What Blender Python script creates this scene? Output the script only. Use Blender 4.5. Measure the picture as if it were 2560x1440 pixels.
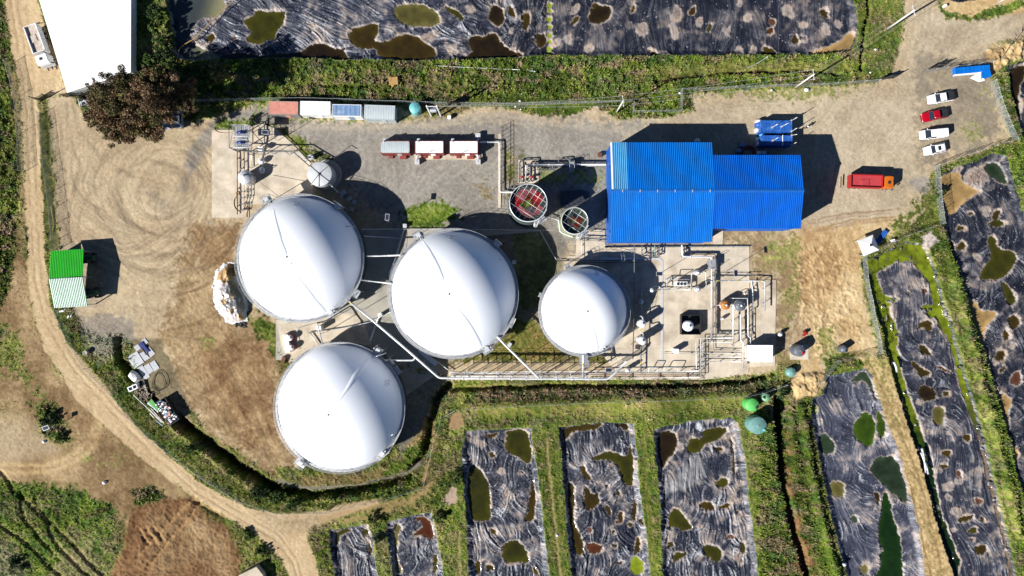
import bpy, bmesh, math, random
import numpy as np
from mathutils import Vector, Matrix
random.seed(7)
R = math.radians
for o in list(bpy.data.objects): bpy.data.objects.remove(o)
scene = bpy.context.scene
C = scene.collection
# ---------------------------------------------------------------- camera / sky / sun / exposure
H = 137.0                                  # flying height of the camera (m)
S = 12.5                                   # photo pixels per metre on the ground
cd = bpy.data.cameras.new('camera'); cam = bpy.data.objects.new('camera', cd); C.objects.link(cam)
cam.location = (0, 0, H); cam.rotation_euler = (0, 0, 0)
cd.sensor_width = 36.0; cd.lens = 36.0 * H / (2560 / S); cd.clip_end = 6000; cd.clip_start = 1
scene.camera = cam
SUN_EL = R(34.5); SUN_DIR = R(31.0)        # shadows run towards 31 degrees north of east
wd = bpy.data.worlds.new("World"); scene.world = wd; wd.use_nodes = True
nt = wd.node_tree; bg = nt.nodes['Background']
sky = nt.nodes.new('ShaderNodeTexSky'); sky.sky_type = 'NISHITA'; sky.sun_disc = False
sky.sun_elevation = SUN_EL; sky.air_density = 0.55; sky.dust_density = 0.0; sky.ozone_density = 6.0
sky.sun_rotation = R(90) - (SUN_DIR + R(180))
nt.links.new(sky.outputs[0], bg.inputs[0]); bg.inputs[1].default_value = 0.05
sd = bpy.data.lights.new('sun', 'SUN'); sd.energy = 5.0; sd.angle = R(0.5); sd.color = (1.0, 0.97, 0.92)
sun = bpy.data.objects.new('sun', sd); C.objects.link(sun)
ldir = Vector((math.cos(SUN_DIR)*math.cos(SUN_EL), math.sin(SUN_DIR)*math.cos(SUN_EL), -math.sin(SUN_EL)))
sun.rotation_euler = ldir.to_track_quat('-Z', 'Y').to_euler(); sun.location = (-60, -40, 90)
scene.view_settings.view_transform = 'Standard'; scene.view_settings.look = 'None'
scene.view_settings.exposure = 0.90; scene.view_settings.gamma = 1.0

# ---------------------------------------------------------------- helpers
def W(px, py, z=0.0):
    """a point seen at photo pixel (px, py) that lies at height z"""
    k = (H - z) / H / S
    return Vector(((px - 1280) * k, (720 - py) * k, z))
def lin(c):
    c = c / 255.0
    return c / 12.92 if c <= 0.04045 else ((c + 0.055) / 1.055) ** 2.4
def A(r, g, b, k=1.62):
    """real-world base colour of something that looks (r, g, b) in full sun"""
    return np.array([lin(r) / k, lin(g) / k, lin(b) / k])
_m = {}
def mat(name, col, rough=0.6, metal=0.0, var=0.12, vscale=1.5, bump=0.0, bscale=8.0, dirt=None, dirt_amt=0.0, dscale=0.6, spec=0.5):
    if name in _m: return _m[name]
    m = bpy.data.materials.new(name); m.use_nodes = True; n = m.node_tree; L = n.links
    p = n.nodes['Principled BSDF']; p.inputs['Roughness'].default_value = rough; p.inputs['Metallic'].default_value = metal
    p.inputs['Specular IOR Level'].default_value = spec
    tc = n.nodes.new('ShaderNodeTexCoord')
    nz = n.nodes.new('ShaderNodeTexNoise'); nz.inputs['Scale'].default_value = vscale; nz.inputs['Detail'].default_value = 6
    L.new(tc.outputs['Object'], nz.inputs['Vector'])
    mr = n.nodes.new('ShaderNodeMapRange'); mr.inputs['From Min'].default_value = .3; mr.inputs['From Max'].default_value = .7
    mr.inputs['To Min'].default_value = 1 - var; mr.inputs['To Max'].default_value = 1 + var * .6
    L.new(nz.outputs['Fac'], mr.inputs['Value'])
    mx = n.nodes.new('ShaderNodeVectorMath'); mx.operation = 'SCALE'; mx.inputs[0].default_value = tuple(float(c) for c in col[:3])
    L.new(mr.outputs['Result'], mx.inputs['Scale']); out = mx.outputs[0]
    if dirt is not None:
        n2 = n.nodes.new('ShaderNodeTexNoise'); n2.inputs['Scale'].default_value = dscale; n2.inputs['Detail'].default_value = 8; n2.inputs['Roughness'].default_value = .65
        L.new(tc.outputs['Object'], n2.inputs['Vector'])
        m2 = n.nodes.new('ShaderNodeMapRange'); m2.inputs['From Min'].default_value = .48; m2.inputs['From Max'].default_value = .68
        m2.inputs['To Max'].default_value = dirt_amt; L.new(n2.outputs['Fac'], m2.inputs['Value'])
        mm = n.nodes.new('ShaderNodeMix'); mm.data_type = 'RGBA'; L.new(m2.outputs['Result'], mm.inputs['Factor'])
        L.new(out, mm.inputs['A']); mm.inputs['B'].default_value = (*[float(c) for c in dirt], 1); out = mm.outputs['Result']
    L.new(out, p.inputs['Base Color'])
    if bump:
        b = n.nodes.new('ShaderNodeBump'); b.inputs['Strength'].default_value = bump; b.inputs['Distance'].default_value = .05
        n3 = n.nodes.new('ShaderNodeTexNoise'); n3.inputs['Scale'].default_value = bscale; n3.inputs['Detail'].default_value = 5
        L.new(tc.outputs['Object'], n3.inputs['Vector']); L.new(n3.outputs['Fac'], b.inputs['Height']); L.new(b.outputs[0], p.inputs['Normal'])
    _m[name] = m; return m
def attr_mat(name, rough=1.0, spec=0.3, nscale=3.0, namt=0.25, bump=0.4, bdist=0.06, bscale=2.2, trans=False, metal=0.0):
    m = bpy.data.materials.new(name); m.use_nodes = True; n = m.node_tree; L = n.links
    p = n.nodes['Principled BSDF']; p.inputs['Roughness'].default_value = rough; p.inputs['Specular IOR Level'].default_value = spec
    p.inputs['Metallic'].default_value = metal
    at = n.nodes.new('ShaderNodeAttribute'); at.attribute_name = 'Col'
    tc = n.nodes.new('ShaderNodeTexCoord')
    nz = n.nodes.new('ShaderNodeTexNoise'); nz.inputs['Scale'].default_value = nscale; nz.inputs['Detail'].default_value = 5; nz.inputs['Roughness'].default_value = .7
    L.new(tc.outputs['Object'], nz.inputs['Vector'])
    mr = n.nodes.new('ShaderNodeMapRange'); mr.inputs['From Min'].default_value = .25; mr.inputs['From Max'].default_value = .75
    mr.inputs['To Min'].default_value = 1 - namt; mr.inputs['To Max'].default_value = 1 + namt
    L.new(nz.outputs['Fac'], mr.inputs['Value'])
    mx = n.nodes.new('ShaderNodeVectorMath'); mx.operation = 'SCALE'; L.new(at.outputs['Color'], mx.inputs[0]); L.new(mr.outputs['Result'], mx.inputs['Scale'])
    L.new(mx.outputs[0], p.inputs['Base Color'])
    if bump:
        b = n.nodes.new('ShaderNodeBump'); b.inputs['Strength'].default_value = bump; b.inputs['Distance'].default_value = bdist
        n3 = n.nodes.new('ShaderNodeTexNoise'); n3.inputs['Scale'].default_value = bscale; n3.inputs['Detail'].default_value = 8; n3.inputs['Roughness'].default_value = .7
        L.new(tc.outputs['Object'], n3.inputs['Vector']); L.new(n3.outputs['Fac'], b.inputs['Height']); L.new(b.outputs[0], p.inputs['Normal'])
    return m

class MB:
    """collects shapes and links them as ONE mesh object"""
    def __init__(s): s.v = []; s.f = []; s.smooth = []; s.c = []
    def add(s, vs, fs, smooth=False):
        o = len(s.v); s.v += [tuple(v) for v in vs]; s.f += [tuple(i + o for i in f) for f in fs]; s.smooth += [smooth] * len(fs); return s
    def box(s, c, d, rz=0.0, tilt=0.0):
        """c centre (x,y,z), d full sizes"""
        M = Matrix.Rotation(rz, 3, 'Z') @ Matrix.Rotation(tilt, 3, 'Y'); c = Vector(c)
        vs = [c + M @ Vector((x * d[0] / 2, y * d[1] / 2, z * d[2] / 2)) for z in (-1, 1) for x, y in ((-1, -1), (1, -1), (1, 1), (-1, 1))]
        return s.add(vs, [(3, 2, 1, 0), (4, 5, 6, 7), (0, 1, 5, 4), (1, 2, 6, 5), (2, 3, 7, 6), (3, 0, 4, 7)])
    def rbox(s, c, d, r=0.08, rz=0.0, top=1.0):
        """box with rounded vertical corners and a chamfered top"""
        w, l = d[0] / 2, d[1] / 2; M = Matrix.Rotation(rz, 3, 'Z'); c = Vector(c); ring = []
        r = min(r, w * .9, l * .9)
        for k, (sx, sy) in enumerate(((1, 1), (-1, 1), (-1, -1), (1, -1))):
            for j in range(4):
                a = k * math.pi / 2 + j * math.pi / 6; ring.append((sx * (w - r) + r * math.cos(a), sy * (l - r) + r * math.sin(a)))
        n = len(ring); vs = []
        ch = min(r * .6, d[2] * .3)
        for z, k in ((-d[2] / 2, 1), (d[2] / 2 - ch, 1), (d[2] / 2, top * (1 - ch / max(w, l)))):
            vs += [c + M @ Vector((x * k, y * k, z)) for x, y in ring]
        fs = [(i, (i + 1) % n, (i + 1) % n + n, i + n) for i in range(n)] + [(i + n, (i + 1) % n + n, (i + 1) % n + 2 * n, i + 2 * n) for i in range(n)]
        fs += [tuple(range(n - 1, -1, -1)), tuple(range(2 * n, 3 * n))]
        return s.add(vs, fs)
    def cyl(s, p0, p1, r, n=12, r1=None, caps=True):
        p0, p1 = Vector(p0), Vector(p1); r1 = r if r1 is None else r1
        d = (p1 - p0); 
        if d.length < 1e-6: return s
        q = d.to_track_quat('Z', 'Y'); vs = []
        for p, rr in ((p0, r), (p1, r1)):
            vs += [p + q @ Vector((rr * math.cos(2 * math.pi * i / n), rr * math.sin(2 * math.pi * i / n), 0)) for i in range(n)]
        s.add(vs, [(i, (i + 1) % n, (i + 1) % n + n, i + n) for i in range(n)], True)
        if caps:
            o = len(s.v) - 2 * n
            s.f += [tuple(o + i for i in range(n - 1, -1, -1)), tuple(o + n + i for i in range(n))]; s.smooth += [False, False]
        return s
    def tube(s, pts, r, n=8, closed=False):
        pts = [Vector(p) for p in pts]; m = len(pts); vs = []; 
        for i, p in enumerate(pts):
            a = pts[(i - 1) % m] if (closed or i > 0) else p; b = pts[(i + 1) % m] if (closed or i < m - 1) else p
            d = (b - a).normalized() if (b - a).length > 1e-6 else Vector((0, 0, 1))
            up = Vector((0, 0, 1)) if abs(d.z) < .95 else Vector((1, 0, 0))
            x = d.cross(up).normalized(); y = x.cross(d)
            vs += [p + (x * math.cos(2 * math.pi * k / n) + y * math.sin(2 * math.pi * k / n)) * r for k in range(n)]
        fs = []
        for i in range(m if closed else m - 1):
            j = (i + 1) % m
            fs += [(i * n + k, i * n + (k + 1) % n, j * n + (k + 1) % n, j * n + k) for k in range(n)]
        if not closed: fs += [tuple(range(n)), tuple(range(m * n - 1, (m - 1) * n - 1, -1))]
        return s.add(vs, fs, True)
    def path(s, pts, r, n=8, bend=None):
        """pipe with rounded elbows"""
        pts = [Vector(p) for p in pts]; bend = bend if bend is not None else r * 2.5; out = [pts[0]]
        for i in range(1, len(pts) - 1):
            a, p, b = pts[i - 1], pts[i], pts[i + 1]
            k0 = min(bend, (a - p).length * .45); k1 = min(bend, (b - p).length * .45)
            q0 = p + (a - p).normalized() * k0; q1 = p + (b - p).normalized() * k1
            for t in (0, .25, .5, .75, 1): out.append(q0 * (1 - t) ** 2 + p * 2 * t * (1 - t) + q1 * t * t)
        out.append(pts[-1]); return s.tube(out, r, n)
    def lathe(s, c, prof, n=48, smooth=True, cap=False):
        c = Vector(c); vs = []
        for r, z in prof: vs += [c + Vector((r * math.cos(2 * math.pi * i / n), r * math.sin(2 * math.pi * i / n), z)) for i in range(n)]
        fs = [(k * n + i, k * n + (i + 1) % n, (k + 1) * n + (i + 1) % n, (k + 1) * n + i) for k in range(len(prof) - 1) for i in range(n)]
        s.add(vs, fs, smooth)
        if cap: o = len(s.v) - n; s.f.append(tuple(range(o, o + n))); s.smooth.append(False)
        return s
    def prism(s, pts, z0, z1):
        n = len(pts); ar = sum(pts[i][0] * pts[(i + 1) % n][1] - pts[(i + 1) % n][0] * pts[i][1] for i in range(n))
        if ar < 0: pts = pts[::-1]
        vs = [(p[0], p[1], z0) for p in pts] + [(p[0], p[1], z1) for p in pts]
        return s.add(vs, [(i, (i + 1) % n, (i + 1) % n + n, i + n) for i in range(n)] + [tuple(range(n - 1, -1, -1)), tuple(range(n, 2 * n))])
    def sphere(s, c, r, n=16, sq=(1, 1, 1)):
        c = Vector(c); vs = []; m = n // 2
        for j in range(m + 1):
            t = math.pi * j / m
            vs += [c + Vector((sq[0] * r * math.sin(t) * math.cos(2 * math.pi * i / n), sq[1] * r * math.sin(t) * math.sin(2 * math.pi * i / n), sq[2] * r * math.cos(t))) for i in range(n)]
        return s.add(vs, [(j * n + i, (j + 1) * n + i, (j + 1) * n + (i + 1) % n, j * n + (i + 1) % n) for j in range(m) for i in range(n)], True)
    def build(s, name, m, parent=None, off=None):
        me = bpy.data.meshes.new(name); vs = s.v
        if off is not None: vs = [(v[0] - off[0], v[1] - off[1], v[2] - off[2]) for v in vs]
        me.from_pydata(vs, [], s.f); me.polygons.foreach_set('use_smooth', s.smooth); me.materials.append(m); me.update()
        o = bpy.data.objects.new(name, me); C.objects.link(o)
        if parent: o.parent = parent
        return o
def tag(o, label=None, cat=None, group=None, kind=None):
    if label: o['label'] = label
    if cat: o['category'] = cat
    if group: o['group'] = group
    if kind: o['kind'] = kind
    return o
class Thing:
    """an Empty at the thing's base; parts are given in world coordinates (abs=True) or local ones"""
    def __init__(s, name, label, cat, loc=(0, 0, 0), rz=0.0, group=None):
        s.o = bpy.data.objects.new(name, None); C.objects.link(s.o); s.o.empty_display_size = .3
        s.loc = Vector(loc); s.o.location = s.loc; s.o.rotation_euler = (0, 0, rz); tag(s.o, label, cat, group)
    def part(s, name, mb, m, label=None):
        o = mb.build(name, m, s.o)
        if label: o['label'] = label
        return o
    def wpart(s, name, mb, m, label=None, parent=None):     # mesh written in world coordinates
        o = mb.build(name, m, parent or s.o, off=s.loc)
        if label: o['label'] = label
        return o
def solo(name, mb, m, label, cat, group=None, kind=None):
    c = Vector(mb.v[0]); c.z = min(v[2] for v in mb.v)
    o = mb.build(name, m, None, off=c); o.location = c; tag(o, label, cat, group, kind); return o
def copy_tree(o, loc=None, rz=None, label=None, group=None):
    r = o.copy(); C.objects.link(r)
    if loc is not None: r.location = loc
    if rz is not None: r.rotation_euler = (0, 0, rz)
    if label: r['label'] = label
    if group: r['group'] = group
    def rec(a, b):
        for ch in list(a.children):
            if ch.name in done: continue
            c = ch.copy(); C.objects.link(c); c.parent = b; done.add(c.name); rec(ch, c)
    done = set(); rec(o, r); return r
def Z(ox, oy, s, pts): return [(ox + x / s, oy + y / s) for x, y in pts]
# ================================================================ TERRAIN: one height/colour field, split by what lies there
PADX, PADY, ST = 160, 160, 2.0
gx = np.arange(-PADX, 2560 + PADX + 1, ST); gy = np.arange(-PADY, 1440 + PADY + 1, ST)
NX, NY = len(gx), len(gy); X, Y = np.meshgrid(gx, gy)
def vn(x, y, sc, seed):
    rng = np.random.RandomState(seed); lat = rng.rand(256, 256).astype(np.float32)
    x = x / sc + 31.7; y = y / sc + 57.3; xi = np.floor(x).astype(int); yi = np.floor(y).astype(int); fx = (x - xi); fy = (y - yi)
    fx = fx * fx * (3 - 2 * fx); fy = fy * fy * (3 - 2 * fy)
    a = lat[yi & 255, xi & 255]; b = lat[yi & 255, (xi + 1) & 255]; c = lat[(yi + 1) & 255, xi & 255]; d = lat[(yi + 1) & 255, (xi + 1) & 255]
    return (a * (1 - fx) + b * fx) * (1 - fy) + (c * (1 - fx) + d * fx) * fy
def fbm(x, y, sc, seed, o=4, g=.55):
    t = 0; a = 1; n = 0
    for k in range(o): t = t + a * vn(x, y, sc / 2 ** k, seed + k * 17); n += a; a *= g
    return t / n
sm = lambda e0, e1, v: (lambda t: t * t * (3 - 2 * t))(np.clip((v - e0) / (e1 - e0), 0, 1))
WX = (fbm(X, Y, 26, 11, 3) - .5) * 2; WY = (fbm(X, Y, 26, 12, 3) - .5) * 2      # edge warp
WXf = (fbm(X, Y, 7, 13, 2) - .5) * 2; WYf = (fbm(X, Y, 7, 14, 2) - .5) * 2
def win(pts, pad):
    xs = [p[0] for p in pts]; ys = [p[1] for p in pts]
    x0 = max(0, int((min(xs) - pad + PADX) / ST)); x1 = min(NX, int((max(xs) + pad + PADX) / ST) + 2)
    y0 = max(0, int((min(ys) - pad + PADY) / ST)); y1 = min(NY, int((max(ys) + pad + PADY) / ST) + 2)
    return slice(y0, y1), slice(x0, x1)
def sdf(pts, pad=40, warp=5, wf=2):
    """signed distance in photo pixels (negative inside) to a polygon with a roughened edge"""
    s = win(pts, pad); x = X[s] + WX[s] * warp + WXf[s] * wf; y = Y[s] + WY[s] * warp + WYf[s] * wf
    d = np.full(x.shape, 1e9); ins = np.zeros(x.shape, bool); n = len(pts)
    for i in range(n):
        ax, ay = pts[i]; bx, by = pts[(i + 1) % n]; ex, ey = bx - ax, by - ay; L = ex * ex + ey * ey + 1e-9
        t = np.clip(((x - ax) * ex + (y - ay) * ey) / L, 0, 1); d = np.minimum(d, (x - ax - t * ex) ** 2 + (y - ay - t * ey) ** 2)
        if ay != by: ins ^= ((y < ay) != (y < by)) & (x < ex * (y - ay) / ey + ax)
    d = np.sqrt(d); return s, np.where(ins, -d, d)
def line(pts, pad=40, warp=3, wf=1.5):
    """distance to a polyline, plus its direction"""
    s = win(pts, pad); x = X[s] + WX[s] * warp + WXf[s] * wf; y = Y[s] + WY[s] * warp + WYf[s] * wf
    d = np.full(x.shape, 1e9); ux = np.ones(x.shape); uy = np.zeros(x.shape)
    for i in range(len(pts) - 1):
        ax, ay = pts[i]; bx, by = pts[i + 1]; ex, ey = bx - ax, by - ay; L = ex * ex + ey * ey + 1e-9
        t = np.clip(((x - ax) * ex + (y - ay) * ey) / L, 0, 1); q = (x - ax - t * ex) ** 2 + (y - ay - t * ey) ** 2
        m = q < d; d = np.where(m, q, d); l = math.sqrt(L); ux = np.where(m, ex / l, ux); uy = np.where(m, ey / l, uy)
    return s, np.sqrt(d), ux, uy
COL = np.zeros((NY, NX, 3)); Zh = np.zeros((NY, NX)); VEG = np.ones((NY, NX)) * .6      # colour, height (m), plant cover
RID = np.zeros((NY, NX), int)                                                          # what the ground is here
TH = (fbm(X, Y, 300, 19, 2) - .5) * 7; DX = np.cos(TH); DY = np.sin(TH); STRK = np.zeros((NY, NX))              # direction and strength of tyre streaks
def cmix(s, m, c): COL[s] += (np.asarray(c) - COL[s]) * m[..., None]
def pal(n, cols):
    """colour ramp through cols by n in 0..1"""
    n = np.clip(n, 0, .9999) * (len(cols) - 1); i = n.astype(int); f = (n - i)[..., None]; cols = np.array(cols)
    return cols[i] * (1 - f) + cols[np.minimum(i + 1, len(cols) - 1)] * f
st = lambda n: np.clip((n - .5) * 2.2 + .5, 0, 1)
N1 = st(fbm(X, Y, 60, 21, 5)); N2 = st(fbm(X, Y, 12, 22, 3)); N3 = st(fbm(X, Y, 5, 23, 2)); N4 = st(fbm(X, Y, 160, 24, 4)); NW = np.random.RandomState(5).rand(NY, NX)
GRS = pal(.40 * N1 + .35 * N2 + .25 * N3, [A(46, 58, 26), A(82, 100, 36), A(118, 132, 56), A(154, 156, 84), A(176, 162, 118)])
DRY = pal(.35 * N1 + .35 * N2 + .3 * N3, [A(84, 74, 44), A(124, 110, 66), A(158, 138, 90), A(182, 158, 112)])
LUSH = pal(.3 * N1 + .4 * N2 + .3 * N3, [A(46, 64, 26), A(84, 108, 36), A(118, 138, 50), A(152, 160, 82)])
TAN = pal(.6 * N1 + .2 * N2 + .2 * N3, [A(180, 158, 128), A(200, 179, 146), A(216, 196, 162)])
BEI = pal(.6 * N1 + .2 * N2 + .2 * N3, [A(172, 156, 132), A(196, 181, 155), A(212, 198, 172)])
ROAD = pal(.6 * N1 + .2 * N2 + .2 * N3, [A(196, 168, 128), A(212, 186, 146), A(224, 200, 160)])
GRV = pal(.5 * N1 + .2 * N2 + .3 * N3, [A(140, 134, 125), A(158, 152, 143), A(176, 170, 160)])
BRN = pal(.6 * N1 + .25 * N2 + .15 * N3, [A(118, 94, 64), A(148, 122, 88), A(176, 150, 112), A(200, 174, 134)])
MUD = pal(.4 * N1 + .3 * N2 + .3 * N3, [A(96, 66, 44), A(124, 92, 62), A(146, 112, 78), A(164, 130, 92)])
SAND = pal(.5 * N1 + .25 * N2 + .25 * N3, [A(184, 146, 98), A(216, 186, 136), A(232, 206, 160)])
COL[:] = GRS; 
def lay(pts, c, feather=8, warp=8, wf=3, veg=None, rid=None, strk=None, amt=1.0, brk=0.0, bs=None, h=None, hw=20):
    """paint a ground cover into the field; brk breaks its edge up with noise"""
    s, d = sdf(pts, pad=feather * 2 + 24 + brk + hw, warp=warp, wf=wf)
    if brk: d = d + (N2[s] - .5) * brk * 1.2 + (N3[s] - .5) * brk * .8
    m = sm(feather, -feather, d) * amt
    if bs is not None: m = m * sm(bs - .12, bs + .12, N1[s] * .5 + N2[s] * .5)
    cmix(s, m, c[s] if getattr(c, 'ndim', 1) == 3 else c)
    if veg is not None: VEG[s] += (veg - VEG[s]) * m
    if strk is not None: STRK[s] += (strk - STRK[s]) * m
    if rid is not None: RID[s][d < 0] = rid
    if h is not None: Zh[s] += h * sm(hw, -hw, d)
def streak(pts, w, c, amt=.6, warp=3, rut=0.0, dash=0.0):
    s, d, ux, uy = line(pts, pad=w * 3 + 10, warp=warp)
    m = np.exp(-(d / w) ** 2) * amt
    if dash: m = m * sm(dash - .15, dash + .15, N2[s] * .6 + N1[s] * .4)
    cmix(s, m, c[s] if getattr(c, 'ndim', 1) == 3 else c); VEG[s] *= (1 - np.clip(m * 1.2, 0, 1)); Zh[s] -= rut * m
def ditch(pts, w, depth, c=None, veg=None):
    s, d, ux, uy = line(pts, pad=w + 30, warp=5); m = sm(w, w * .25, d); Zh[s] -= depth * m
    if c is not None: cmix(s, sm(w * .7, w * .3, d), c[s] if getattr(c, 'ndim', 1) == 3 else c)
    if veg is not None: VEG[s] = np.where(d < w, veg, VEG[s])
def mound(pts, w, hgt):
    s, d, ux, uy = line(pts, pad=w + 10, warp=6); Zh[s] += hgt * sm(w, 0, d)
GROUND, DIRT, YARD = 0, 1, 2
# ---- rough land west of the road and bottom left
lay([(-200, 640), (70, 640), (90, 800), (150, 930), (260, 1050), (500, 1250), (420, 1330), (-200, 1330)], BRN, 20, 14, 4, veg=.12, brk=14)
lay([(-200, 1190), (60, 1200), (190, 1215), (300, 1280), (300, 1340), (290, 1460), (290, 1640), (-200, 1640)], LUSH * 1.25, 10, 12, 5, veg=.6, brk=16)
lay([(120, 1330), (300, 1340), (290, 1640), (120, 1640)], pal(N2 * .5 + N3 * .5, [A(104, 112, 62), A(150, 146, 98), A(176, 160, 122)]), 20, 14, 5, veg=.4, brk=40, bs=.42, amt=.85)
lay([(-200, 1350), (20, 1350), (70, 1400), (60, 1640), (-200, 1640)], pal(N2, [A(80, 90, 60), A(150, 144, 116), A(178, 166, 138)]), 14, 12, 5, veg=.5, brk=20, amt=.8)
for q in ([(0, 1180), (40, 1230), (150, 1330), (260, 1440)], [(50, 1225), (60, 1300), (130, 1380)], [(90, 1250), (140, 1360), (220, 1440)], [(0, 1310), (90, 1380), (150, 1440)]):
    streak(q, 5, BRN, .7, 8, dash=.45); ditch(q, 9, .35)
lay([(-200, 790), (40, 800), (60, 900), (130, 980), (170, 1080), (130, 1110), (90, 1090), (60, 960), (-200, 900)], GRS, 12, 14, 5, veg=.55, brk=18, bs=.40)
lay([(-200, 980), (150, 1010), (250, 1100), (420, 1220), (200, 1200), (-200, 1180)], pal(N2 * .6 + N3 * .4, [A(96, 100, 48), A(150, 134, 92), A(188, 164, 122)]), 16, 14, 5, veg=.25, brk=40, bs=.5, amt=.8)
lay([(85, 1010), (140, 1000), (160, 1060), (180, 1100), (150, 1110), (100, 1090)], LUSH, 8, 8, 4, veg=.95, brk=10)
lay([(200, 1140), (400, 1090), (430, 1160), (300, 1170), (220, 1165)], GRS, 12, 12, 4, veg=.35, brk=20, bs=.5)
lay([(0, 1130), (150, 1120), (250, 1190), (400, 1220), (440, 1240), (200, 1210), (0, 1195)], BRN, 10, 10, 4, veg=.02)
lay([(-200, 1020), (60, 1040), (150, 1130), (60, 1150), (-200, 1150)], TAN, 14, 12, 4, veg=.05, amt=.7, brk=16)
lay([(330, 1225), (400, 1218), (412, 1240), (390, 1262), (340, 1262)], LUSH, 5, 6, 3, veg=.9, brk=8)
MUDP = [(310, 1310), (340, 1270), (400, 1250), (470, 1240), (540, 1300), (580, 1320), (600, 1370), (610, 1400), (600, 1460), (600, 1640), (260, 1640), (275, 1440), (305, 1370)]
lay(MUDP, MUD, 8, 8, 4, veg=0.0, brk=8)
lay([(380, 1290), (500, 1290), (560, 1340), (580, 1440), (480, 1400), (400, 1440)], BRN, 30, 10, 4, amt=.65)
s_, d_ = sdf(MUDP, 30); Zh[s_] += sm(4, -14, d_) * (N1[s_] * .25 + N2[s_] * .12 + N3[s_] * .09)
for q in ([(485, 1243), (440, 1290), (345, 1390)], [(500, 1255), (460, 1310), (420, 1355), (370, 1420)], [(487, 1253), (560, 1295)], [(350, 1325), (372, 1362)], [(365, 1320), (392, 1360)], [(383, 1318), (408, 1352)]):
    streak(q, 5, A(176, 140, 98), .85, 2, rut=.35)
for q in ([(0, 1162), (110, 1166), (170, 1145), (215, 1110), (235, 1060), (232, 1010)], [(0, 1182), (120, 1182), (180, 1160), (235, 1115), (248, 1060)]):
    streak(q, 7, SAND * .92, .75, 3, rut=.08)
lay([(155, 1045), (200, 960), (250, 1050), (240, 1110), (190, 1130)], BRN * 1.1, 16, 8, 3, veg=.05, amt=.7)
for q in ([(70, 700), (60, 800), (80, 900), (130, 1000)], [(100, 920), (60, 1000), (20, 1060)], [(120, 940), (90, 1010), (70, 1080)]): streak(q, 6, BRN, .6, 8)
# west verge: dense shrubs left of the road
lay([(-200, -200), (0, -200), (8, 60), (25, 180), (40, 300), (50, 430), (40, 560), (30, 700), (0, 770), (-200, 780)], LUSH, 6, 7, 4, veg=1.0, brk=12)
lay([(22, 180), (38, 180), (62, 420), (62, 600), (70, 690), (60, 760), (30, 740), (46, 560), (50, 420)], BRN, 8, 8, 4, veg=.25, brk=10, amt=.85)
# ---- dirt road
RP = [(0, -200), (7, -30), (27, 100), (37, 160), (50, 250), (60, 400), (63, 500), (66, 600), (70, 700), (88, 800), (110, 870), (150, 930), (190, 1000), (253, 1057), (367, 1157), (480, 1240), (573, 1297), (653, 1353), (700, 1400), (723, 1460), (740, 1640), (820, 1640), (798, 1440), (786, 1390), (767, 1347), (772, 1318), (850, 1292), (940, 1262), (960, 1240), (880, 1255), (800, 1278), (700, 1285), (617, 1270), (500, 1207), (427, 1147), (333, 1060), (260, 960), (215, 910), (170, 860), (150, 820), (125, 760), (118, 700), (112, 620), (106, 480), (100, 350), (97, 283), (92, 250), (110, 240), (160, 236), (165, 232), (150, 170), (93, 0), (93, -200)]
lay(RP, ROAD, 3, 3, 2, veg=0.0, rid=DIRT, strk=.8, brk=3)
lay([(640, 1640), (700, 1400), (723, 1460), (640, 1330), (560, 1300), (610, 1390)], GRS, 6, 6, 4, veg=.5, brk=10, bs=.3)
RC = [(25, -60), (50, 100), (72, 260), (80, 400), (86, 560), (96, 700), (122, 810), (190, 920), (290, 1030), (395, 1135), (490, 1220), (600, 1290), (690, 1340), (735, 1400), (765, 1500)]
s, d, ux, uy = line(RC, 60); DX[s] = np.where(d < 45, ux, DX[s]); DY[s] = np.where(d < 45, uy, DY[s])
for off, am in ((-8, .55), (8, .5)):
    streak([(x + off * (1 if y < 900 else .6), y - off * (0 if y < 900 else .8)) for x, y in RC], 3.0, A(160, 130, 96), am, 3, rut=.06, dash=.35)
streak(RC, 5, A(226, 204, 166), .35, 2)
lay([(620, 1275), (720, 1290), (800, 1282), (850, 1270), (800, 1330), (760, 1330), (700, 1340)], pal(N3, [A(160, 140, 110), A(190, 170, 138)]), 14, 6, 3, amt=.6)
# ---- strip between road and yard, kept green
lay([(97, 283), (118, 280), (128, 420), (134, 500), (142, 570), (146, 620), (125, 625), (112, 560), (106, 460)], pal(N2, [A(60, 70, 34), A(86, 92, 48), A(116, 112, 66)]), 3, 3, 2, veg=.25, rid=GROUND)
# ---- the yard
YP = [(122, 245), (165, 236), (190, 250), (215, 290), (260, 330), (420, 318), (560, 285), (640, 262), (1000, 262), (1050, 290), (1120, 295), (1165, 270), (1200, 266), (1260, 266), (1330, 284), (1420, 288), (1485, 262), (1500, 262), (1545, 296), (1640, 298), (1735, 276), (1722, 232), (1800, 232), (2000, 222), (2110, 215), (2190, 205), (2225, 185), (2250, 120), (2258, 60), (2262, -30), (2262, -200), (2340, -200), (2345, 10), (2362, 44), (2420, 50), (2480, 46), (2560, 25), (2760, -10), (2760, 70), (2560, 90), (2480, 110), (2470, 180), (2500, 260), (2530, 345), (2480, 372), (2350, 412), (2320, 440), (2330, 500), (2270, 570), (2200, 600), (2155, 640), (2150, 720), (2180, 800), (2200, 880), (2150, 920), (2080, 900), (2070, 950), (2040, 985), (1990, 995), (1975, 960), (2000, 900), (1940, 880), (1940, 940), (1140, 945), (900, 870), (700, 900), (690, 1000), (760, 1160), (700, 1200), (600, 1130), (520, 1080), (470, 1010), (430, 930), (330, 850), (230, 830), (190, 790), (165, 765), (150, 620), (138, 500), (128, 350)]
lay(YP, TAN, 5, 5, 3, veg=0.0, rid=YARD, strk=.9, brk=6)
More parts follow.
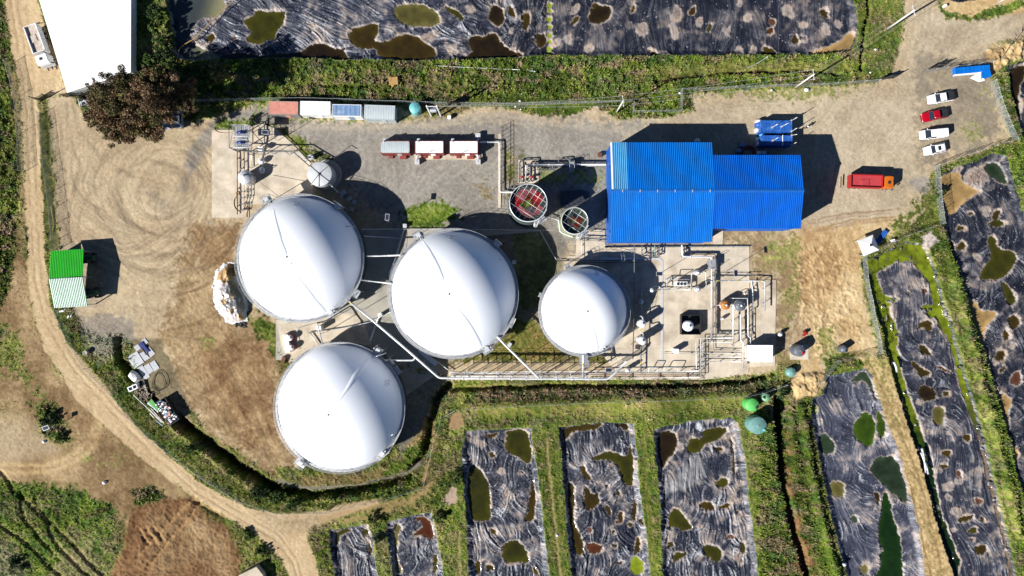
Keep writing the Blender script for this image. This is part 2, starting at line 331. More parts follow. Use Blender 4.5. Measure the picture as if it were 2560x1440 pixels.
lay([(1560, 300), (1760, 260), (2250, 220), (2300, 20), (2560, 20), (2560, 100), (2330, 160), (2290, 300), (2300, 420), (2250, 560), (2000, 600), (1900, 560), (1900, 400), (1560, 380)], BEI, 30, 12, 4, amt=.8, brk=20)
lay([(640, 285), (900, 300), (1050, 300), (1200, 290), (1500, 300), (1620, 300), (1560, 360), (1520, 620), (1000, 580), (860, 460), (760, 370), (700, 330), (560, 330)], GRV, 24, 10, 4, amt=.95, brk=20)
lay([(640, 262), (760, 290), (640, 330), (560, 310), (500, 370), (490, 420), (460, 420), (480, 360), (530, 300)], GRV * .92, 8, 5, 3, amt=.85)
streak([(560, 315), (510, 370), (470, 440), (455, 470)], 9, GRV * .85, .7, 4)
streak([(720, 320), (900, 320), (1080, 312), (1200, 290), (1260, 287), (1400, 312), (1560, 330), (1700, 320)], 7, A(190, 178, 158), .6, 2)
streak([(1060, 318), (1200, 305), (1270, 302), (1400, 330)], 4, A(186, 174, 152), .5, 2)
lay([(2290, 120), (2340, 140), (2440, 150), (2480, 130), (2475, 200), (2500, 330), (2440, 380), (2380, 385), (2300, 420), (2290, 300), (2290, 200)], pal(N1 * .6 + N2 * .4, [A(134, 124, 108), A(160, 148, 128), A(190, 172, 144)]), 12, 8, 4, amt=.9, brk=14)
lay([(2300, 190), (2360, 180), (2470, 190), (2505, 300), (2520, 350), (2440, 375), (2400, 330), (2430, 260), (2400, 220)], GRS, 10, 8, 4, veg=.3, brk=30, bs=.6, amt=.7)
lay([(2470, 120), (2560, 95), (2700, 80), (2700, 160), (2560, 150), (2510, 190), (2470, 180)], SAND, 6, 6, 3, veg=0, brk=8); 
s_, d_ = sdf([(2470, 120), (2560, 95), (2560, 150), (2510, 190), (2470, 180)], 20); Zh[s_] += sm(3, -12, d_) * (.3 + .5 * N2[s_])
lay([(2460, 130), (2500, 118), (2500, 140), (2466, 165)], A(140, 112, 78), 6, 5, 3, amt=.6)
# brown worked earth south-west
BP = [(470, 570), (530, 560), (600, 560), (600, 760), (690, 800), (720, 870), (690, 1000), (740, 1150), (700, 1200), (600, 1130), (520, 1080), (470, 1010), (430, 930), (400, 840), (430, 760), (440, 660)]
lay(BP, BRN, 16, 12, 4, veg=0.0, brk=18, amt=.9)
lay([(560, 840), (680, 850), (700, 1000), (700, 1100), (620, 1130), (520, 1000), (480, 880)], MUD * 1.12, 26, 14, 4, amt=.55, brk=20)
lay([(480, 560), (560, 550), (600, 600), (590, 680), (500, 660)], MUD * 1.15, 18, 12, 5, amt=.5, brk=16)
s_, d_ = sdf(BP, 30); Zh[s_] += sm(4, -20, d_) * (N3[s_] * .035 + N2[s_] * .05)
for q in ([(560, 870), (620, 980), (690, 1130)], [(500, 800), (570, 900), (640, 1040), (700, 1160)], [(480, 880), (540, 960), (600, 1060)], [(545, 830), (640, 900), (690, 960)]): streak(q, 6, BRN * 1.15, .5, 4, rut=.08)
lay([(190, 790), (330, 790), (340, 850), (300, 880), (250, 900), (210, 850)], GRV * .95, 16, 10, 4, amt=.75, brk=16)
lay([(600, 770), (640, 790), (690, 810), (715, 900), (700, 900), (640, 830)], GRS, 8, 6, 4, veg=.35, brk=18)
lay([(500, 840), (540, 850), (530, 880), (505, 870)], GRS, 6, 8, 4, veg=.3, brk=14, bs=.5)
lay([(150, 620), (250, 600), (300, 700), (250, 760), (180, 780)], GRV, 20, 10, 4, amt=.5)
for k in range(46):
    rg_ = np.random.RandomState(1200 + k); r0_ = rg_.uniform(190, 330); a0_ = rg_.uniform(-.2, 1.2); xc_, yc_ = 395 + rg_.uniform(-25, 25), 480 + rg_.uniform(-25, 25)
    q = [(xc_ + r0_ * math.cos(a0_ + t), yc_ + r0_ * math.sin(a0_ + t)) for t in np.linspace(0, rg_.uniform(.1, .4), 5)]
    if min(p[0] for p in q) > 150: streak(q, rg_.uniform(1.4, 3), (A(110, 84, 58) if k % 3 else A(206, 180, 140)), .5, 4, rut=.05, dash=.3)
# tyre circles in the yard
cx, cy = 395, 490; rr = np.hypot(X - cx, (Y - cy) * 1.05); m = (rr < 260) & (X > 130) & (X < 600) & (Y > 330) & (Y < 790)
ta = np.arctan2((X - cx), -(Y - cy)) + (fbm(X, Y, 90, 333, 3) - .5) * 2.2; DX[m] = np.cos(ta)[m]; DY[m] = np.sin(ta)[m]
for q in ([(180, 250), (200, 330), (260, 400), (330, 440)], [(165, 260), (175, 340), (200, 420), (170, 520)], [(150, 300), (160, 420), (180, 560), (260, 640), (400, 690), (520, 660)], [(240, 520), (300, 610), (400, 640), (500, 610), (560, 560)], [(280, 480), (320, 560), (400, 590), (470, 560), (490, 480), (450, 420), (370, 400), (300, 430)],
          [(2000, 620), (2010, 700), (2030, 800), (2030, 940)], [(2040, 610), (2060, 720), (2080, 820)], [(500, 380), (470, 330), (560, 290)]):
    streak(q, 5, A(148, 128, 104), .5, 6, rut=.04, dash=.35)
streak([(360, 470), (400, 500), (430, 540)], 16, A(122, 114, 104), .45, 8, dash=.4)
s, d, ux, uy = line([(2290, -60), (2270, 100), (2240, 220), (2150, 330), (2130, 450)], 130); DX[s] = np.where(d < 110, ux, DX[s]); DY[s] = np.where(d < 110, uy, DY[s])
s, d, ux, uy = line([(2010, 560), (2040, 660), (2060, 760), (2060, 900), (2030, 960)], 120); mm = (d < 110) & (Y[s] > 560); DX[s] = np.where(mm, ux, DX[s]); DY[s] = np.where(mm, uy, DY[s])
# sand works south-east
lay([(1960, 590), (2060, 570), (2250, 540), (2240, 590), (2160, 630), (2150, 700), (2170, 800), (2200, 880), (2160, 915), (2090, 850), (2060, 890), (2050, 920), (2070, 950), (2040, 985), (1990, 995), (1975, 960), (2000, 900), (2020, 830), (1980, 760), (1970, 680)], SAND, 12, 8, 4, veg=0, brk=12, amt=.85)
lay([(2000, 560), (2080, 560), (2110, 640), (2100, 720), (2050, 780), (1990, 740), (1975, 660)], pal(N2, [A(178, 140, 96), A(206, 172, 126)]), 14, 10, 4, amt=.75)
for k in range(30):
    rg_ = np.random.RandomState(700 + k); x0_ = rg_.uniform(1985, 2120); y0_ = rg_.uniform(590, 860); cv = rg_.uniform(-18, 18)
    streak([(x0_, y0_), (x0_ + cv, y0_ + 30), (x0_ + cv * .4, y0_ + rg_.uniform(50, 90))], rg_.uniform(1.5, 3.5), A(142, 106, 68) if k % 3 else A(236, 210, 164), .5, 5, rut=.06, dash=.3)
for k in range(8):
    rg_ = np.random.RandomState(760 + k); y0_ = rg_.uniform(535, 580); streak([(2010 + k * 12, y0_ + 12), (2110, y0_ - 2), (2215 + k * 6, y0_ - 14)], 2.0, A(150, 116, 80), .45, 5, rut=.05, dash=.3)
lay([(1780, 560), (1960, 560), (2000, 620), (2000, 760), (1950, 870), (1990, 900), (1940, 900), (1940, 690), (1880, 690), (1875, 615), (1790, 612)], BRN, 14, 10, 4, veg=.1, brk=22, amt=.75)
lay([(1800, 590), (2000, 600), (2000, 660), (1980, 830), (1950, 850), (1945, 690), (1880, 680), (1880, 620)], GRS, 14, 12, 5, veg=.3, brk=30, bs=.52, amt=.8)
lay([(2040, 830), (2080, 820), (2110, 900), (2060, 940), (2050, 890)], GRS, 8, 8, 4, veg=.3, brk=20, bs=.45, amt=.8)
s_, d_ = sdf([(1975, 960), (2000, 930), (2060, 925), (2070, 950), (2040, 985), (1990, 1000)], 20); Zh[s_] += sm(3, -14, d_) * (.5 + .5 * N2[s_]); cmix(s_, sm(3, -4, d_), SAND[s_]); VEG[s_] *= sm(-3, 3, d_)
s_, d_ = sdf([(1975, 640), (2060, 590), (2130, 640), (2180, 860), (2080, 900), (2000, 900), (1990, 760)], 30); mm_ = sm(10, -25, d_); Zh[s_] += mm_ * ((N2[s_] - .5) * .12 + (N3[s_] - .5) * .08 + (NW[s_] - .5) * .05); COL[s_] *= (1 + mm_ * (N2[s_] - .5) * .22)[..., None]
# ---- north verge between the pond and the yard
NV = [(330, 130), (430, 150), (700, 146), (1000, 150), (1400, 140), (2130, 130), (2145, 100), (2145, -200), (2262, -200), (2258, 60), (2225, 185), (2190, 205), (1722, 232), (1735, 276), (1640, 298), (1545, 296), (1485, 262), (1420, 288), (1330, 284), (1260, 266), (1165, 270), (1000, 262), (640, 250), (480, 262), (330, 240)]
lay(NV, LUSH, 4, 5, 3, veg=.85, brk=8, rid=GROUND)
lay([(900, 185), (1250, 175), (1500, 190), (1640, 170), (1700, 190), (1640, 215), (1300, 215), (1100, 235), (950, 215)], pal(N2 * .6 + N3 * .4, [A(80, 76, 44), A(128, 112, 76), A(166, 142, 112)]), 14, 10, 5, veg=.45, brk=40, bs=.46, amt=.9)
lay([(1650, 160), (2130, 150), (2130, 178), (1650, 190)], pal(N2, [A(104, 110, 48), A(140, 138, 72), A(168, 158, 100)]), 10, 6, 4, veg=.3, brk=14, amt=.8)
lay([(600, 180), (900, 165), (1000, 190), (880, 215), (600, 205)], pal(N2, [A(92, 104, 40), A(130, 134, 66), A(160, 140, 100)]), 14, 10, 5, veg=.5, brk=30, bs=.45, amt=.8)
lay([(2145, 0), (2165, 0), (2150, 130), (2160, 200), (2140, 210)], pal(N2, [A(96, 110, 36), A(140, 146, 70)]), 6, 5, 3, veg=.35, amt=.8)
lay([(2180, -100), (2262, -100), (2258, 60), (2225, 185), (2170, 200), (2165, 120)], pal(N1 * .5 + N2 * .5, [A(72, 98, 34), A(110, 124, 52), A(150, 140, 92)]), 6, 6, 4, veg=.45, amt=.85)
ditch([(2178, -100), (2170, 30), (2158, 110), (2152, 175)], 7, 1.6)
ditch([(1640, 205), (1700, 190), (1850, 180), (2000, 176), (2100, 185)], 6, .9, pal(N2, [A(60, 46, 34), A(100, 80, 56)]))
ditch([(800, 212), (870, 216), (930, 214)], 5, .6)
lay([(1160, 262), (1260, 258), (1260, 266), (1330, 284), (1420, 286), (1485, 262), (1500, 250), (1180, 246)], LUSH, 4, 4, 3, veg=.4, brk=8)
lay([(1180, 265), (1700, 250), (1700, 230), (1180, 246)], GRS, 6, 5, 3, veg=.5, brk=8, amt=.6)
lay([(1740, 232), (2180, 212), (2195, 215), (2120, 240), (1980, 250), (1940, 245), (1760, 250)], GRS, 6, 6, 4, veg=.22, brk=22, bs=.46, amt=.85)
lay([(1000, 262), (1170, 258), (1190, 270), (1110, 298), (1000, 290)], DRY, 6, 6, 3, veg=.3, brk=14, bs=.4, amt=.8)
lay([(640, 255), (990, 262), (1060, 300), (1000, 306), (640, 296)], GRS, 5, 5, 3, veg=.3, brk=16, bs=.45, amt=.9)
lay([(2345, -200), (2600, -200), (2600, 20), (2480, 44), (2420, 50), (2362, 44)], SAND, 4, 5, 3, veg=0, brk=6); lay([(2345, 5), (2365, 30), (2420, 38), (2470, 20), (2560, -5), (2560, 18), (2480, 46), (2420, 50), (2362, 46)], LUSH, 3, 4, 3, veg=.6, brk=6)
# ---- grass inside the plant
lay([(529, 320), (560, 300), (620, 300), (640, 315), (600, 322), (530, 326)], LUSH, 4, 4, 3, veg=.6, brk=8)
lay([(660, 312), (700, 320), (780, 370), (830, 400), (790, 410), (700, 335)], GRS, 5, 5, 3, veg=.4, brk=14)
lay([(1010, 520), (1080, 500), (1140, 510), (1150, 540), (1110, 560), (1070, 572), (1010, 570)], LUSH, 8, 8, 4, veg=.35, brk=18)
lay([(1160, 440), (1200, 460), (1250, 480), (1240, 530), (1200, 530), (1160, 490)], DRY, 14, 10, 4, veg=.25, brk=40, bs=.5, amt=.9)
lay([(1255, 375), (1300, 390), (1300, 480), (1265, 490), (1255, 420)], pal(N2, [A(100, 108, 56), A(150, 140, 96), A(170, 160, 130)]), 8, 8, 4, veg=.3, brk=20)
lay([(1300, 390), (1510, 405), (1510, 580), (1440, 600), (1300, 560), (1270, 470)], GRV * .85, 8, 8, 3, amt=.8)
lay([(1300, 440), (1500, 410), (1500, 470), (1460, 450), (1350, 470)], GRS, 8, 8, 4, veg=.3, brk=26, bs=.42, amt=.9)
lay([(960, 575), (1015, 575), (1400, 575), (1420, 620), (1400, 700), (1340, 790), (1290, 860), (1130, 900), (900, 900)], GRV * .55, 10, 6, 3, amt=.8)
lay([(1280, 580), (1340, 580), (1400, 660), (1350, 760), (1300, 780)], GRS * .8, 10, 6, 3, veg=.2, amt=.7)
lay([(1290, 800), (1360, 800), (1440, 880), (1540, 890), (1540, 905), (1130, 905), (1240, 870)], pal(N1 * .4 + N2 * .6, [A(74, 84, 36), A(120, 118, 58), A(160, 134, 84)]), 5, 5, 4, veg=.35, brk=8)
streak([(1340, 800), (1380, 850), (1420, 890), (1430, 910)], 7, A(160, 144, 112), .8, 2)
lay([(690, 1160), (760, 1185), (850, 1190), (960, 1170), (1020, 1090), (1070, 1010), (1100, 960), (1140, 950), (1120, 1000), (1075, 1080), (1060, 1150), (1010, 1190), (880, 1215), (760, 1220), (690, 1190)], DRY, 8, 6, 4, veg=.4, brk=14)
lay([(690, 1165), (740, 1180), (760, 1215), (700, 1200)], GRS, 6, 5, 3, veg=.5)
lay([(1000, 1130), (1070, 1090), (1060, 1150), (1010, 1190), (960, 1190)], LUSH, 8, 6, 4, veg=.6, brk=12)
lay([(850, 900), (1130, 945), (1130, 960), (1060, 1060), (1000, 1140), (980, 1000)], GRV * .7, 10, 6, 3, veg=.1, amt=.8)
# ---- south verge
lay([(1100, 955), (1450, 950), (1870, 945), (1960, 920), (1975, 990), (1960, 1040), (1880, 1050), (1640, 1060), (1380, 1060), (1100, 1090), (1060, 1150)], GRS, 6, 6, 4, veg=.6, brk=8)
lay([(1130, 956), (1230, 954), (1330, 960), (1450, 958), (1200, 972), (1110, 985)], pal(N2, [A(96, 112, 38), A(140, 140, 70), A(150, 128, 80)]), 5, 5, 3, veg=.4, amt=.8)
lay([(1200, 975), (1500, 962), (1900, 950), (1960, 960), (1900, 985), (1500, 1002), (1250, 1015), (1150, 1010)], pal(N2 * .5 + N3 * .5, [A(40, 58, 26), A(80, 84, 50), A(130, 112, 84)]), 8, 8, 4, veg=.85, brk=10)
lay([(1150, 1010), (1500, 1004), (1880, 985), (1870, 1010), (1700, 1030), (1500, 1040), (1200, 1045)], pal(N1 * .4 + N2 * .6, [A(96, 120, 44), A(144, 146, 72), A(176, 160, 104)]), 7, 8, 4, veg=.3, brk=16)
lay([(1125, 1035), (1150, 1030), (1160, 1055), (1145, 1075), (1122, 1070)], A(172, 142, 104), 3, 2, 1, veg=0)
streak([(1080, 1020), (1085, 1100), (1068, 1180), (1050, 1210)], 8, A(164, 132, 98), .8, 4, dash=.3)
ditch([(1120, 962), (1090, 1000), (1068, 1090), (1060, 1140), (1020, 1190), (900, 1225), (780, 1240), (680, 1222), (600, 1175), (520, 1118), (470, 1080), (400, 1020), (340, 960), (300, 900), (292, 850)], 15, 2.3, LUSH * .7, veg=.8)
ditch([(440, 1050), (520, 1110), (600, 1170), (680, 1218)], 20, 1.8)
mound([(300, 860), (320, 950), (390, 1030), (480, 1110), (600, 1200), (690, 1255), (820, 1270)], 12, .4)
ditch([(1130, 975), (1300, 968), (1450, 965), (1700, 965), (1870, 955), (1930, 935)], 9, 1.3)
lay([(690, 1195), (760, 1215), (880, 1212), (1000, 1185), (1050, 1155), (1056, 1165), (1010, 1198), (880, 1222), (760, 1226), (690, 1205)], A(138, 130, 120), 2, 3, 2, veg=0, amt=.8)
lay([(600, 1170), (700, 1240), (850, 1255), (1000, 1240), (1060, 1210), (1030, 1190), (900, 1232), (780, 1246), (690, 1228)], LUSH, 6, 6, 4, veg=.9, brk=10)
lay([(330, 850), (400, 850), (460, 980), (480, 1060), (440, 1070), (395, 1030), (350, 960)], pal(N1 * .5 + N2 * .5, [A(110, 98, 74), A(150, 136, 108), A(120, 116, 80)]), 5, 5, 3, veg=.06)
# lanes between the lower ponds
for q in ([(1110, 1300), (1140, 1240), (1150, 1100), (1160, 1070), (1340, 1055), (1380, 1060), (1400, 1040), (1620, 1050), (1640, 1040), (1860, 1030), (1930, 1060), (1940, 1600), (1100, 1600)],): lay(q, pal(N1 * .3 + N2 * .4 + N3 * .3, [A(56, 78, 26), A(92, 116, 40), A(130, 140, 62), A(158, 150, 92)]), 6, 6, 4, veg=.5)
for q in ([(1365, 1100), (1375, 1200), (1400, 1440)], [(1905, 1200), (1912, 1440)], [(1932, 1240), (1942, 1440)], [(1145, 1330), (1150, 1440)]): streak(q, 4, A(170, 146, 106), .75, 3, rut=.1)
for q in ([(1385, 1080), (1400, 1300), (1410, 1440)], [(1605, 1080), (1630, 1440)], [(1612, 1120), (1640, 1440)]): streak(q, 3, A(120, 116, 60), .5, 4)
streak([(800, 1300), (870, 1280), (960, 1262), (1020, 1255), (1060, 1230), (1080, 1200)], 9, A(182, 152, 112), .8, 3, rut=.05); streak([(860, 1305), (920, 1292), (980, 1272)], 6, A(176, 144, 104), .7, 3)
lay([(900, 1240), (1000, 1230), (1090, 1190), (1100, 1240), (1060, 1290), (950, 1290)], DRY, 12, 8, 4, veg=.3, brk=24, bs=.4, amt=.7)
lay([(1108, 1250), (1130, 1215), (1144, 1222), (1142, 1255), (1120, 1262)], A(190, 166, 146), 3, 4, 3, veg=0)
# east side: trench, berms and the sandy dike
lay([(1890, 1040), (1960, 1000), (2010, 1010), (2060, 1640), (1900, 1640)], LUSH * .8, 5, 6, 4, veg=.8, brk=8)
lay([(1960, 1060), (1985, 1060), (2000, 1250), (2040, 1440), (1990, 1440), (1970, 1250)], MUD, 6, 8, 4, veg=.2, brk=16, bs=.45)
ditch([(1945, 1000), (1950, 1100), (1958, 1200), (1985, 1320), (2020, 1440), (2040, 1560)], 15, 2.2, MUD * .6)
ditch([(1955, 1005), (1962, 1100), (1972, 1200)], 26, 1.6)
lay([(1990, 1010), (2015, 1000), (2035, 1160), (2070, 1300), (2115, 1460), (2130, 1640), (2075, 1640), (2055, 1440), (2020, 1250)], LUSH, 4, 4, 3, veg=.7)
mound([(2002, 1020), (2020, 1150), (2050, 1290), (2090, 1440)], 16, 1.0)
lay([(2090, 880), (2160, 880), (2215, 905), (2260, 1000), (2340, 1190), (2400, 1440), (2410, 1600), (2340, 1600), (2310, 1420), (2280, 1300), (2240, 1150), (2190, 960), (2150, 915)], pal(N2 * .5 + N3 * .5, [A(150, 130, 84), A(198, 170, 120), A(222, 196, 146)]), 5, 5, 3, veg=.08, brk=6)
for q in ([(2170, 900), (2230, 1020), (2300, 1200), (2360, 1440)], [(2150, 905), (2210, 1030), (2270, 1200), (2330, 1440)]): streak(q, 3, A(140, 112, 74), .6, 4, rut=.12, dash=.3)
lay([(2150, 880), (2200, 900), (2240, 1000), (2260, 1080), (2235, 1060), (2200, 960)], GRS, 8, 8, 4, veg=.2, brk=24, bs=.45, amt=.7)
lay([(2060, 900), (2110, 880), (2150, 900), (2160, 920), (2080, 955), (2060, 950)], LUSH, 5, 6, 3, veg=.7, brk=10)
lay([(2150, 640), (2310, 590), (2340, 560), (2330, 470), (2350, 420), (2470, 385), (2540, 350), (2500, 250), (2490, 180), (2530, 150), (2700, 130), (2700, 420), (2560, 400), (2620, 620), (2620, 1640), (2560, 1440), (2540, 1300), (2500, 1130), (2440, 930), (2400, 760), (2370, 640), (2330, 600), (2170, 660)], LUSH, 5, 6, 3, veg=.75, brk=8)
lay([(2150, 660), (2170, 660), (2200, 800), (2215, 870), (2195, 890), (2175, 800)], GRS, 5, 5, 3, veg=.5, brk=10)
lay([(2250, 540), (2320, 470), (2345, 500), (2345, 560), (2280, 590), (2210, 610)], GRS, 8, 8, 4, veg=.4, brk=20, bs=.35)
mound([(2380, 660), (2440, 900), (2500, 1130), (2550, 1340)], 18, .8)
lay([(2300, 590), (2330, 580), (2350, 600), (2320, 625)], pal(N3, [A(150, 140, 132), A(220, 206, 196)]), 4, 5, 3, veg=0)
lay([(2310, 440), (2330, 450), (2320, 490), (2290, 480), (2270, 450)], GRV, 6, 6, 3, amt=.8)
# ---------------------------------------------------------------- lined ponds
def lic(s, ux, uy, n=14, seed=3, noise=None):
    """noise smeared along a direction field: creases in the sheet, tyre lines on the yard"""
    hh, ww = ux.shape; rng = np.random.RandomState(seed); nz = rng.rand(hh, ww) if noise is None else noise
    jj, ii = np.mgrid[0:hh, 0:ww].astype(float); acc = nz.copy(); cnt = 1
    for sg in (1, -1):
        px, py = ii.copy(), jj.copy()
        for k in range(n):
            a = np.clip(px.round().astype(int), 0, ww - 1); b = np.clip(py.round().astype(int), 0, hh - 1)
            px += sg * ux[b, a]; py += sg * uy[b, a]
            a = np.clip(px.round().astype(int), 0, ww - 1); b = np.clip(py.round().astype(int), 0, hh - 1)
            acc += nz[b, a]; cnt += 1
    r = acc / cnt; return np.clip((r - r.mean()) / (r.std() + 1e-6) * .25 + .5, 0, 1)
def blur(a, n=3):
    for _ in range(n):
        p = np.pad(a, 1, mode='edge'); a = (p[:-2, 1:-1] + p[2:, 1:-1] + p[1:-1, :-2] + p[1:-1, 2:] + p[1:-1, 1:-1] * 2) / 6
    return a
WC = dict(olive=A(58, 58, 8), brown=A(58, 47, 12), dark=A(42, 32, 8), tan=A(166, 136, 88), algae=A(128, 142, 34), green=A(54, 76, 18), deep=A(26, 50, 6), grey=A(66, 74, 70), greyg=A(46, 60, 42), rust=A(92, 60, 44), khaki=A(96, 90, 48), red=A(84, 46, 28))
def chaikin(q, n=2):
    for _ in range(n): q = [p for i in range(len(q)) for p in ((q[i][0] * .75 + q[(i + 1) % len(q)][0] * .25, q[i][1] * .75 + q[(i + 1) % len(q)][1] * .25), (q[i][0] * .25 + q[(i + 1) % len(q)][0] * .75, q[i][1] * .25 + q[(i + 1) % len(q)][1] * .75))]
    return q
K4 = lambda *q: Z(400, 0, 4, q)
K5 = lambda *q: Z(1000, 0, 4.267, q)
K6 = lambda *q: Z(1560, 0, 4.129, q)
KA = lambda *q: Z(2120, 360, 2.666, q)
KB = lambda *q: Z(1980, 860, 2.483, q)
KC = lambda *q: Z(780, 940, 2.88, q)
KD = lambda *q: Z(1380, 940, 2.88, q)
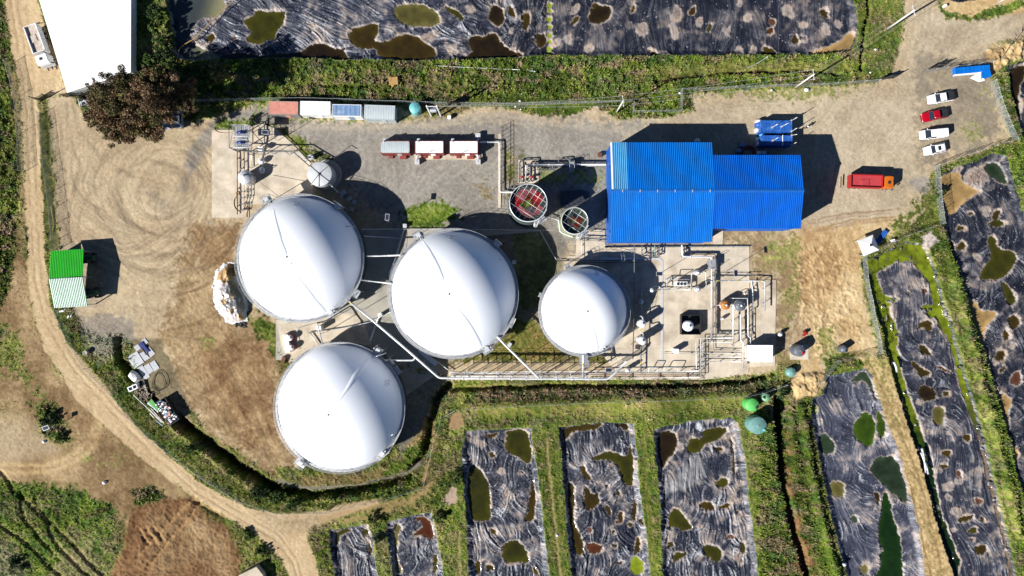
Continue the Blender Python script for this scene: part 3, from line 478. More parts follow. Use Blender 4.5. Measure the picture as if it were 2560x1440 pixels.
PONDS = [
 dict(n='long', lab='huge black pond liner across the top with pale creases and many brown puddles', poly=[(412, -200), (415, 0), (428, 60), (436, 138), (460, 150), (700, 143), (1000, 150), (1300, 142), (1380, 136), (1460, 138), (1800, 137), (2040, 135), (2130, 126), (2146, 90), (2140, 20), (2130, 0), (2128, -200)], wr=1.0, seed=1, npud=12, lt=1.0, rx=(1300, 2120), split=1375, p=[
  ('greyw', [(408, -200), (412, 0), (430, 60), (436, 140), (520, 150), (560, 146), (500, 116), (470, 100), (468, 75), (490, 45), (545, 35), (560, 12), (555, -10), (560, -200)]),
  ('olive', K4((945, 75), (1080, 100), (1180, 95), (1250, 85), (1235, 150), (1215, 240), (1150, 300), (1140, 370), (1060, 380), (1000, 420), (900, 430), (850, 390), (860, 350), (910, 310), (870, 260), (810, 190), (920, 140))),
  ('brown', K4((1880, 340), (1890, 280), (2000, 250), (2120, 215), (2175, 230), (2165, 320), (2130, 360), (2150, 400), (2230, 410), (2400, 330), (2500, 320), (2600, 370), (2700, 450), (2750, 480), (2760, 560), (2560, 600), (2300, 575), (2200, 560), (2140, 460), (2050, 480), (1950, 450), (1900, 400))),
  ('dark', K4((1170, 520), (1400, 510), (1500, 420), (1620, 415), (1780, 485), (1840, 450), (1840, 510), (1900, 590), (1400, 590), (1000, 590), (700, 590), (500, 590), (560, 560), (650, 525), (900, 520), (1010, 550))),
  ('khaki', K4((2320, 60), (2440, 25), (2560, 20), (2700, 50), (2820, 190), (2700, 250), (2590, 240), (2500, 240), (2440, 230), (2340, 140))),
  ('brown', K4((440, 350), (500, 320), (540, 360), (500, 420), (450, 390))), ('rust', K4((700, 340), (750, 345), (740, 372))), ('rust', K4((1500, 280), (1540, 275), (1520, 300))),
  ('olive', K5((470, 45), (560, 60), (660, 130), (680, 190), (640, 200), (540, 130))), ('dark', K5((985, 30), (1080, 60), (1110, 150), (1090, 240), (1040, 270), (980, 210), (940, 180), (960, 100))),
  ('brown', K5((1150, 60), (1200, 40), (1230, 170), (1190, 160), (1150, 100))), ('brown', K5((1320, 120), (1380, 120), (1385, 200), (1370, 300), (1320, 300), (1310, 200))),
  ('dark', K5((1450, 350), (1510, 335), (1560, 370), (1560, 440), (1500, 510), (1460, 460))),
  ('dark', K5((720, 430), (780, 350), (880, 380), (960, 340), (1030, 350), (1060, 430), (1150, 500), (1290, 550), (1300, 590), (700, 630), (640, 600), (770, 550), (760, 490))),
  ('dark', K5((2010, 200), (2050, 30), (2280, 60), (2250, 150), (2210, 210), (2100, 240))),
  ('pale', K5((1850, 80), (1900, 20), (1915, 60), (1880, 130), (1830, 130))), ('brown', K5((1830, 230), (1860, 170), (1920, 150), (1900, 210), (1850, 250))), ('brown', K5((2460, 90), (2500, 40), (2520, 60), (2490, 120))),
  ('pale', K5((1640, 450), (1690, 390), (1690, 440), (1660, 470))), ('pale', K5((1740, 400), (1800, 350), (1810, 430), (1780, 450))), ('pale', K5((1980, 500), (2040, 480), (2060, 530), (2000, 550))),
  ('pale', K5((230, 370), (340, 310), (420, 360), (340, 420), (250, 430))), ('pale', K5((470, 460), (550, 480), (620, 540), (580, 560), (500, 510))), ('pale', K5((680, 60), (760, 40), (800, 90), (740, 110))), ('pale', K5((1190, 280), (1220, 310), (1190, 350), (1170, 320))),
  ('brown', K6((65, 90), (110, 30), (130, 50), (90, 115))), ('pale', K6((510, 100), (550, 30), (610, 100), (580, 170), (540, 195), (500, 150))), ('brown', K6((670, 110), (740, 30), (755, 90), (720, 140))), ('olive', K6((865, 310), (895, 215), (925, 230), (915, 290), (890, 330))),
  ('pale', K6((150, 260), (210, 215), (245, 290), (240, 350), (160, 350))), ('red', K6((1490, 290), (1550, 260), (1555, 300), (1515, 350))), ('brown', K6((1740, 380), (1800, 330), (1820, 440), (1770, 430))), ('rust', K6((1840, 350), (1895, 370), (1850, 390))),
  ('brown', K6((2030, 90), (2110, 80), (2140, 180), (2070, 160))), ('brown', K6((1430, 520), (1480, 450), (1600, 530), (1560, 570), (1440, 565))), ('tan', K6((1920, 545), (2100, 480), (2250, 420), (2340, 320), (2420, 360), (2420, 520), (2200, 560), (1950, 570))),
  ('pale', K6((490, 280), (560, 290), (540, 410), (520, 330))), ('pale', K6((1330, 480), (1360, 490), (1370, 540), (1310, 540))), ('pale', K6((1170, 480), (1210, 480), (1240, 550), (1150, 540))), ('pale', K6((2070, 230), (2100, 240), (2125, 340), (2090, 320))), ('olive', K6((290, 520), (340, 505), (350, 560), (290, 560))), ('pale', K6((1660, 40), (1720, 60), (1770, 170), (1700, 150), (1660, 120))), ('pale', K6((770, 180), (810, 170), (820, 250), (770, 250))), ('pale', K6((1050, 280), (1095, 280), (1100, 370), (1070, 340)))]
  + [('algae', [(1368, y), (1379, y + 2), (1380, y + 11), (1370, y + 13)]) for y in (4, 17, 38, 58, 78, 92, 110, 122)]),
 dict(n='s1', lab='black pond liner with one tall olive puddle on its left side', poly=[(1165, 1079), (1240, 1074), (1329, 1068), (1332, 1114), (1349, 1218), (1363, 1357), (1374, 1440), (1395, 1640), (1190, 1640), (1172, 1440), (1162, 1252), (1155, 1127)], wr=1.3, seed=2, lt=1.5, npud=3, p=[
  ('olive', KC((1390, 400), (1540, 385), (1580, 500), (1580, 640), (1540, 620), (1430, 570), (1385, 520), (1410, 460))), ('brown', KC((1240, 425), (1360, 415), (1300, 450), (1240, 440))),
  ('olive', KC((1130, 660), (1180, 655), (1250, 720), (1280, 830), (1280, 980), (1295, 1050), (1200, 1065), (1150, 1050), (1115, 900), (1115, 760))), ('brown', KC((1590, 740), (1605, 820), (1610, 1000), (1580, 1060), (1540, 1060), (1535, 1030), (1565, 1000), (1550, 960), (1575, 850))),
  ('olive', KC((1400, 1210), (1480, 1190), (1540, 1250), (1570, 1370), (1500, 1345), (1430, 1365), (1370, 1320), (1370, 1250))), ('brown', KC((1270, 550), (1300, 560), (1320, 580), (1290, 605), (1275, 590))), ('dark', KC((1490, 690), (1530, 700), (1510, 715))),
  ('brown', KC((1280, 1110), (1320, 1110), (1320, 1150), (1290, 1150))), ('brown', KC((1250, 1380), (1300, 1370), (1310, 1405), (1260, 1410))), ('brown', KC((1175, 1340), (1210, 1340), (1210, 1440), (1175, 1440))), ('brown', KC((1590, 1370), (1640, 1440), (1600, 1440))),
  ('pale', KC((1350, 680), (1380, 675), (1380, 710), (1350, 710))), ('pale', KC((1370, 800), (1400, 800), (1440, 870), (1400, 850))), ('pale', KC((1180, 470), (1260, 490), (1220, 505)))]),
 dict(n='s2', lab='black pond liner between two others with an olive puddle curling down its right side', poly=[(1396, 1068), (1470, 1060), (1533, 1056), (1585, 1061), (1592, 1148), (1602, 1252), (1620, 1357), (1625, 1440), (1645, 1640), (1450, 1640), (1429, 1440), (1415, 1287), (1404, 1148)], wr=1.3, seed=3, lt=1.4, npud=8, p=[
  ('brown', KD((85, 370), (250, 345), (390, 335), (300, 400), (160, 400), (110, 450), (80, 480))), ('dark', KD((440, 330), (540, 340), (565, 400), (530, 400))), ('olive', KD((300, 590), (430, 540), (540, 600), (575, 480), (590, 700), (590, 800), (540, 800), (500, 740), (490, 660), (400, 600), (310, 620))),
  ('brown', KD((200, 660), (240, 650), (250, 700), (285, 740), (270, 760), (230, 740))), ('brown', KD((235, 800), (260, 810), (290, 870), (345, 840), (335, 900), (350, 930), (270, 985), (240, 940))), ('brown', KD((115, 770), (150, 780), (170, 900), (160, 960), (165, 1080), (230, 1200), (230, 1310), (160, 1290), (140, 1100), (110, 900))),
  ('brown', KD((460, 850), (490, 835), (500, 870), (460, 875))), ('brown', KD((380, 940), (410, 945), (445, 1000), (410, 1020))), ('brown', KD((470, 1010), (510, 980), (520, 1060), (490, 1050))), ('brown', KD((600, 880), (620, 950), (600, 1080), (585, 1000))), ('brown', KD((610, 1180), (640, 1170), (640, 1280), (605, 1290))),
  ('red', KD((250, 1230), (310, 1210), (380, 1245), (320, 1300), (260, 1280))), ('brown', KD((435, 1120), (465, 1120), (450, 1155))), ('olive', KD((435, 1220), (480, 1225), (460, 1255))), ('algae', KD((570, 1320), (620, 1310), (660, 1350), (665, 1440), (575, 1440))), ('rust', KD((393, 785), (412, 795), (400, 812))), ('dark', KD((460, 1350), (520, 1345), (515, 1365))), ('rust', KD((265, 1110), (290, 1110), (285, 1145), (265, 1140)))]),
 dict(n='s3', lab='black pond liner with a dusty grey patch and two olive puddles at its top', poly=[(1635, 1075), (1660, 1065), (1740, 1052), (1828, 1044), (1845, 1061), (1863, 1148), (1873, 1252), (1892, 1391), (1894, 1440), (1915, 1640), (1670, 1640), (1658, 1440), (1651, 1252), (1640, 1148)], wr=1.3, seed=4, lt=1.5, npud=3, p=[
  ('dark', KD((770, 410), (880, 400), (910, 480), (910, 520), (840, 610), (800, 690), (770, 600))), ('olive', KD((1090, 390), (1260, 370), (1265, 420), (1180, 480), (1110, 490), (1070, 560), (970, 560), (1000, 450), (1050, 465), (1100, 450))),
  ('brown', KD((1155, 515), (1245, 520), (1215, 560))), ('olive', KD((1180, 780), (1230, 740), (1280, 745), (1270, 790), (1230, 825))), ('brown', KD((1070, 930), (1150, 910), (1190, 970), (1130, 985), (1075, 960))), ('brown', KD((1190, 965), (1300, 910), (1280, 960), (1210, 970))),
  ('olive', KD((890, 950), (960, 1010), (1030, 1110), (960, 1125), (900, 1100), (845, 1110), (850, 1020))), ('olive', KD((1090, 1215), (1235, 1250), (1230, 1340), (1200, 1355), (1110, 1310))), ('olive', KD((880, 1290), (1000, 1275), (900, 1350), (885, 1330))), ('brown', KD((850, 1200), (880, 1200), (885, 1250), (850, 1250))),
  ('brown', KD((1330, 975), (1365, 980), (1350, 1000))), ('olive', KD((1370, 1210), (1400, 1210), (1400, 1300), (1370, 1250))), ('brown', KD((1290, 440), (1310, 500), (1335, 700), (1325, 720), (1300, 560))), ('pale', KD((1310, 850), (1340, 860), (1330, 900))), ('pale', KD((1310, 1020), (1350, 1010), (1345, 1070), (1315, 1070))), ('pale', KD((1290, 1290), (1380, 1230), (1400, 1330), (1370, 1400), (1330, 1330))), ('ash', KD((880, 740), (980, 640), (960, 570), (1070, 560), (1110, 700), (1090, 780), (900, 830), (820, 850)))]),
 dict(n='s0a', lab='narrow creased pond liner nearest the fork in the dirt road', poly=[(820, 1325), (870, 1318), (919, 1310), (931, 1339), (943, 1440), (960, 1640), (860, 1640), (836, 1440)], wr=1.5, lt=1.5, seed=5, npud=2, p=[('olive', KC((150, 1150), (200, 1110), (290, 1110), (200, 1150), (185, 1220), (165, 1240))), ('olive', KC((340, 1115), (400, 1115), (400, 1170))), ('brown', KC((400, 1190), (430, 1250), (430, 1300), (410, 1300)))]),
 dict(n='s0b', lab='narrow pond liner with a dark reddish puddle and green tufts along its left edge', poly=[(969, 1305), (1030, 1290), (1079, 1282), (1089, 1322), (1108, 1440), (1130, 1640), (1000, 1640), (981, 1440), (967, 1339)], wr=1.4, lt=1.6, seed=6, npud=2, p=[('red', KC((720, 1040), (800, 1020), (850, 1060), (875, 1130), (860, 1200), (800, 1160), (740, 1165), (720, 1150), (790, 1100), (790, 1060))), ('olive', KC((870, 1290), (900, 1300), (890, 1440), (870, 1440))), ('khaki', KC((590, 1080), (640, 1080), (610, 1200), (600, 1330), (640, 1400), (640, 1440), (600, 1440), (585, 1300)))]),
 dict(n='e3', lab='greyish pond liner with a bright green pool beside the sandy dike', poly=KB((130, 330), (190, 320), (220, 200), (460, 150), (500, 200), (550, 350), (620, 560), (680, 720), (740, 950), (790, 1150), (830, 1440), (860, 1900), (390, 1900), (340, 1440), (290, 1250), (230, 1000), (170, 700), (140, 560), (120, 440)), wr=.95, lt=1.4, seed=7, npud=2, grey=1.3, p=[
  ('greyg', KB((400, 220), (450, 160), (500, 215), (545, 330), (535, 350), (480, 220), (380, 240))), ('green', KB((455, 415), (530, 460), (535, 560), (500, 655), (450, 620), (400, 580), (395, 500), (440, 470))), ('green', KB((545, 430), (570, 420), (605, 520), (575, 595), (545, 560))), ('algae', KB((130, 380), (165, 380), (165, 440), (130, 435))),
  ('greyg', KB((175, 570), (230, 560), (290, 650), (250, 700), (180, 680))), ('greyg', KB((500, 770), (550, 700), (600, 710), (640, 700), (700, 800), (735, 960), (720, 1000), (620, 910), (560, 860), (500, 800))), ('khaki', KB((240, 870), (320, 860), (345, 950), (290, 965), (245, 920))),
  ('deep', KB((590, 925), (610, 930), (640, 1080), (690, 1220), (700, 1330), (700, 1440), (720, 1900), (540, 1900), (540, 1440), (570, 1380), (560, 1300), (595, 1300), (560, 1250), (545, 1150), (575, 1060), (580, 960))), ('dark', KB((520, 930), (560, 940), (560, 1010), (535, 990))), ('greyg', KB((380, 1080), (410, 1070), (420, 1120), (390, 1120))), ('khaki', KB((440, 1390), (480, 1370), (490, 1440), (440, 1440)))]),
 dict(n='e2', lab='long black pond liner ringed by bright green algae water', poly=KA((90, 790), (250, 720), (380, 650), (510, 660), (560, 760), (610, 900), (650, 1060), (700, 1200), (760, 1400)) + KB((1050, 60), (1110, 280), (1170, 460), (1210, 620), (1260, 850), (1310, 1050), (1360, 1250), (1400, 1440), (1480, 1900), (1120, 1900), (1000, 1400), (940, 1250), (890, 1080), (840, 880), (790, 700), (720, 500), (660, 300), (610, 120), (580, 0)) + KA((250, 1300), (180, 1100), (150, 940), (110, 850)), wr=.9, lt=1.15, seed=8, npud=12, grey=.5, isl=KA((200, 860), (330, 790), (440, 780), (500, 850), (560, 930), (590, 1070), (520, 1076), (500, 1092), (540, 1125), (600, 1180), (680, 1290), (730, 1440)) + KB((1050, 220), (1100, 400), (1170, 560), (1200, 700), (1240, 900), (1300, 1100), (1340, 1250), (1370, 1440), (1460, 1900), (1060, 1900), (1045, 1440), (1060, 1350), (1040, 1320), (990, 1180), (940, 1040), (900, 850), (860, 640), (800, 500), (740, 320), (690, 150), (665, 0)) + KA((345, 1400), (350, 1260), (300, 1130), (290, 1080), (350, 1030), (260, 1010), (230, 940)), p=[
  ('brown', KA((490, 1190), (520, 1175), (575, 1180), (580, 1240), (540, 1245), (525, 1215), (470, 1245))), ('brown', KA((485, 1350), (510, 1330), (560, 1380), (580, 1420), (540, 1410), (500, 1390))), ('olive', KA((400, 985), (440, 995), (420, 1010))), ('rust', KA((515, 965), (540, 965), (545, 990), (525, 1000))),
  ('brown', KB((750, 115), (780, 110), (820, 155), (885, 190), (820, 210), (795, 170))), ('red', KB((900, 135), (960, 150), (1010, 185), (960, 170))), ('dark', KB((800, 300), (820, 250), (920, 300), (910, 340), (860, 365), (810, 340))), ('brown', KB((950, 295), (990, 295), (1000, 320), (960, 335))), ('khaki', KB((890, 400), (940, 390), (965, 420), (960, 510), (920, 510), (890, 470))),
  ('brown', KB((1080, 570), (1130, 575), (1120, 615), (1085, 605))), ('brown', KB((950, 670), (1000, 665), (1005, 705), (955, 710))), ('brown', KB((930, 765), (970, 745), (985, 770), (960, 780))), ('rust', KB((1150, 960), (1200, 970), (1190, 1010), (1160, 1000))), ('brown', KB((1040, 1090), (1140, 1060), (1140, 1095), (1060, 1120))), ('brown', KB((1180, 1065), (1215, 1100), (1195, 1120))), ('olive', KB((1110, 1155), (1170, 1140), (1165, 1185), (1110, 1180))), ('brown', KB((1140, 1280), (1180, 1255), (1235, 1270), (1220, 1310), (1180, 1325))), ('rust', KB((1110, 1215), (1150, 1210), (1140, 1235))), ('rust', KB((1030, 800), (1070, 790), (1060, 850))), ('pale', KB((950, 880), (1020, 870), (1010, 920), (960, 910))), ('pale', KB((970, 560), (995, 540), (1000, 570))), ('pale', KB((960, 940), (1020, 960), (1000, 985)))]),
 dict(n='e1', lab='deep blue-black pond liner at the right edge with a tan pool at its top', poly=KA((590, 240), (700, 160), (860, 110), (960, 60), (1050, 70), (1090, 200), (1150, 400), (1180, 500), (1500, 560), (1500, 3000), (1420, 2900)) + KB((1440, 950), (1400, 800), (1360, 600), (1280, 340), (1200, 60)) + KA((860, 1250), (800, 1050), (740, 850), (690, 700), (650, 560), (640, 460), (610, 360)), wr=.85, lt=1.05, seed=9, npud=12, rx=(2420, 2600), p=[
  ('tan', KA((600, 240), (680, 190), (760, 180), (780, 260), (870, 300), (900, 310), (860, 340), (800, 370), (750, 440), (700, 468), (640, 440), (615, 350))), ('greyg', KA((920, 130), (1000, 110), (1060, 180), (1080, 270), (1010, 240), (960, 200))), ('pale', KA((790, 190), (880, 150), (940, 160), (960, 230), (880, 290), (790, 260))), ('pale', KA((700, 170), (770, 150), (770, 180), (710, 195))),
  ('olive', KA((940, 620), (1000, 600), (1020, 700), (1130, 710), (1150, 790), (1050, 900), (950, 910), (890, 890), (930, 820), (980, 740))), ('olive', KA((1050, 910), (1100, 960), (1145, 1040), (1110, 1085), (1070, 1050), (1060, 980))), ('olive', KA((960, 530), (1010, 490), (1060, 520), (1050, 545), (990, 550))), ('brown', KA((820, 460), (840, 440), (855, 465), (830, 475))), ('brown', KA((740, 550), (790, 540), (795, 570), (740, 570))), ('brown', KA((740, 680), (790, 640), (810, 680), (760, 710))),
  ('brown', KA((680, 640), (720, 650), (730, 760), (790, 900), (800, 1020), (780, 1030), (760, 900), (700, 750))), ('tan', KA((810, 1040), (870, 1050), (890, 1110), (1000, 1120), (1005, 1160), (940, 1210), (920, 1300), (900, 1400), (860, 1290), (830, 1150))), ('brown', KA((1080, 1160), (1140, 1140), (1165, 1200), (1130, 1245), (1090, 1200))), ('brown', KA((1050, 1250), (1080, 1240), (1100, 1300), (1070, 1320))),
  ('brown', KB((1280, 90), (1310, 30), (1345, 50), (1330, 100), (1300, 110))), ('brown', KB((1300, 180), (1330, 140), (1350, 150), (1330, 180))), ('rust', KB((1370, 230), (1400, 180), (1440, 180), (1440, 260), (1390, 260))), ('tan', KB((1200, 90), (1240, 70), (1260, 290), (1350, 330), (1390, 350), (1360, 430), (1370, 560), (1340, 560), (1300, 400), (1250, 250))), ('tan', KB((1390, 650), (1420, 640), (1420, 800), (1390, 780))), ('pale', KA((910, 410), (960, 420), (950, 480), (910, 450))), ('pale', KA((850, 730), (910, 740), (890, 770)))]),
 dict(n='ne', lab='murky pond liner cut off at the right edge beside the car park', poly=[(2520, 165), (2560, 150), (2700, 140), (2710, 390), (2600, 360), (2560, 350), (2545, 300), (2526, 220)], wr=.8, seed=10, npud=2, p=[('dark', [(2526, 170), (2575, 155), (2570, 190), (2552, 220), (2560, 300), (2548, 290), (2532, 220)])]),
 dict(n='nn', lab='scrap of black pond liner in the sand at the top right', poly=[(2376, -100), (2378, 0), (2405, 6), (2438, 2), (2450, -100)], wr=1.2, seed=12, npud=0, p=[]),
]
LINER, WATER = 10, 40
INFO = {}
for k, P in enumerate(PONDS):
    s, dp = sdf(P['poly'], 40, 3, 2.5); rng = np.random.RandomState(P['seed'] + 50)
    x, y = X[s], Y[s]; big = np.full(x.shape, 999.0); wat = np.full(x.shape, 999.0); kind = np.zeros(x.shape + (3,)); ps = []
    for kd, q in P['p']: ps.append((kd, chaikin(q, 1), 2.5, 3.4))
    xs = [p[0] for p in P['poly']]; ys = [p[1] for p in P['poly']]; rx = P.get('rx', (min(xs), max(xs)))
    for i in range(P['npud']):
        cx_, cy_ = rng.uniform(*rx), rng.uniform(max(0, min(ys)), min(1500, max(ys))); r_ = rng.uniform(3, 9); an = rng.uniform(0, 3.14); el = rng.uniform(1, 1.9)
        q = [(cx_ + r_ * rng.uniform(.7, 1.2) * (math.cos(t) * el * math.cos(an) - math.sin(t) * math.sin(an)), cy_ + r_ * rng.uniform(.7, 1.2) * (math.cos(t) * el * math.sin(an) + math.sin(t) * math.cos(an))) for t in np.arange(0, 6.28, .9)]
        ps.append((rng.choice(['brown', 'pale', 'pale', 'pale', 'pale', 'rust']), chaikin(q, 1), 3, 3))
    alld = np.full(x.shape, 60.0); big_ = np.full(x.shape, 60.0); dust = np.zeros(x.shape); paleM = np.zeros(x.shape); ash = np.zeros(x.shape)
    def into(q, w1, w2):
        s2, d2 = sdf(q, 50, w1, w2); r0 = max(s2[0].start, s[0].start); r1 = min(s2[0].stop, s[0].stop); c0 = max(s2[1].start, s[1].start); c1 = min(s2[1].stop, s[1].stop)
        if r1 <= r0 or c1 <= c0: return None
        return (slice(r0 - s[0].start, r1 - s[0].start), slice(c0 - s[1].start, c1 - s[1].start)), d2[r0 - s2[0].start:r1 - s2[0].start, c0 - s2[1].start:c1 - s2[1].start]
    if 'isl' in P:
        r = into(P['isl'], 3, 2.5); t = np.full(x.shape, 60.0); t[r[0]] = r[1]; wat = np.where(fbm(x, y, 12, 888, 3) > .70, 6, -t); alld = np.minimum(alld, -t)
        kind[:] = pal(np.clip((y - 1000) / 180, 0, 1), [WC['algae'], WC['green'], WC['deep']]); 
        rm = (x > 2400 + (y - 1100) * .3) & (y > 1080); kind[rm] = A(150, 128, 110)
        kind *= (.62 + .55 * N2[s] + .25 * (N3[s] - .5))[..., None]; kk = sm(.55, .75, fbm(x, y, 30, 889, 3))[..., None] * .6; kind = kind * (1 - kk) + A(74, 76, 40) * kk
    for kd, q, w1, w2 in ps:
        r = into(q, w1, w2)
        if r is None: continue
        t, d2 = r
        if kd == 'ash': ash[t] = np.maximum(ash[t], sm(8, -8, d2)); continue
        alld[t] = np.minimum(alld[t], d2)
        if w2 > 3.2 and kd != 'pale' and (max(p_[1] for p_ in q) - min(p_[1] for p_ in q)) > 26: big_[t] = np.minimum(big_[t], d2)
        if kd == 'pale':
            paleM[t] = np.maximum(paleM[t], sm(1.5, -1.5, d2)); continue
        if kd == 'greyw': c = pal(sm(470, 540, x[t] + (y[t] - 70) * .3) * .999, [A(66, 74, 76), A(110, 112, 90), A(150, 146, 112)])
        else:
            rim = sm(-9, -1, d2)[..., None]; c = WC[kd] * (1 - rim * .3) + (WC['brown'] if kd in ('olive', 'dark', 'red') else WC[kd]) * rim * .3; c = c * (.62 + .35 * N1[s][t] + .35 * N2[s][t])[..., None] * (1 + .5 * sm(-14, 0, d2))[..., None]
        ins = d2 < wat[t]; cut = ins & (d2 < 2); kind[t] = np.where(cut[..., None], c, kind[t]); wat[t] = np.minimum(wat[t], d2)
    g = blur(np.minimum(big_, 45), 6); gy_, gx_ = np.gradient(g); bx = blur(fbm(x, y, 90, P['seed'] + 70, 2), 2); th = (bx - .5) * (1.5 if P['n'] != 'long' else 1.2) + {'s': 1.50, 'e': 1.3, 'l': .36, 'n': 1.5}[P['n'][0]] + (st(fbm(x, y, 28, P['seed'] + 71, 2)) - .5) * .35
    if P['n'] == 'long': th = th + sm(1150, 1350, x) * 1.2
    e = np.minimum(-dp, 16); ey_, ex_ = np.gradient(blur(e, 3)); we = sm(14, 4, -dp)
    gw = np.exp(-np.clip(big_, 0, 60) / 18.0) * 1.1; sg_ = np.where(gx_ * np.cos(th) + gy_ * np.sin(th) < 0, -1, 1); gx_ = gx_ * sg_; gy_ = gy_ * sg_; sg_ = np.where(ex_ * np.cos(th) + ey_ * np.sin(th) < 0, -1, 1); ex_ = ex_ * sg_; ey_ = ey_ * sg_; ux = gx_ * gw + np.cos(th) * .45; uy = gy_ * gw + np.sin(th) * .45
    if P['n'] == 'long': uu = sm(1150, 900, x); ux += uu * .9; uy += uu * .33
    ux = ux * (1 - we) + ex_ * 2 * we; uy = uy * (1 - we) + ey_ * 2 * we
    l = np.hypot(ux, uy) + 1e-6; ux /= l; uy /= l
    L1 = lic(s, ux, uy, 14, P['seed']); L2 = lic(s, ux, uy, 22, P['seed'] + 5, noise=(np.random.RandomState(P['seed'] + 9).rand(*x.shape) > .94).astype(float))
    def crisp(p_, n_, sd__):
        z0 = (np.random.RandomState(sd__).rand(*x.shape) < p_).astype(float); hh, ww = z0.shape; jj, ii = np.mgrid[0:hh, 0:ww].astype(float); out = z0.copy()
        for sg in (1, -1):
            px_, py_ = ii.copy(), jj.copy()
            for k_ in range(n_):
                a_ = np.clip(px_.round().astype(int), 0, ww - 1); b_ = np.clip(py_.round().astype(int), 0, hh - 1); px_ += sg * ux[b_, a_]; py_ += sg * uy[b_, a_]
                a_ = np.clip(px_.round().astype(int), 0, ww - 1); b_ = np.clip(py_.round().astype(int), 0, hh - 1); out = np.maximum(out, z0[b_, a_] * (1 - k_ / n_ * .6))
        return out
    L3 = crisp(.0042, 17, P['seed'] + 31); L4 = crisp(.0042, 15, P['seed'] + 37)
    wr = P['wr'] * np.where(x > P.get('split', 9e9), .35, 1.0)
    q1 = st(fbm(x, y, 45, P['seed'] + 90, 4)); q2 = st(fbm(x, y, 16, P['seed'] + 95, 3))
    gr = P.get('grey', 0); lt = P.get('lt', 1.0) * np.ones(x.shape)
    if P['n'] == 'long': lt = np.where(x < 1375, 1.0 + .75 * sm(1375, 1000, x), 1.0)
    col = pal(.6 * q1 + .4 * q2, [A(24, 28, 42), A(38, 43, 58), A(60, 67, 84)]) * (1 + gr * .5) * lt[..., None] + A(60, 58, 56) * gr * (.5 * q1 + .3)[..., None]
    wb = 1.5 + 5.5 * q2 * (.4 + q1); halo = sm(wb + 1.5, wb - 1.5, alld) * (alld > -1) * .9
    wide = np.exp(-np.clip(alld, 0, 99) / 13.0) * .55 * (L1 > .55) * q1
    dsty = np.clip(halo + wide + sm(.52, .82, q1 * .7 + q2 * .3) * np.where(lt > 1.1, .62, .34) * (.25 + .75 * q2) * (.45 + L1), 0, 1)
    dc = pal(q2, [A(164, 152, 148), A(196, 184, 176), A(208, 186, 166)])
    col = col + (dc - col) * (dsty * .85)[..., None]
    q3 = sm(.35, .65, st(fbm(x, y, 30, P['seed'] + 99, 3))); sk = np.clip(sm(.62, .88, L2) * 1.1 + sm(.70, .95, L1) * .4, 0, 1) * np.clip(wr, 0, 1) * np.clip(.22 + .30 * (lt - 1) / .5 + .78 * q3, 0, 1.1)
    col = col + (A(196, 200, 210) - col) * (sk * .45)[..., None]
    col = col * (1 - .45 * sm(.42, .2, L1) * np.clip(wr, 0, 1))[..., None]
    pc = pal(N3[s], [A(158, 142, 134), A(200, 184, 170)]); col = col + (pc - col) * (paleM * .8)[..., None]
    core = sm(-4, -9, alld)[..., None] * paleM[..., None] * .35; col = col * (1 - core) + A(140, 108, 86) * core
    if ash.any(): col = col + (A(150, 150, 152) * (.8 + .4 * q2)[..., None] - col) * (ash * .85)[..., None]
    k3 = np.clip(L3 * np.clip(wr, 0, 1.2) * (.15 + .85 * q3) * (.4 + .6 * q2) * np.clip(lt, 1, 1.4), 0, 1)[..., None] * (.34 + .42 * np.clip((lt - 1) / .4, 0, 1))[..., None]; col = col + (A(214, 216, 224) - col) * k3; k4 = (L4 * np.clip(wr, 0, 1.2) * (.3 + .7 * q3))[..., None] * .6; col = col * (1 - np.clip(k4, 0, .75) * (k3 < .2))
    spk = (NW[s] > .9965)[..., None]; col = np.where(spk, A(200, 196, 196), col)
    if P['n'] == 'long':
        for xl in (1317, 1338, 1366): 
            mm = np.exp(-((x - xl - WX[s] * 2) / 1.6) ** 2) * (y > -50); col = col * (1 - mm[..., None] * .8)
        for xl in (1465, 1655, 1684, 1730, 1840, 1950): mm = np.exp(-((x - xl) / 1.2) ** 2) * .35; col = col + (A(120, 124, 134) - col) * mm[..., None]
    edge = sm(0, -9, dp); zz = -.75 * sm(2, -15, dp) + (L1 - .5) * .26 * wr * edge * (.3 + .7 * q3) + (L2 - .4) * .14 * wr * edge * (.3 + .7 * q3) + (L3 * .12 - L4 * .10) * wr * edge + (q1 - .5) * .25 * edge
    inside = dp < 0; isw = inside & (wat < 0) & (dp < -3.5)
    fringe = sm(9, 0, -dp) * .0
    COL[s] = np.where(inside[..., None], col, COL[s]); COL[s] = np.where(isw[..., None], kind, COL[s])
    VEG[s] = np.where(dp < 3, 0, VEG[s]); rim_ = sm(10, 0, dp) * (dp > 0)
    zl = np.where(isw, -.95, np.where(inside & (wat < 4), np.minimum(zz, -.95 + np.clip(wat, 0, 4) * .05 + .02), zz))
    Zh[s] = np.where(inside, zl, Zh[s] * sm(0, 8, dp))
    RID[s] = np.where(inside, LINER + k, RID[s]); RID[s] = np.where(isw, WATER + k, RID[s])
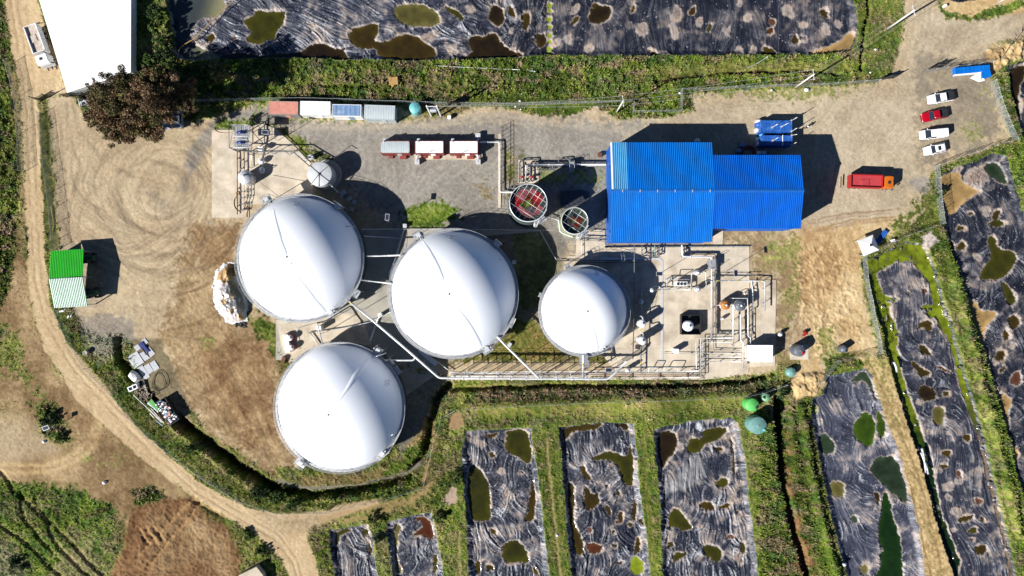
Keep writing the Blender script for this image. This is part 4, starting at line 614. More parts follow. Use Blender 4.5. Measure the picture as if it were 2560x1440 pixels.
# tyre lines / streaks on bare ground
LG = lic((slice(0, NY), slice(0, NX)), DX, DY, 16, 77); LG2 = lic((slice(0, NY), slice(0, NX)), DX, DY, 26, 78, noise=fbm(X, Y, 6, 80, 2))
soil = (RID < 10); sk = np.where(soil, STRK, 0)[..., None]
rc = np.hypot(X - 395, (Y - 490) * 1.05); cm = np.where(soil & (RID == YARD), sm(265, 205, rc) * sm(20, 60, rc), 0) * sm(585, 545, X) * (.35 + .65 * sm(.35, .65, N4)) * .9
COL *= 1 + (cm[..., None] * ((LG - .5) * .16 + (LG2 - .5) * .26)[..., None]) + (cm * sm(.45, .7, N1) * -.10)[..., None]
for (xa, ya, ra, wa) in ((395, 490, 95, 9), (420, 480, 118, 4), (370, 500, 150, 5), (430, 470, 176, 4), (350, 520, 190, 5), (400, 560, 228, 4), (410, 480, 60, 8), (300, 420, 120, 4), (330, 560, 130, 4), (480, 520, 90, 4)):
    rq = np.hypot(X - xa, (Y - ya) * 1.08) + WX * 4; aq = np.exp(-((rq - ra) / wa) ** 2) * sm(.35, .65, st(fbm(X, Y, 70, int(ra), 2))) * (RID == YARD) * sm(575, 545, X)
    COL += (A(138, 118, 96) - COL) * (aq * .24)[..., None]; Zh -= aq * .05
for k in range(34):
    rg_ = np.random.RandomState(900 + k); x0_ = rg_.uniform(440, 690); y0_ = rg_.uniform(600, 1120)
    streak([(x0_, y0_), (x0_ + rg_.uniform(10, 40), y0_ + rg_.uniform(25, 70))], 2.2, MUD * .8, .45, 4, rut=.05)
COL *= 1 + sk * ((LG - .5) * .15 + (LG2 - .5) * .18)[..., None]
vm = (VEG * soil * sm(.30, .5, VEG)); b1 = sm(.60, .74, st(fbm(X, Y * 1.8, 34, 401, 4))) * vm * .8; b2 = sm(.62, .8, st(fbm(X, Y, 26, 402, 3))) * vm * .6; b3 = sm(.6, .75, st(fbm(X, Y, 9, 403, 2))) * vm * .55
COL *= np.where(VEG * soil > .25, .66 + .62 * st(fbm(X, Y, 110, 410, 4)), 1)[..., None]
COL += (pal(N3, [A(116, 98, 74), A(162, 138, 118)]) - COL) * b1[..., None]; COL += (pal(N3, [A(40, 74, 36), A(74, 116, 62)]) - COL) * b2[..., None]; COL *= (1 - .55 * b3)[..., None]
COL *= np.where(soil, 1 + (NW - .5) * .16 + (N3 - .5) * .10, 1)[..., None]
peb = (NW > .993) & (STRK > .3) & soil; COL[peb] *= 1.35; peb = (NW < .006) & soil; COL[peb] *= .55
VEG = np.clip(VEG, 0, 1)
vb = VEG * soil; Zh += vb * ((N3 - .4) * .30 + (N2 - .4) * .55 * vb + (NW - .5) * .10)
Zh += np.where(soil & (VEG < .1), ((N3 - .5) * .018 + (N2 - .5) * .03) * np.where(RID == GROUND, 1.6, 1), 0)
edge = np.minimum(np.minimum(X + PADX, 2560 + PADX - X), np.minimum(Y + PADY, 1440 + PADY - Y)); Zh *= sm(0, 30, edge)
COL = np.clip(COL, .004, .9)
def hz(px, py):
    return float(Zh[int(np.clip((py + PADY) / ST, 0, NY - 1)), int(np.clip((px + PADX) / ST, 0, NX - 1))])
WXY = np.stack([(X - 1280) / S, (720 - Y) / S, Zh], -1).reshape(-1, 3).astype(np.float32); CF = np.concatenate([COL, np.ones((NY, NX, 1))], -1).reshape(-1, 4).astype(np.float32)
fr = RID[:-1, :-1]; idx = np.arange(NY * NX).reshape(NY, NX)
QF = np.stack([idx[:-1, :-1], idx[1:, :-1], idx[1:, 1:], idx[:-1, 1:]], -1)
def npmesh(name, co, faces, cols, m, smooth=True):
    me = bpy.data.meshes.new(name); n = len(faces); w = faces.shape[1]
    me.vertices.add(len(co)); me.vertices.foreach_set('co', np.ascontiguousarray(co, np.float32).ravel())
    me.loops.add(n * w); me.loops.foreach_set('vertex_index', faces.astype(np.int32).ravel())
    me.polygons.add(n); me.polygons.foreach_set('loop_start', np.arange(0, n * w, w, dtype=np.int32)); me.polygons.foreach_set('loop_total', np.full(n, w, np.int32))
    me.polygons.foreach_set('use_smooth', np.full(n, smooth)); 
    if cols is not None:
        a = me.color_attributes.new('Col', 'FLOAT_COLOR', 'POINT'); a.data.foreach_set('color', np.ascontiguousarray(cols, np.float32).ravel())
    me.materials.append(m); me.update(calc_edges=True); me.validate()
    o = bpy.data.objects.new(name, me); C.objects.link(o); return o
def region(name, ids, m, **kw):
    f = QF[np.isin(fr, ids)]
    if len(f) == 0: return None
    u, inv = np.unique(f.ravel(), return_inverse=True); o = npmesh(name, WXY[u], inv.reshape(f.shape), CF[u], m); tag(o, **kw); return o
M_soil = attr_mat('soil', 1.0, .1, 2.6, .13, .45, .07, 3.2)
M_liner = attr_mat('liner', .5, .25, 3.0, .15, .2, .04, 2.5)
M_water = attr_mat('murky_water', .12, .4, .5, .12, .03, .02, 1.2)
region('ground', [GROUND], M_soil, kind='structure'); region('dirt_road', [DIRT], M_soil, kind='structure'); region('gravel_yard', [YARD], M_soil, kind='structure')
for k, P in enumerate(PONDS):
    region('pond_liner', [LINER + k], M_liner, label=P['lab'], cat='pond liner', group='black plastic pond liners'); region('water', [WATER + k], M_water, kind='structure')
# land beyond, out to the horizon
x0, x1 = (gx[0] - 1280) / S, (gx[-1] - 1280) / S; y1, y0 = (720 - gy[0]) / S, (720 - gy[-1]) / S; B = 3000
mb = MB(); mb.add([(-B, -B, 0), (B, -B, 0), (B, B, 0), (-B, B, 0), (x0, y0, 0), (x1, y0, 0), (x1, y1, 0), (x0, y1, 0)], [(0, 1, 5, 4), (1, 2, 6, 5), (2, 3, 7, 6), (3, 0, 4, 7)])
tag(mb.build('terrain', mat('far_field', A(96, 118, 50), 1.0, var=.4, vscale=.06, dirt=A(150, 130, 88), dirt_amt=.8, dscale=.03)), kind='structure')
# ---- grass, weeds and scrub: many small blades where plants grow
rng = np.random.RandomState(3)
wgt = (np.clip(VEG, 0, 1) ** 1.5 * soil * (.25 + .75 * N2)).ravel(); wgt = wgt / wgt.sum(); NB = 240000
pick = rng.choice(NY * NX, NB, p=wgt); jx = (X.ravel()[pick] + rng.uniform(-1, 1, NB) - 1280) / S; jy = (720 - Y.ravel()[pick] + rng.uniform(-1, 1, NB)) / S; jz = Zh.ravel()[pick]; vg = VEG.ravel()[pick]
sz = rng.uniform(.10, .26, NB) * (.6 + .7 * vg); az = rng.uniform(0, 6.283, NB); tl = rng.uniform(.1, 1.2, NB)
dx, dy, dz = np.cos(az) * np.cos(tl), np.sin(az) * np.cos(tl), np.sin(tl); sx, sy = -np.sin(az), np.cos(az)
c0 = np.stack([jx, jy, jz + sz * .1], -1); up = np.stack([dx, dy, dz], -1) * sz[:, None] * 1.5; sd_ = np.stack([sx, sy, np.zeros(NB)], -1) * sz[:, None] * .33
V4 = np.stack([c0 - sd_, c0 + sd_, c0 + up + sd_ * .5, c0 + up - sd_ * .5], 1).reshape(-1, 3)
cb = COL.reshape(-1, 3)[pick] * rng.uniform(.75, 1.55, (NB, 1)); yl = (rng.rand(NB, 1) < .3); cb = np.where(yl, cb * np.array([1.45, 1.2, 1.1]), cb); cb = np.where(rng.rand(NB, 1) < .08, A(176, 160, 120), cb); cb = np.clip(np.repeat(np.concatenate([cb, np.ones((NB, 1))], 1), 4, 0), 0, .6)
gr_ = npmesh('grass', V4, np.arange(NB * 4).reshape(-1, 4), cb, attr_mat('blades', .8, .2, 1, .1, 0), False); tag(gr_, kind='stuff', label='green and yellowing weeds and grass along ditches, banks and verges')
# ================================================================ MATERIALS
M_conc = mat('concrete', A(234, 218, 194), .9, var=.12, vscale=.5, bump=.2, dirt=A(150, 128, 96), dirt_amt=.6, dscale=.22)
M_conc2 = mat('grey_concrete', A(196, 190, 176), .9, var=.15, vscale=.6, bump=.2, dirt=A(120, 112, 98), dirt_amt=.5, dscale=.3)
M_membrane = mat('membrane', (.90, .92, .95), .42, var=.02, vscale=.2, dirt=(.78, .80, .83), dirt_amt=.3, dscale=.15)
M_tankwall = mat('tank_cladding', (.05, .085, .08), .6, var=.2)
M_galv = mat('galvanised_steel', (.42, .43, .44), .45, .5, var=.2, vscale=3)
M_steel = mat('light_steel', (.60, .61, .62), .4, .3, var=.15, vscale=2)
M_white = mat('white_paint', (.78, .78, .77), .4, var=.06, dirt=(.5, .46, .40), dirt_amt=.35, dscale=.7)
M_wroof = mat('white_sheet', (.82, .83, .84), .45, var=.05, vscale=.3)
M_grey = mat('grey_paint', (.30, .32, .34), .5, var=.15)
M_dark = mat('black_paint', (.022, .022, .024), .5, var=.3)
M_black = mat('black_rubber', (.018, .018, .018), .8)
M_glass = mat('dark_glass', (.015, .02, .028), .08, var=.05, spec=.8)
M_rust = mat('rust', A(120, 74, 46), .8, var=.35, vscale=4)
M_redp = mat('red_paint', A(186, 42, 44), .4, var=.15)
M_redc = mat('faded_red_steel', A(246, 168, 148), .6, var=.15, vscale=2, dirt=A(220, 136, 118), dirt_amt=.5)
M_redg = mat('dark_red_paint', A(158, 74, 68), .5, var=.15)
M_orange = mat('orange_paint', A(226, 118, 30), .4, var=.1)
M_blue = mat('blue_steel', A(8, 128, 232), .40, .0, var=.07, vscale=.35, dirt=A(20, 138, 234), dirt_amt=.45, dscale=.12)
def sheet_fade(m, sx=.9, sy=.06, amt=.16, bw=1.0, rh=3.2, c2=.85, mo=.6):
    n = m.node_tree; L = n.links; p = n.nodes['Principled BSDF']; src = p.inputs['Base Color'].links[0].from_socket; tc = n.nodes.new('ShaderNodeTexCoord'); mp = n.nodes.new('ShaderNodeMapping'); mp.inputs['Scale'].default_value = (sx, sy, .3); L.new(tc.outputs['Object'], mp.inputs['Vector'])
    w = n.nodes.new('ShaderNodeTexNoise'); w.inputs['Scale'].default_value = 1.6; w.inputs['Detail'].default_value = 7; w.inputs['Roughness'].default_value = .7; L.new(mp.outputs[0], w.inputs['Vector']); br = n.nodes.new('ShaderNodeTexBrick'); br.inputs['Scale'].default_value = 1.0; br.inputs['Brick Width'].default_value = bw; br.inputs['Row Height'].default_value = rh; br.offset = .5 if bw < 2 else 0; br.inputs['Mortar Size'].default_value = .012; br.inputs['Color1'].default_value = (1, 1, 1, 1); br.inputs['Color2'].default_value = (c2, c2 + .01, c2 + .02, 1); br.inputs['Mortar'].default_value = (mo, mo, mo, 1); L.new(tc.outputs['Object'], br.inputs['Vector'])
    mr = n.nodes.new('ShaderNodeMapRange'); mr.inputs['From Min'].default_value = .3; mr.inputs['From Max'].default_value = .7; mr.inputs['To Min'].default_value = 1 - amt; mr.inputs['To Max'].default_value = 1 + amt; L.new(w.outputs['Fac'], mr.inputs['Value'])
    s1 = n.nodes.new('ShaderNodeVectorMath'); s1.operation = 'SCALE'; L.new(src, s1.inputs[0]); L.new(mr.outputs[0], s1.inputs['Scale']); s2 = n.nodes.new('ShaderNodeVectorMath'); s2.operation = 'MULTIPLY'; L.new(s1.outputs[0], s2.inputs[0]); L.new(br.outputs['Color'], s2.inputs[1]); L.new(s2.outputs[0], p.inputs['Base Color'])
sheet_fade(M_blue); sheet_fade(M_conc, .3, .3, .14, 4.6, 4.6, .95, .55)
M_blue2 = mat('deep_blue_steel', A(2, 106, 220), .40, .0, var=.07, vscale=.35, dirt=A(8, 120, 228), dirt_amt=.45, dscale=.12); sheet_fade(M_blue2)
M_bluel = mat('pale_blue_sheet', A(96, 186, 244), .5, var=.1, vscale=.5)
M_bluew = mat('blue_wall_sheet', A(30, 110, 205), .45, .1, var=.08)
M_blueb = mat('blue_container_paint', A(24, 96, 190), .5, var=.14, vscale=1.2, dirt=A(110, 160, 210), dirt_amt=.4, dscale=1.2)
M_green = mat('green_sheet', A(52, 214, 44), .45, var=.1, vscale=.5)
M_mint = mat('pale_mint', (.74, .80, .76), .5, var=.06, vscale=.5)
M_greend = mat('dark_green_paint', (.02, .09, .045), .5)
M_greent = mat('green_plastic', A(104, 214, 106), .45, var=.1)
M_sage = mat('sage_plastic', A(140, 196, 148), .45, var=.1)
M_teal = mat('teal_plastic', A(120, 204, 208), .45, var=.1)
M_teald = mat('grey_teal_plastic', A(122, 172, 164), .5, var=.15)
M_greytank = mat('grey_plastic', A(104, 110, 120), .5, var=.15)
M_aqua = mat('pale_grey_sheet', A(212, 224, 226), .4, .0, var=.06)
M_bluegr = mat('worn_blue_sheet', A(132, 166, 208), .5, .0, var=.2, vscale=1.2, dirt=A(200, 208, 220), dirt_amt=.6)
M_pipew = mat('pale_pipe', (.62, .63, .63), .4, .2, var=.12, vscale=1)
M_pipeg = mat('dark_grey_pipe', (.10, .11, .12), .5, .2, var=.2)
M_wood = mat('timber', A(200, 160, 96), .8, var=.25, vscale=5)
M_yellow = mat('yellow_paint', A(220, 196, 40), .5)
M_hose = mat('tan_hose', A(186, 146, 90), .6)
M_steel2 = mat('aluminium', (.55, .56, .58), .35, .6, var=.12)
def fence_mat():
    m = bpy.data.materials.new('chain_link'); m.use_nodes = True; n = m.node_tree; L = n.links; p = n.nodes['Principled BSDF']
    p.inputs['Base Color'].default_value = (.30, .33, .32, 1); p.inputs['Roughness'].default_value = .6
    tc = n.nodes.new('ShaderNodeTexCoord'); nz = n.nodes.new('ShaderNodeTexNoise'); nz.inputs['Scale'].default_value = 14; nz.inputs['Detail'].default_value = 0; L.new(tc.outputs['Object'], nz.inputs['Vector'])
    mr = n.nodes.new('ShaderNodeMapRange'); mr.inputs['From Min'].default_value = .56; mr.inputs['From Max'].default_value = .60; L.new(nz.outputs['Fac'], mr.inputs['Value']); L.new(mr.outputs[0], p.inputs['Alpha']); return m
M_link = fence_mat()

# ================================================================ CONCRETE SLABS
def slab(label, pts, z=.12, m=None, name='concrete_pad'):
    mb = MB(); w = [W(x, y, 0) for x, y in pts]; mb.prism([(p.x, p.y) for p in w], -.3, z); return solo(name, mb, m or M_conc, label, 'concrete pad', kind='structure')
QN = lambda x, y: (500 + x / 3.6, 200 + y / 3.6)
QE = lambda x, y: (1540 + x / 3.789, 580 + y / 3.789)
QM = lambda x, y: (1240 + x / 6.0, 380 + y / 6.0)
slab('pale concrete pad under the pipework north-west of the domes', [QN(*q) for q in ((108, 450), (300, 450), (370, 405), (560, 395), (690, 440), (860, 600), (990, 740), (1020, 930), (1010, 1120), (450, 1120), (450, 1000), (442, 1240), (108, 1240))])
slab('large concrete apron full of pipework south of the blue warehouse', [(1440, 603), (1460, 575), (1512, 575), (1512, 612), (1873, 615), (1873, 700), (1940, 700), (1937, 914), (1872, 918), (1870, 932), (1820, 943), (1760, 949), (1122, 950), (1122, 929), (1470, 926), (1535, 924), (1500, 880), (1450, 800), (1400, 700), (1420, 640), (1440, 640)])
slab('concrete strip in the notch of the warehouse', [(1783, 570), (1808, 570), (1806, 611), (1783, 611)], .10)
slab('concrete floor between the three large domes', [(905, 572), (1400, 574), (1100, 600), (1000, 700), (990, 820), (1100, 930), (1000, 1000), (960, 900), (690, 900), (690, 800), (760, 800), (900, 700)], .10, M_conc2)
slab('concrete corner beside the lower left dome', [(692, 800), (900, 780), (930, 860), (760, 900), (722, 905), (705, 870)], .125)
slab('concrete base of the red generator cabins', [(1037, 386), (1200, 386), (1201, 400), (1036, 399)], .12)
slab('small concrete pad under the grey lidded tank', [(1974, 861), (2021, 861), (2021, 899), (1974, 899)], .12)
slab('narrow concrete kerb line beside the white pipe', [(1246, 335), (1254, 335), (1252, 520), (1245, 520)], .15)
slab('concrete pad of the pipe manifold', [QM(335, 118), QM(640, 118), QM(640, 470), QM(335, 470)], .12)
mb = MB()
# ================================================================ GAS DOMES
def dome_z(c, r, hr, cap, x, y):
    Rr = (r * r + cap * cap) / (2 * cap); d2 = (x - c.x) ** 2 + (y - c.y) ** 2
    return hr + math.sqrt(max(0, Rr * Rr - d2)) - (Rr - cap)
def on_dome(c, r, hr, cap, px, py, lift=.05):
    z = hr + cap * .5
    for _ in range(30): p = W(px, py, z); z = .5 * z + .5 * dome_z(c, r, hr, cap, p.x, p.y)
    p = W(px, py, z); 
    return Vector((p.x, p.y, z + lift))
def gas_tank(label, px, py, ro, hr, cap, strap, emblem, boxes, apex, extra=()):
    c = W(px, py, hr); c = Vector((c.x, c.y, 0)); r = ro - .48
    T = Thing('gas_storage_tank', label, 'gas tank', c, group='white domed gas tanks')
    mb = MB(); mb.lathe((0, 0, 0), [(ro - .42, -.2), (ro - .42, hr - .12)], 96); T.part('tank_wall', mb, M_tankwall)
    mb = MB()
    for k in range(48): a = 2 * math.pi * k / 48; mb.box(((ro - .38) * math.cos(a), (ro - .38) * math.sin(a), hr / 2), (.10, .16, hr - .3), a)
    for z in (1.2, 2.6, 4.0):
        if z < hr: mb.lathe((0, 0, z), [(ro - .38, 0), (ro - .34, 0), (ro - .34, .12), (ro - .38, .12)], 72)
    T.part('wall_ribs', mb, M_tankwall)
    Rr = (r * r + cap * cap) / (2 * cap); th = math.asin(min(1, r / Rr)) if cap <= Rr else math.pi - math.asin(r / Rr); prof = []
    for k in range(25): t = th * (1 - k / 24.0); prof.append((max(.001, Rr * math.sin(t)), hr + Rr * math.cos(t) - (Rr - cap)))
    mb = MB(); mb.lathe((0, 0, 0), prof, 128); dm = T.part('membrane_dome', mb, M_membrane)
    mb = MB(); mb.lathe((0, 0, hr), [(r + .02, .14), (r + .10, .16), (r + .12, .05), (r + .02, .04)], 96); T.part('clamp_ring', mb, M_steel)
    mb = MB(); mb.lathe((0, 0, hr - .06), [(ro - .40, .03), (ro + .12, .03), (ro + .12, -.05), (ro - .40, -.05), (ro - .40, .03)], 96, False)
    for k in range(150): a = 2 * math.pi * k / 150; mb.box(((ro - .13) * math.cos(a), (ro - .13) * math.sin(a), hr - .02), (.50, .07, .03), a)
    T.part('walkway', mb, M_galv)
    mb = MB()
    for z in (.55, 1.1): mb.tube([((ro + .12) * math.cos(2 * math.pi * k / 96), (ro + .12) * math.sin(2 * math.pi * k / 96), hr + z) for k in range(96)], .028, 5, True)
    for k in range(60): a = 2 * math.pi * k / 60; mb.cyl(((ro + .12) * math.cos(a), (ro + .12) * math.sin(a), hr - .1), ((ro + .12) * math.cos(a), (ro + .12) * math.sin(a), hr + 1.1), .028, 5)
    T.part('handrail', mb, M_galv)
    for seg in strap:
        pts = []
        for i in range(len(seg) - 1):
            for t in np.arange(0, 1, .1): pts.append((seg[i][0] * (1 - t) + seg[i + 1][0] * t, seg[i][1] * (1 - t) + seg[i + 1][1] * t))
        pts.append(seg[-1]); P3 = [on_dome(c, r, hr, cap, *q, lift=.0) for q in pts]
        mb = MB(); n = len(P3); vs = []; 
        for i, p in enumerate(P3):
            a_, b_ = P3[max(0, i - 1)], P3[min(n - 1, i + 1)]; d = (b_ - a_).normalized(); s_ = d.cross(Vector((0, 0, 1))).normalized(); w = (.62 if len(strap) < 2 and strap[0][0] == seg[0] and label.startswith('lower') else .55) * (.25 + .75 * min(1, i / (n * .5), (n - 1 - i) / (n * .12) + .3))
            for k, hh in ((-1, -.03), (-.5, .13), (0, .20), (.5, .13), (1, -.03)): q = p + s_ * w * k; vs.append((q.x, q.y, dome_z(c, r, hr, cap, q.x, q.y) + hh * w / .62))
        mb.add(vs, [(i * 5 + k, i * 5 + k + 1, (i + 1) * 5 + k + 1, (i + 1) * 5 + k) for i in range(n - 1) for k in range(4)], True)
        T.wpart('membrane_fold', mb, M_membrane)
    mb = MB(); e = on_dome(c, r, hr, cap, *emblem); 
    for k in range(2):
        a0 = k * math.pi + .5
        mb.tube([(e.x + .55 * math.cos(a0 + t), e.y + .42 * math.sin(a0 + t), dome_z(c, r, hr, cap, e.x + .55 * math.cos(a0 + t), e.y + .42 * math.sin(a0 + t)) + .02) for t in np.arange(0, 2.2, .2)], .04, 4)
    mb.tube([(e.x + u, e.y + v, dome_z(c, r, hr, cap, e.x + u, e.y + v) + .02) for u, v in ((-.3, .2), (-.15, -.2), (0, .15), (.15, -.2), (.3, .2))], .04, 4)
    T.wpart('emblem', mb, M_grey)
    for q, s_ in apex:
        p = on_dome(c, r, hr, cap, *q, lift=0); mb = MB(); mb.lathe(p, [(.14 * s_, 0), (.13 * s_, .14), (.05, .2)], 10, cap=True); T.wpart('vent', mb, M_grey)
    for bx_, by_, w, l, kind in boxes:
        p = W(bx_, by_, hr); a = math.atan2(p.y - c.y, p.x - c.x); mb = MB()
        mb.box((p.x, p.y, hr - .05), (w, l, .08), a); ob = T.wpart('platform', mb, M_galv)
        mb = MB(); f = Vector((math.cos(a), math.sin(a), 0)); g = Vector((-f.y, f.x, 0))
        cs = [p + f * w / 2 * i + g * l / 2 * j for i, j in ((-1, -1), (1, -1), (1, 1), (-1, 1))]
        for z in (.5, 1.05): mb.tube([(q.x, q.y, hr + z) for q in cs], .028, 5)
        for q in cs: mb.cyl((q.x, q.y, hr), (q.x, q.y, hr + 1.05), .03, 5); mb.cyl((q.x, q.y, 0), (q.x, q.y, hr), .045, 5)
        T.wpart('platform_rail', mb, M_galv)
        if kind:
            mb = MB(); mb.rbox((p.x, p.y, hr + .4), (.75, .9, .8), .06, a); mb.cyl((p.x - f.x, p.y - f.y, hr + .3), (p.x, p.y, hr + .5), .09, 8)
            mb.cyl((p.x + g.x * .8, p.y + g.y * .8, hr), (p.x + g.x * .8, p.y + g.y * .8, hr + .9), .16, 10); T.wpart('valve_box', mb, M_steel)
    for a_, b_ in extra:
        mb = MB(); p = on_dome(c, r, hr, cap, *a_, lift=.1); q = W(*b_, hr + 1.2); mb.path([p, (p.x * .6 + q.x * .4, p.y * .6 + q.y * .4, max(p.z, q.z) + .5), q, (q.x, q.y, hr)], .08, 8); T.wpart('inlet_hose', mb, M_steel)
    # ladder down the wall
    a = math.radians(-60); mb = MB()
    for s_ in (-.25, .25):
        x_, y_ = (ro + .1) * math.cos(a) - s_ * math.sin(a), (ro + .1) * math.sin(a) + s_ * math.cos(a); mb.cyl((x_, y_, 0), (x_, y_, hr + .9), .03, 5)
    for k in range(int(hr / .35)): mb.cyl(((ro + .1) * math.cos(a) + .25 * math.sin(a), (ro + .1) * math.sin(a) - .25 * math.cos(a), .3 + k * .35), ((ro + .1) * math.cos(a) - .25 * math.sin(a), (ro + .1) * math.sin(a) + .25 * math.cos(a), .3 + k * .35), .02, 5)
    T.part('ladder', mb, M_galv); return c, r
D1 = gas_tank('upper left white gas dome next to the plastic-wrapped heap', 751, 646, 12.25, 5.0, 7.4, [[(683, 522), (690, 560), (701, 605), (716, 643)], [(734, 680), (760, 715), (785, 750), (813, 781)]], (741, 511), [(668, 499, 1.5, 1.7, 1), (829, 782, 1.4, 2.4, 1), (845, 517, 1.2, 2.0, 1), (892, 735, .9, 1.6, 0), (720, 800, .9, .9, 0)], [((716, 643), 1.2), ((727, 660), .6), ((866, 566), .9)], [((868, 566), (884, 566))])
D2 = gas_tank('middle white gas dome between the other two large ones and the smallest', 1134, 734, 12.4, 5.0, 7.6, [[(1057, 602), (1071, 624), (1094, 669), (1107, 703)], [(1137, 763), (1158, 791), (1180, 825), (1203, 867)]], (1127, 594), [(1047, 588, 1.5, 2.0, 1), (1218, 873, 1.5, 2.0, 1), (1242, 611, 1.3, 1.4, 1), (1279, 806, .9, 2.0, 0)], [((1122, 736), 1.3), ((1250, 648), .9), ((1126, 752), .5)])
D3 = gas_tank('smallest white gas dome beside the concrete apron', 1460, 777, 8.75, 4.0, 6.0, [[(1477, 806), (1484, 830), (1489, 855), (1493, 878)]], (1492, 683), [(1502, 872, 1.5, 1.8, 1), (1420, 668, 1.1, 1.0, 0), (1352, 738, .8, .8, 0)], [((1468, 779), 1.2), ((1471, 790), .5)])
D4 = gas_tank('lower left white gas dome with a wide shallow fold to its rim', 851, 1018, 12.45, 5.0, 7.6, [[(842, 1008), (868, 972), (888, 940), (908, 915), (932, 892)]], (968, 957), [(753, 1157, 1.5, 2.0, 1), (946, 876, 1.3, 1.6, 1), (978, 905, .8, 1.6, 0), (994, 925, .8, 1.6, 0), (957, 1133, 1.2, 3.2, 1)], [((820, 1038), 1.2), ((976, 1089), .8), ((715, 940), .6)], [((933, 893), (962, 884)), ((978, 1088), (992, 1080))])

# ================================================================ BUILDINGS
def corr(mb, a, b, c, d, n, amp=.085):
    """ribbed sheet; a-b along one eave, d-c along the ridge, ribs run a-d"""
    a, b, c, d = map(Vector, (a, b, c, d)); nr = (b - a).cross(d - a).normalized(); nr = nr if nr.z > 0 else -nr; t = []
    for i in range(n): t += [(i, 0), (i + .30, 0), (i + .42, 1), (i + .72, 1), (i + .84, 0)]
    t.append((n, 0)); vs = []
    for u, h in t: u /= n; vs += [a.lerp(b, u) + nr * h * amp, d.lerp(c, u) + nr * h * amp]
    m = len(t); fs = [(2 * i, 2 * i + 2, 2 * i + 3, 2 * i + 1) for i in range(m - 1)]
    if (b - a).cross(d - a).z < 0: fs = [f[::-1] for f in fs]
    return mb.add(vs, fs)
T = Thing('warehouse', 'large blue corrugated warehouse in two joined blocks with one pale roof strip', 'warehouse', (36, 18, 0))
X0, X1, X2 = 18.67, 38.0, 54.6; YR = 18.18; WA, WB = 9.45, 6.95; ZR = 9.0; ZA, ZB = 7.0, 7.5
def gab(mb, x, s, w, ze, zr):
    mb.add([(x, YR - w, 0), (x, YR + w, 0), (x, YR + w, ze), (x, YR, zr), (x, YR - w, ze)], [(0, 1, 2, 3, 4) if s > 0 else (4, 3, 2, 1, 0)])
mb = MB(); gab(mb, X0 + .2, -1, WA - .2, ZA, ZR - .1); gab(mb, X1 - .15, 1, WA - .2, ZA, ZR - .1)
for k in range(60):      # ribs of the west wall
    y = YR - WA + .2 + k * (2 * WA - .4) / 60; zt = ZR - .1 - (ZR - ZA) * abs(y - YR) / WA; mb.box((X0 + .17, y + .1, zt / 2), (.06, .14, zt))
T.wpart('end_wall', mb, M_bluew)
mb = MB()
for sy in (-1, 1): mb.box(((X0 + X1) / 2, YR + sy * (WA - .25), ZA / 2), (X1 - X0 - .4, .1, ZA - .05))
for k in range(64): mb.box((X0 + .3 + k * (X1 - X0 - .5) / 64, YR - WA + .17, ZA / 2), (.12, .06, ZA - .1))
T.wpart('side_wall', mb, M_bluew)
mb = MB(); gab(mb, X2 - .15, 1, WB - .2, ZB, ZR - .1)
for sy in (-1, 1): mb.box(((X1 + X2) / 2, YR + sy * (WB - .25), ZB / 2), (X2 - X1 - .4, .1, ZB - .05))
for k in range(54): mb.box((X1 + .3 + k * (X2 - X1 - .5) / 54, YR - WB + .17, ZB / 2), (.12, .06, ZB - .1))
T.wpart('annex_wall', mb, M_bluew)
mb = MB(); corr(mb, (X0, YR - WA, ZA), (X1, YR - WA, ZA), (X1, YR, ZR), (X0, YR, ZR), 55); T.wpart('roof', mb, M_blue)
xp = X0 + 3.1
mb = MB(); corr(mb, (xp, YR + WA, ZA), (X1, YR + WA, ZA), (X1, YR, ZR), (xp, YR, ZR), 46); T.wpart('roof', mb, M_blue)
mb = MB(); corr(mb, (X0 + .25, YR + WA, ZA), (xp, YR + WA, ZA), (xp, YR, ZR), (X0 + .25, YR, ZR), 8); T.wpart('roof_panel', mb, M_bluel, 'pale sky-blue roof strip at the west end')
mb = MB(); corr(mb, (X1, YR - WB, ZB), (X2, YR - WB, ZB), (X2, YR, ZR - .03), (X1, YR, ZR - .03), 47); T.wpart('annex_roof', mb, M_blue2)
mb = MB(); corr(mb, (X1, YR + WB, ZB), (X2, YR + WB, ZB), (X2, YR, ZR - .03), (X1, YR, ZR - .03), 47); T.wpart('annex_roof', mb, M_blue2)
mb = MB(); mb.add([(X0, YR - .32, ZR), (X2, YR - .32, ZR), (X2, YR, ZR + .09), (X0, YR, ZR + .09), (X0, YR + .32, ZR), (X2, YR + .32, ZR)], [(0, 1, 2, 3), (3, 2, 5, 4)]); T.wpart('ridge_cap', mb, M_bluew)
mb = MB(); d = math.atan2(ZR - ZA, WA); 
mb.add([(X0 - .02, YR + WA, ZA + .06), (X0 + .28, YR + WA, ZA + .08), (X0 + .28, YR + .3, ZR + .03), (X0 - .02, YR + .3, ZR + .01)], [(0, 3, 2, 1)]); T.wpart('verge_flashing', mb, M_wroof)
for y in (-7.3, 5.2):
    mb = MB(); mb.box((X0 + .12, YR + y, 5.2), (.12, .5, .4)); T.wpart('wall_vent', mb, M_dark)
mb = MB()
for x in np.linspace(X0 + 2, X1 - 1, 6): T.wpart('ridge_clip', MB().box((x, YR - .05, ZR + .12), (.12, .5, .06)), M_steel)
pass
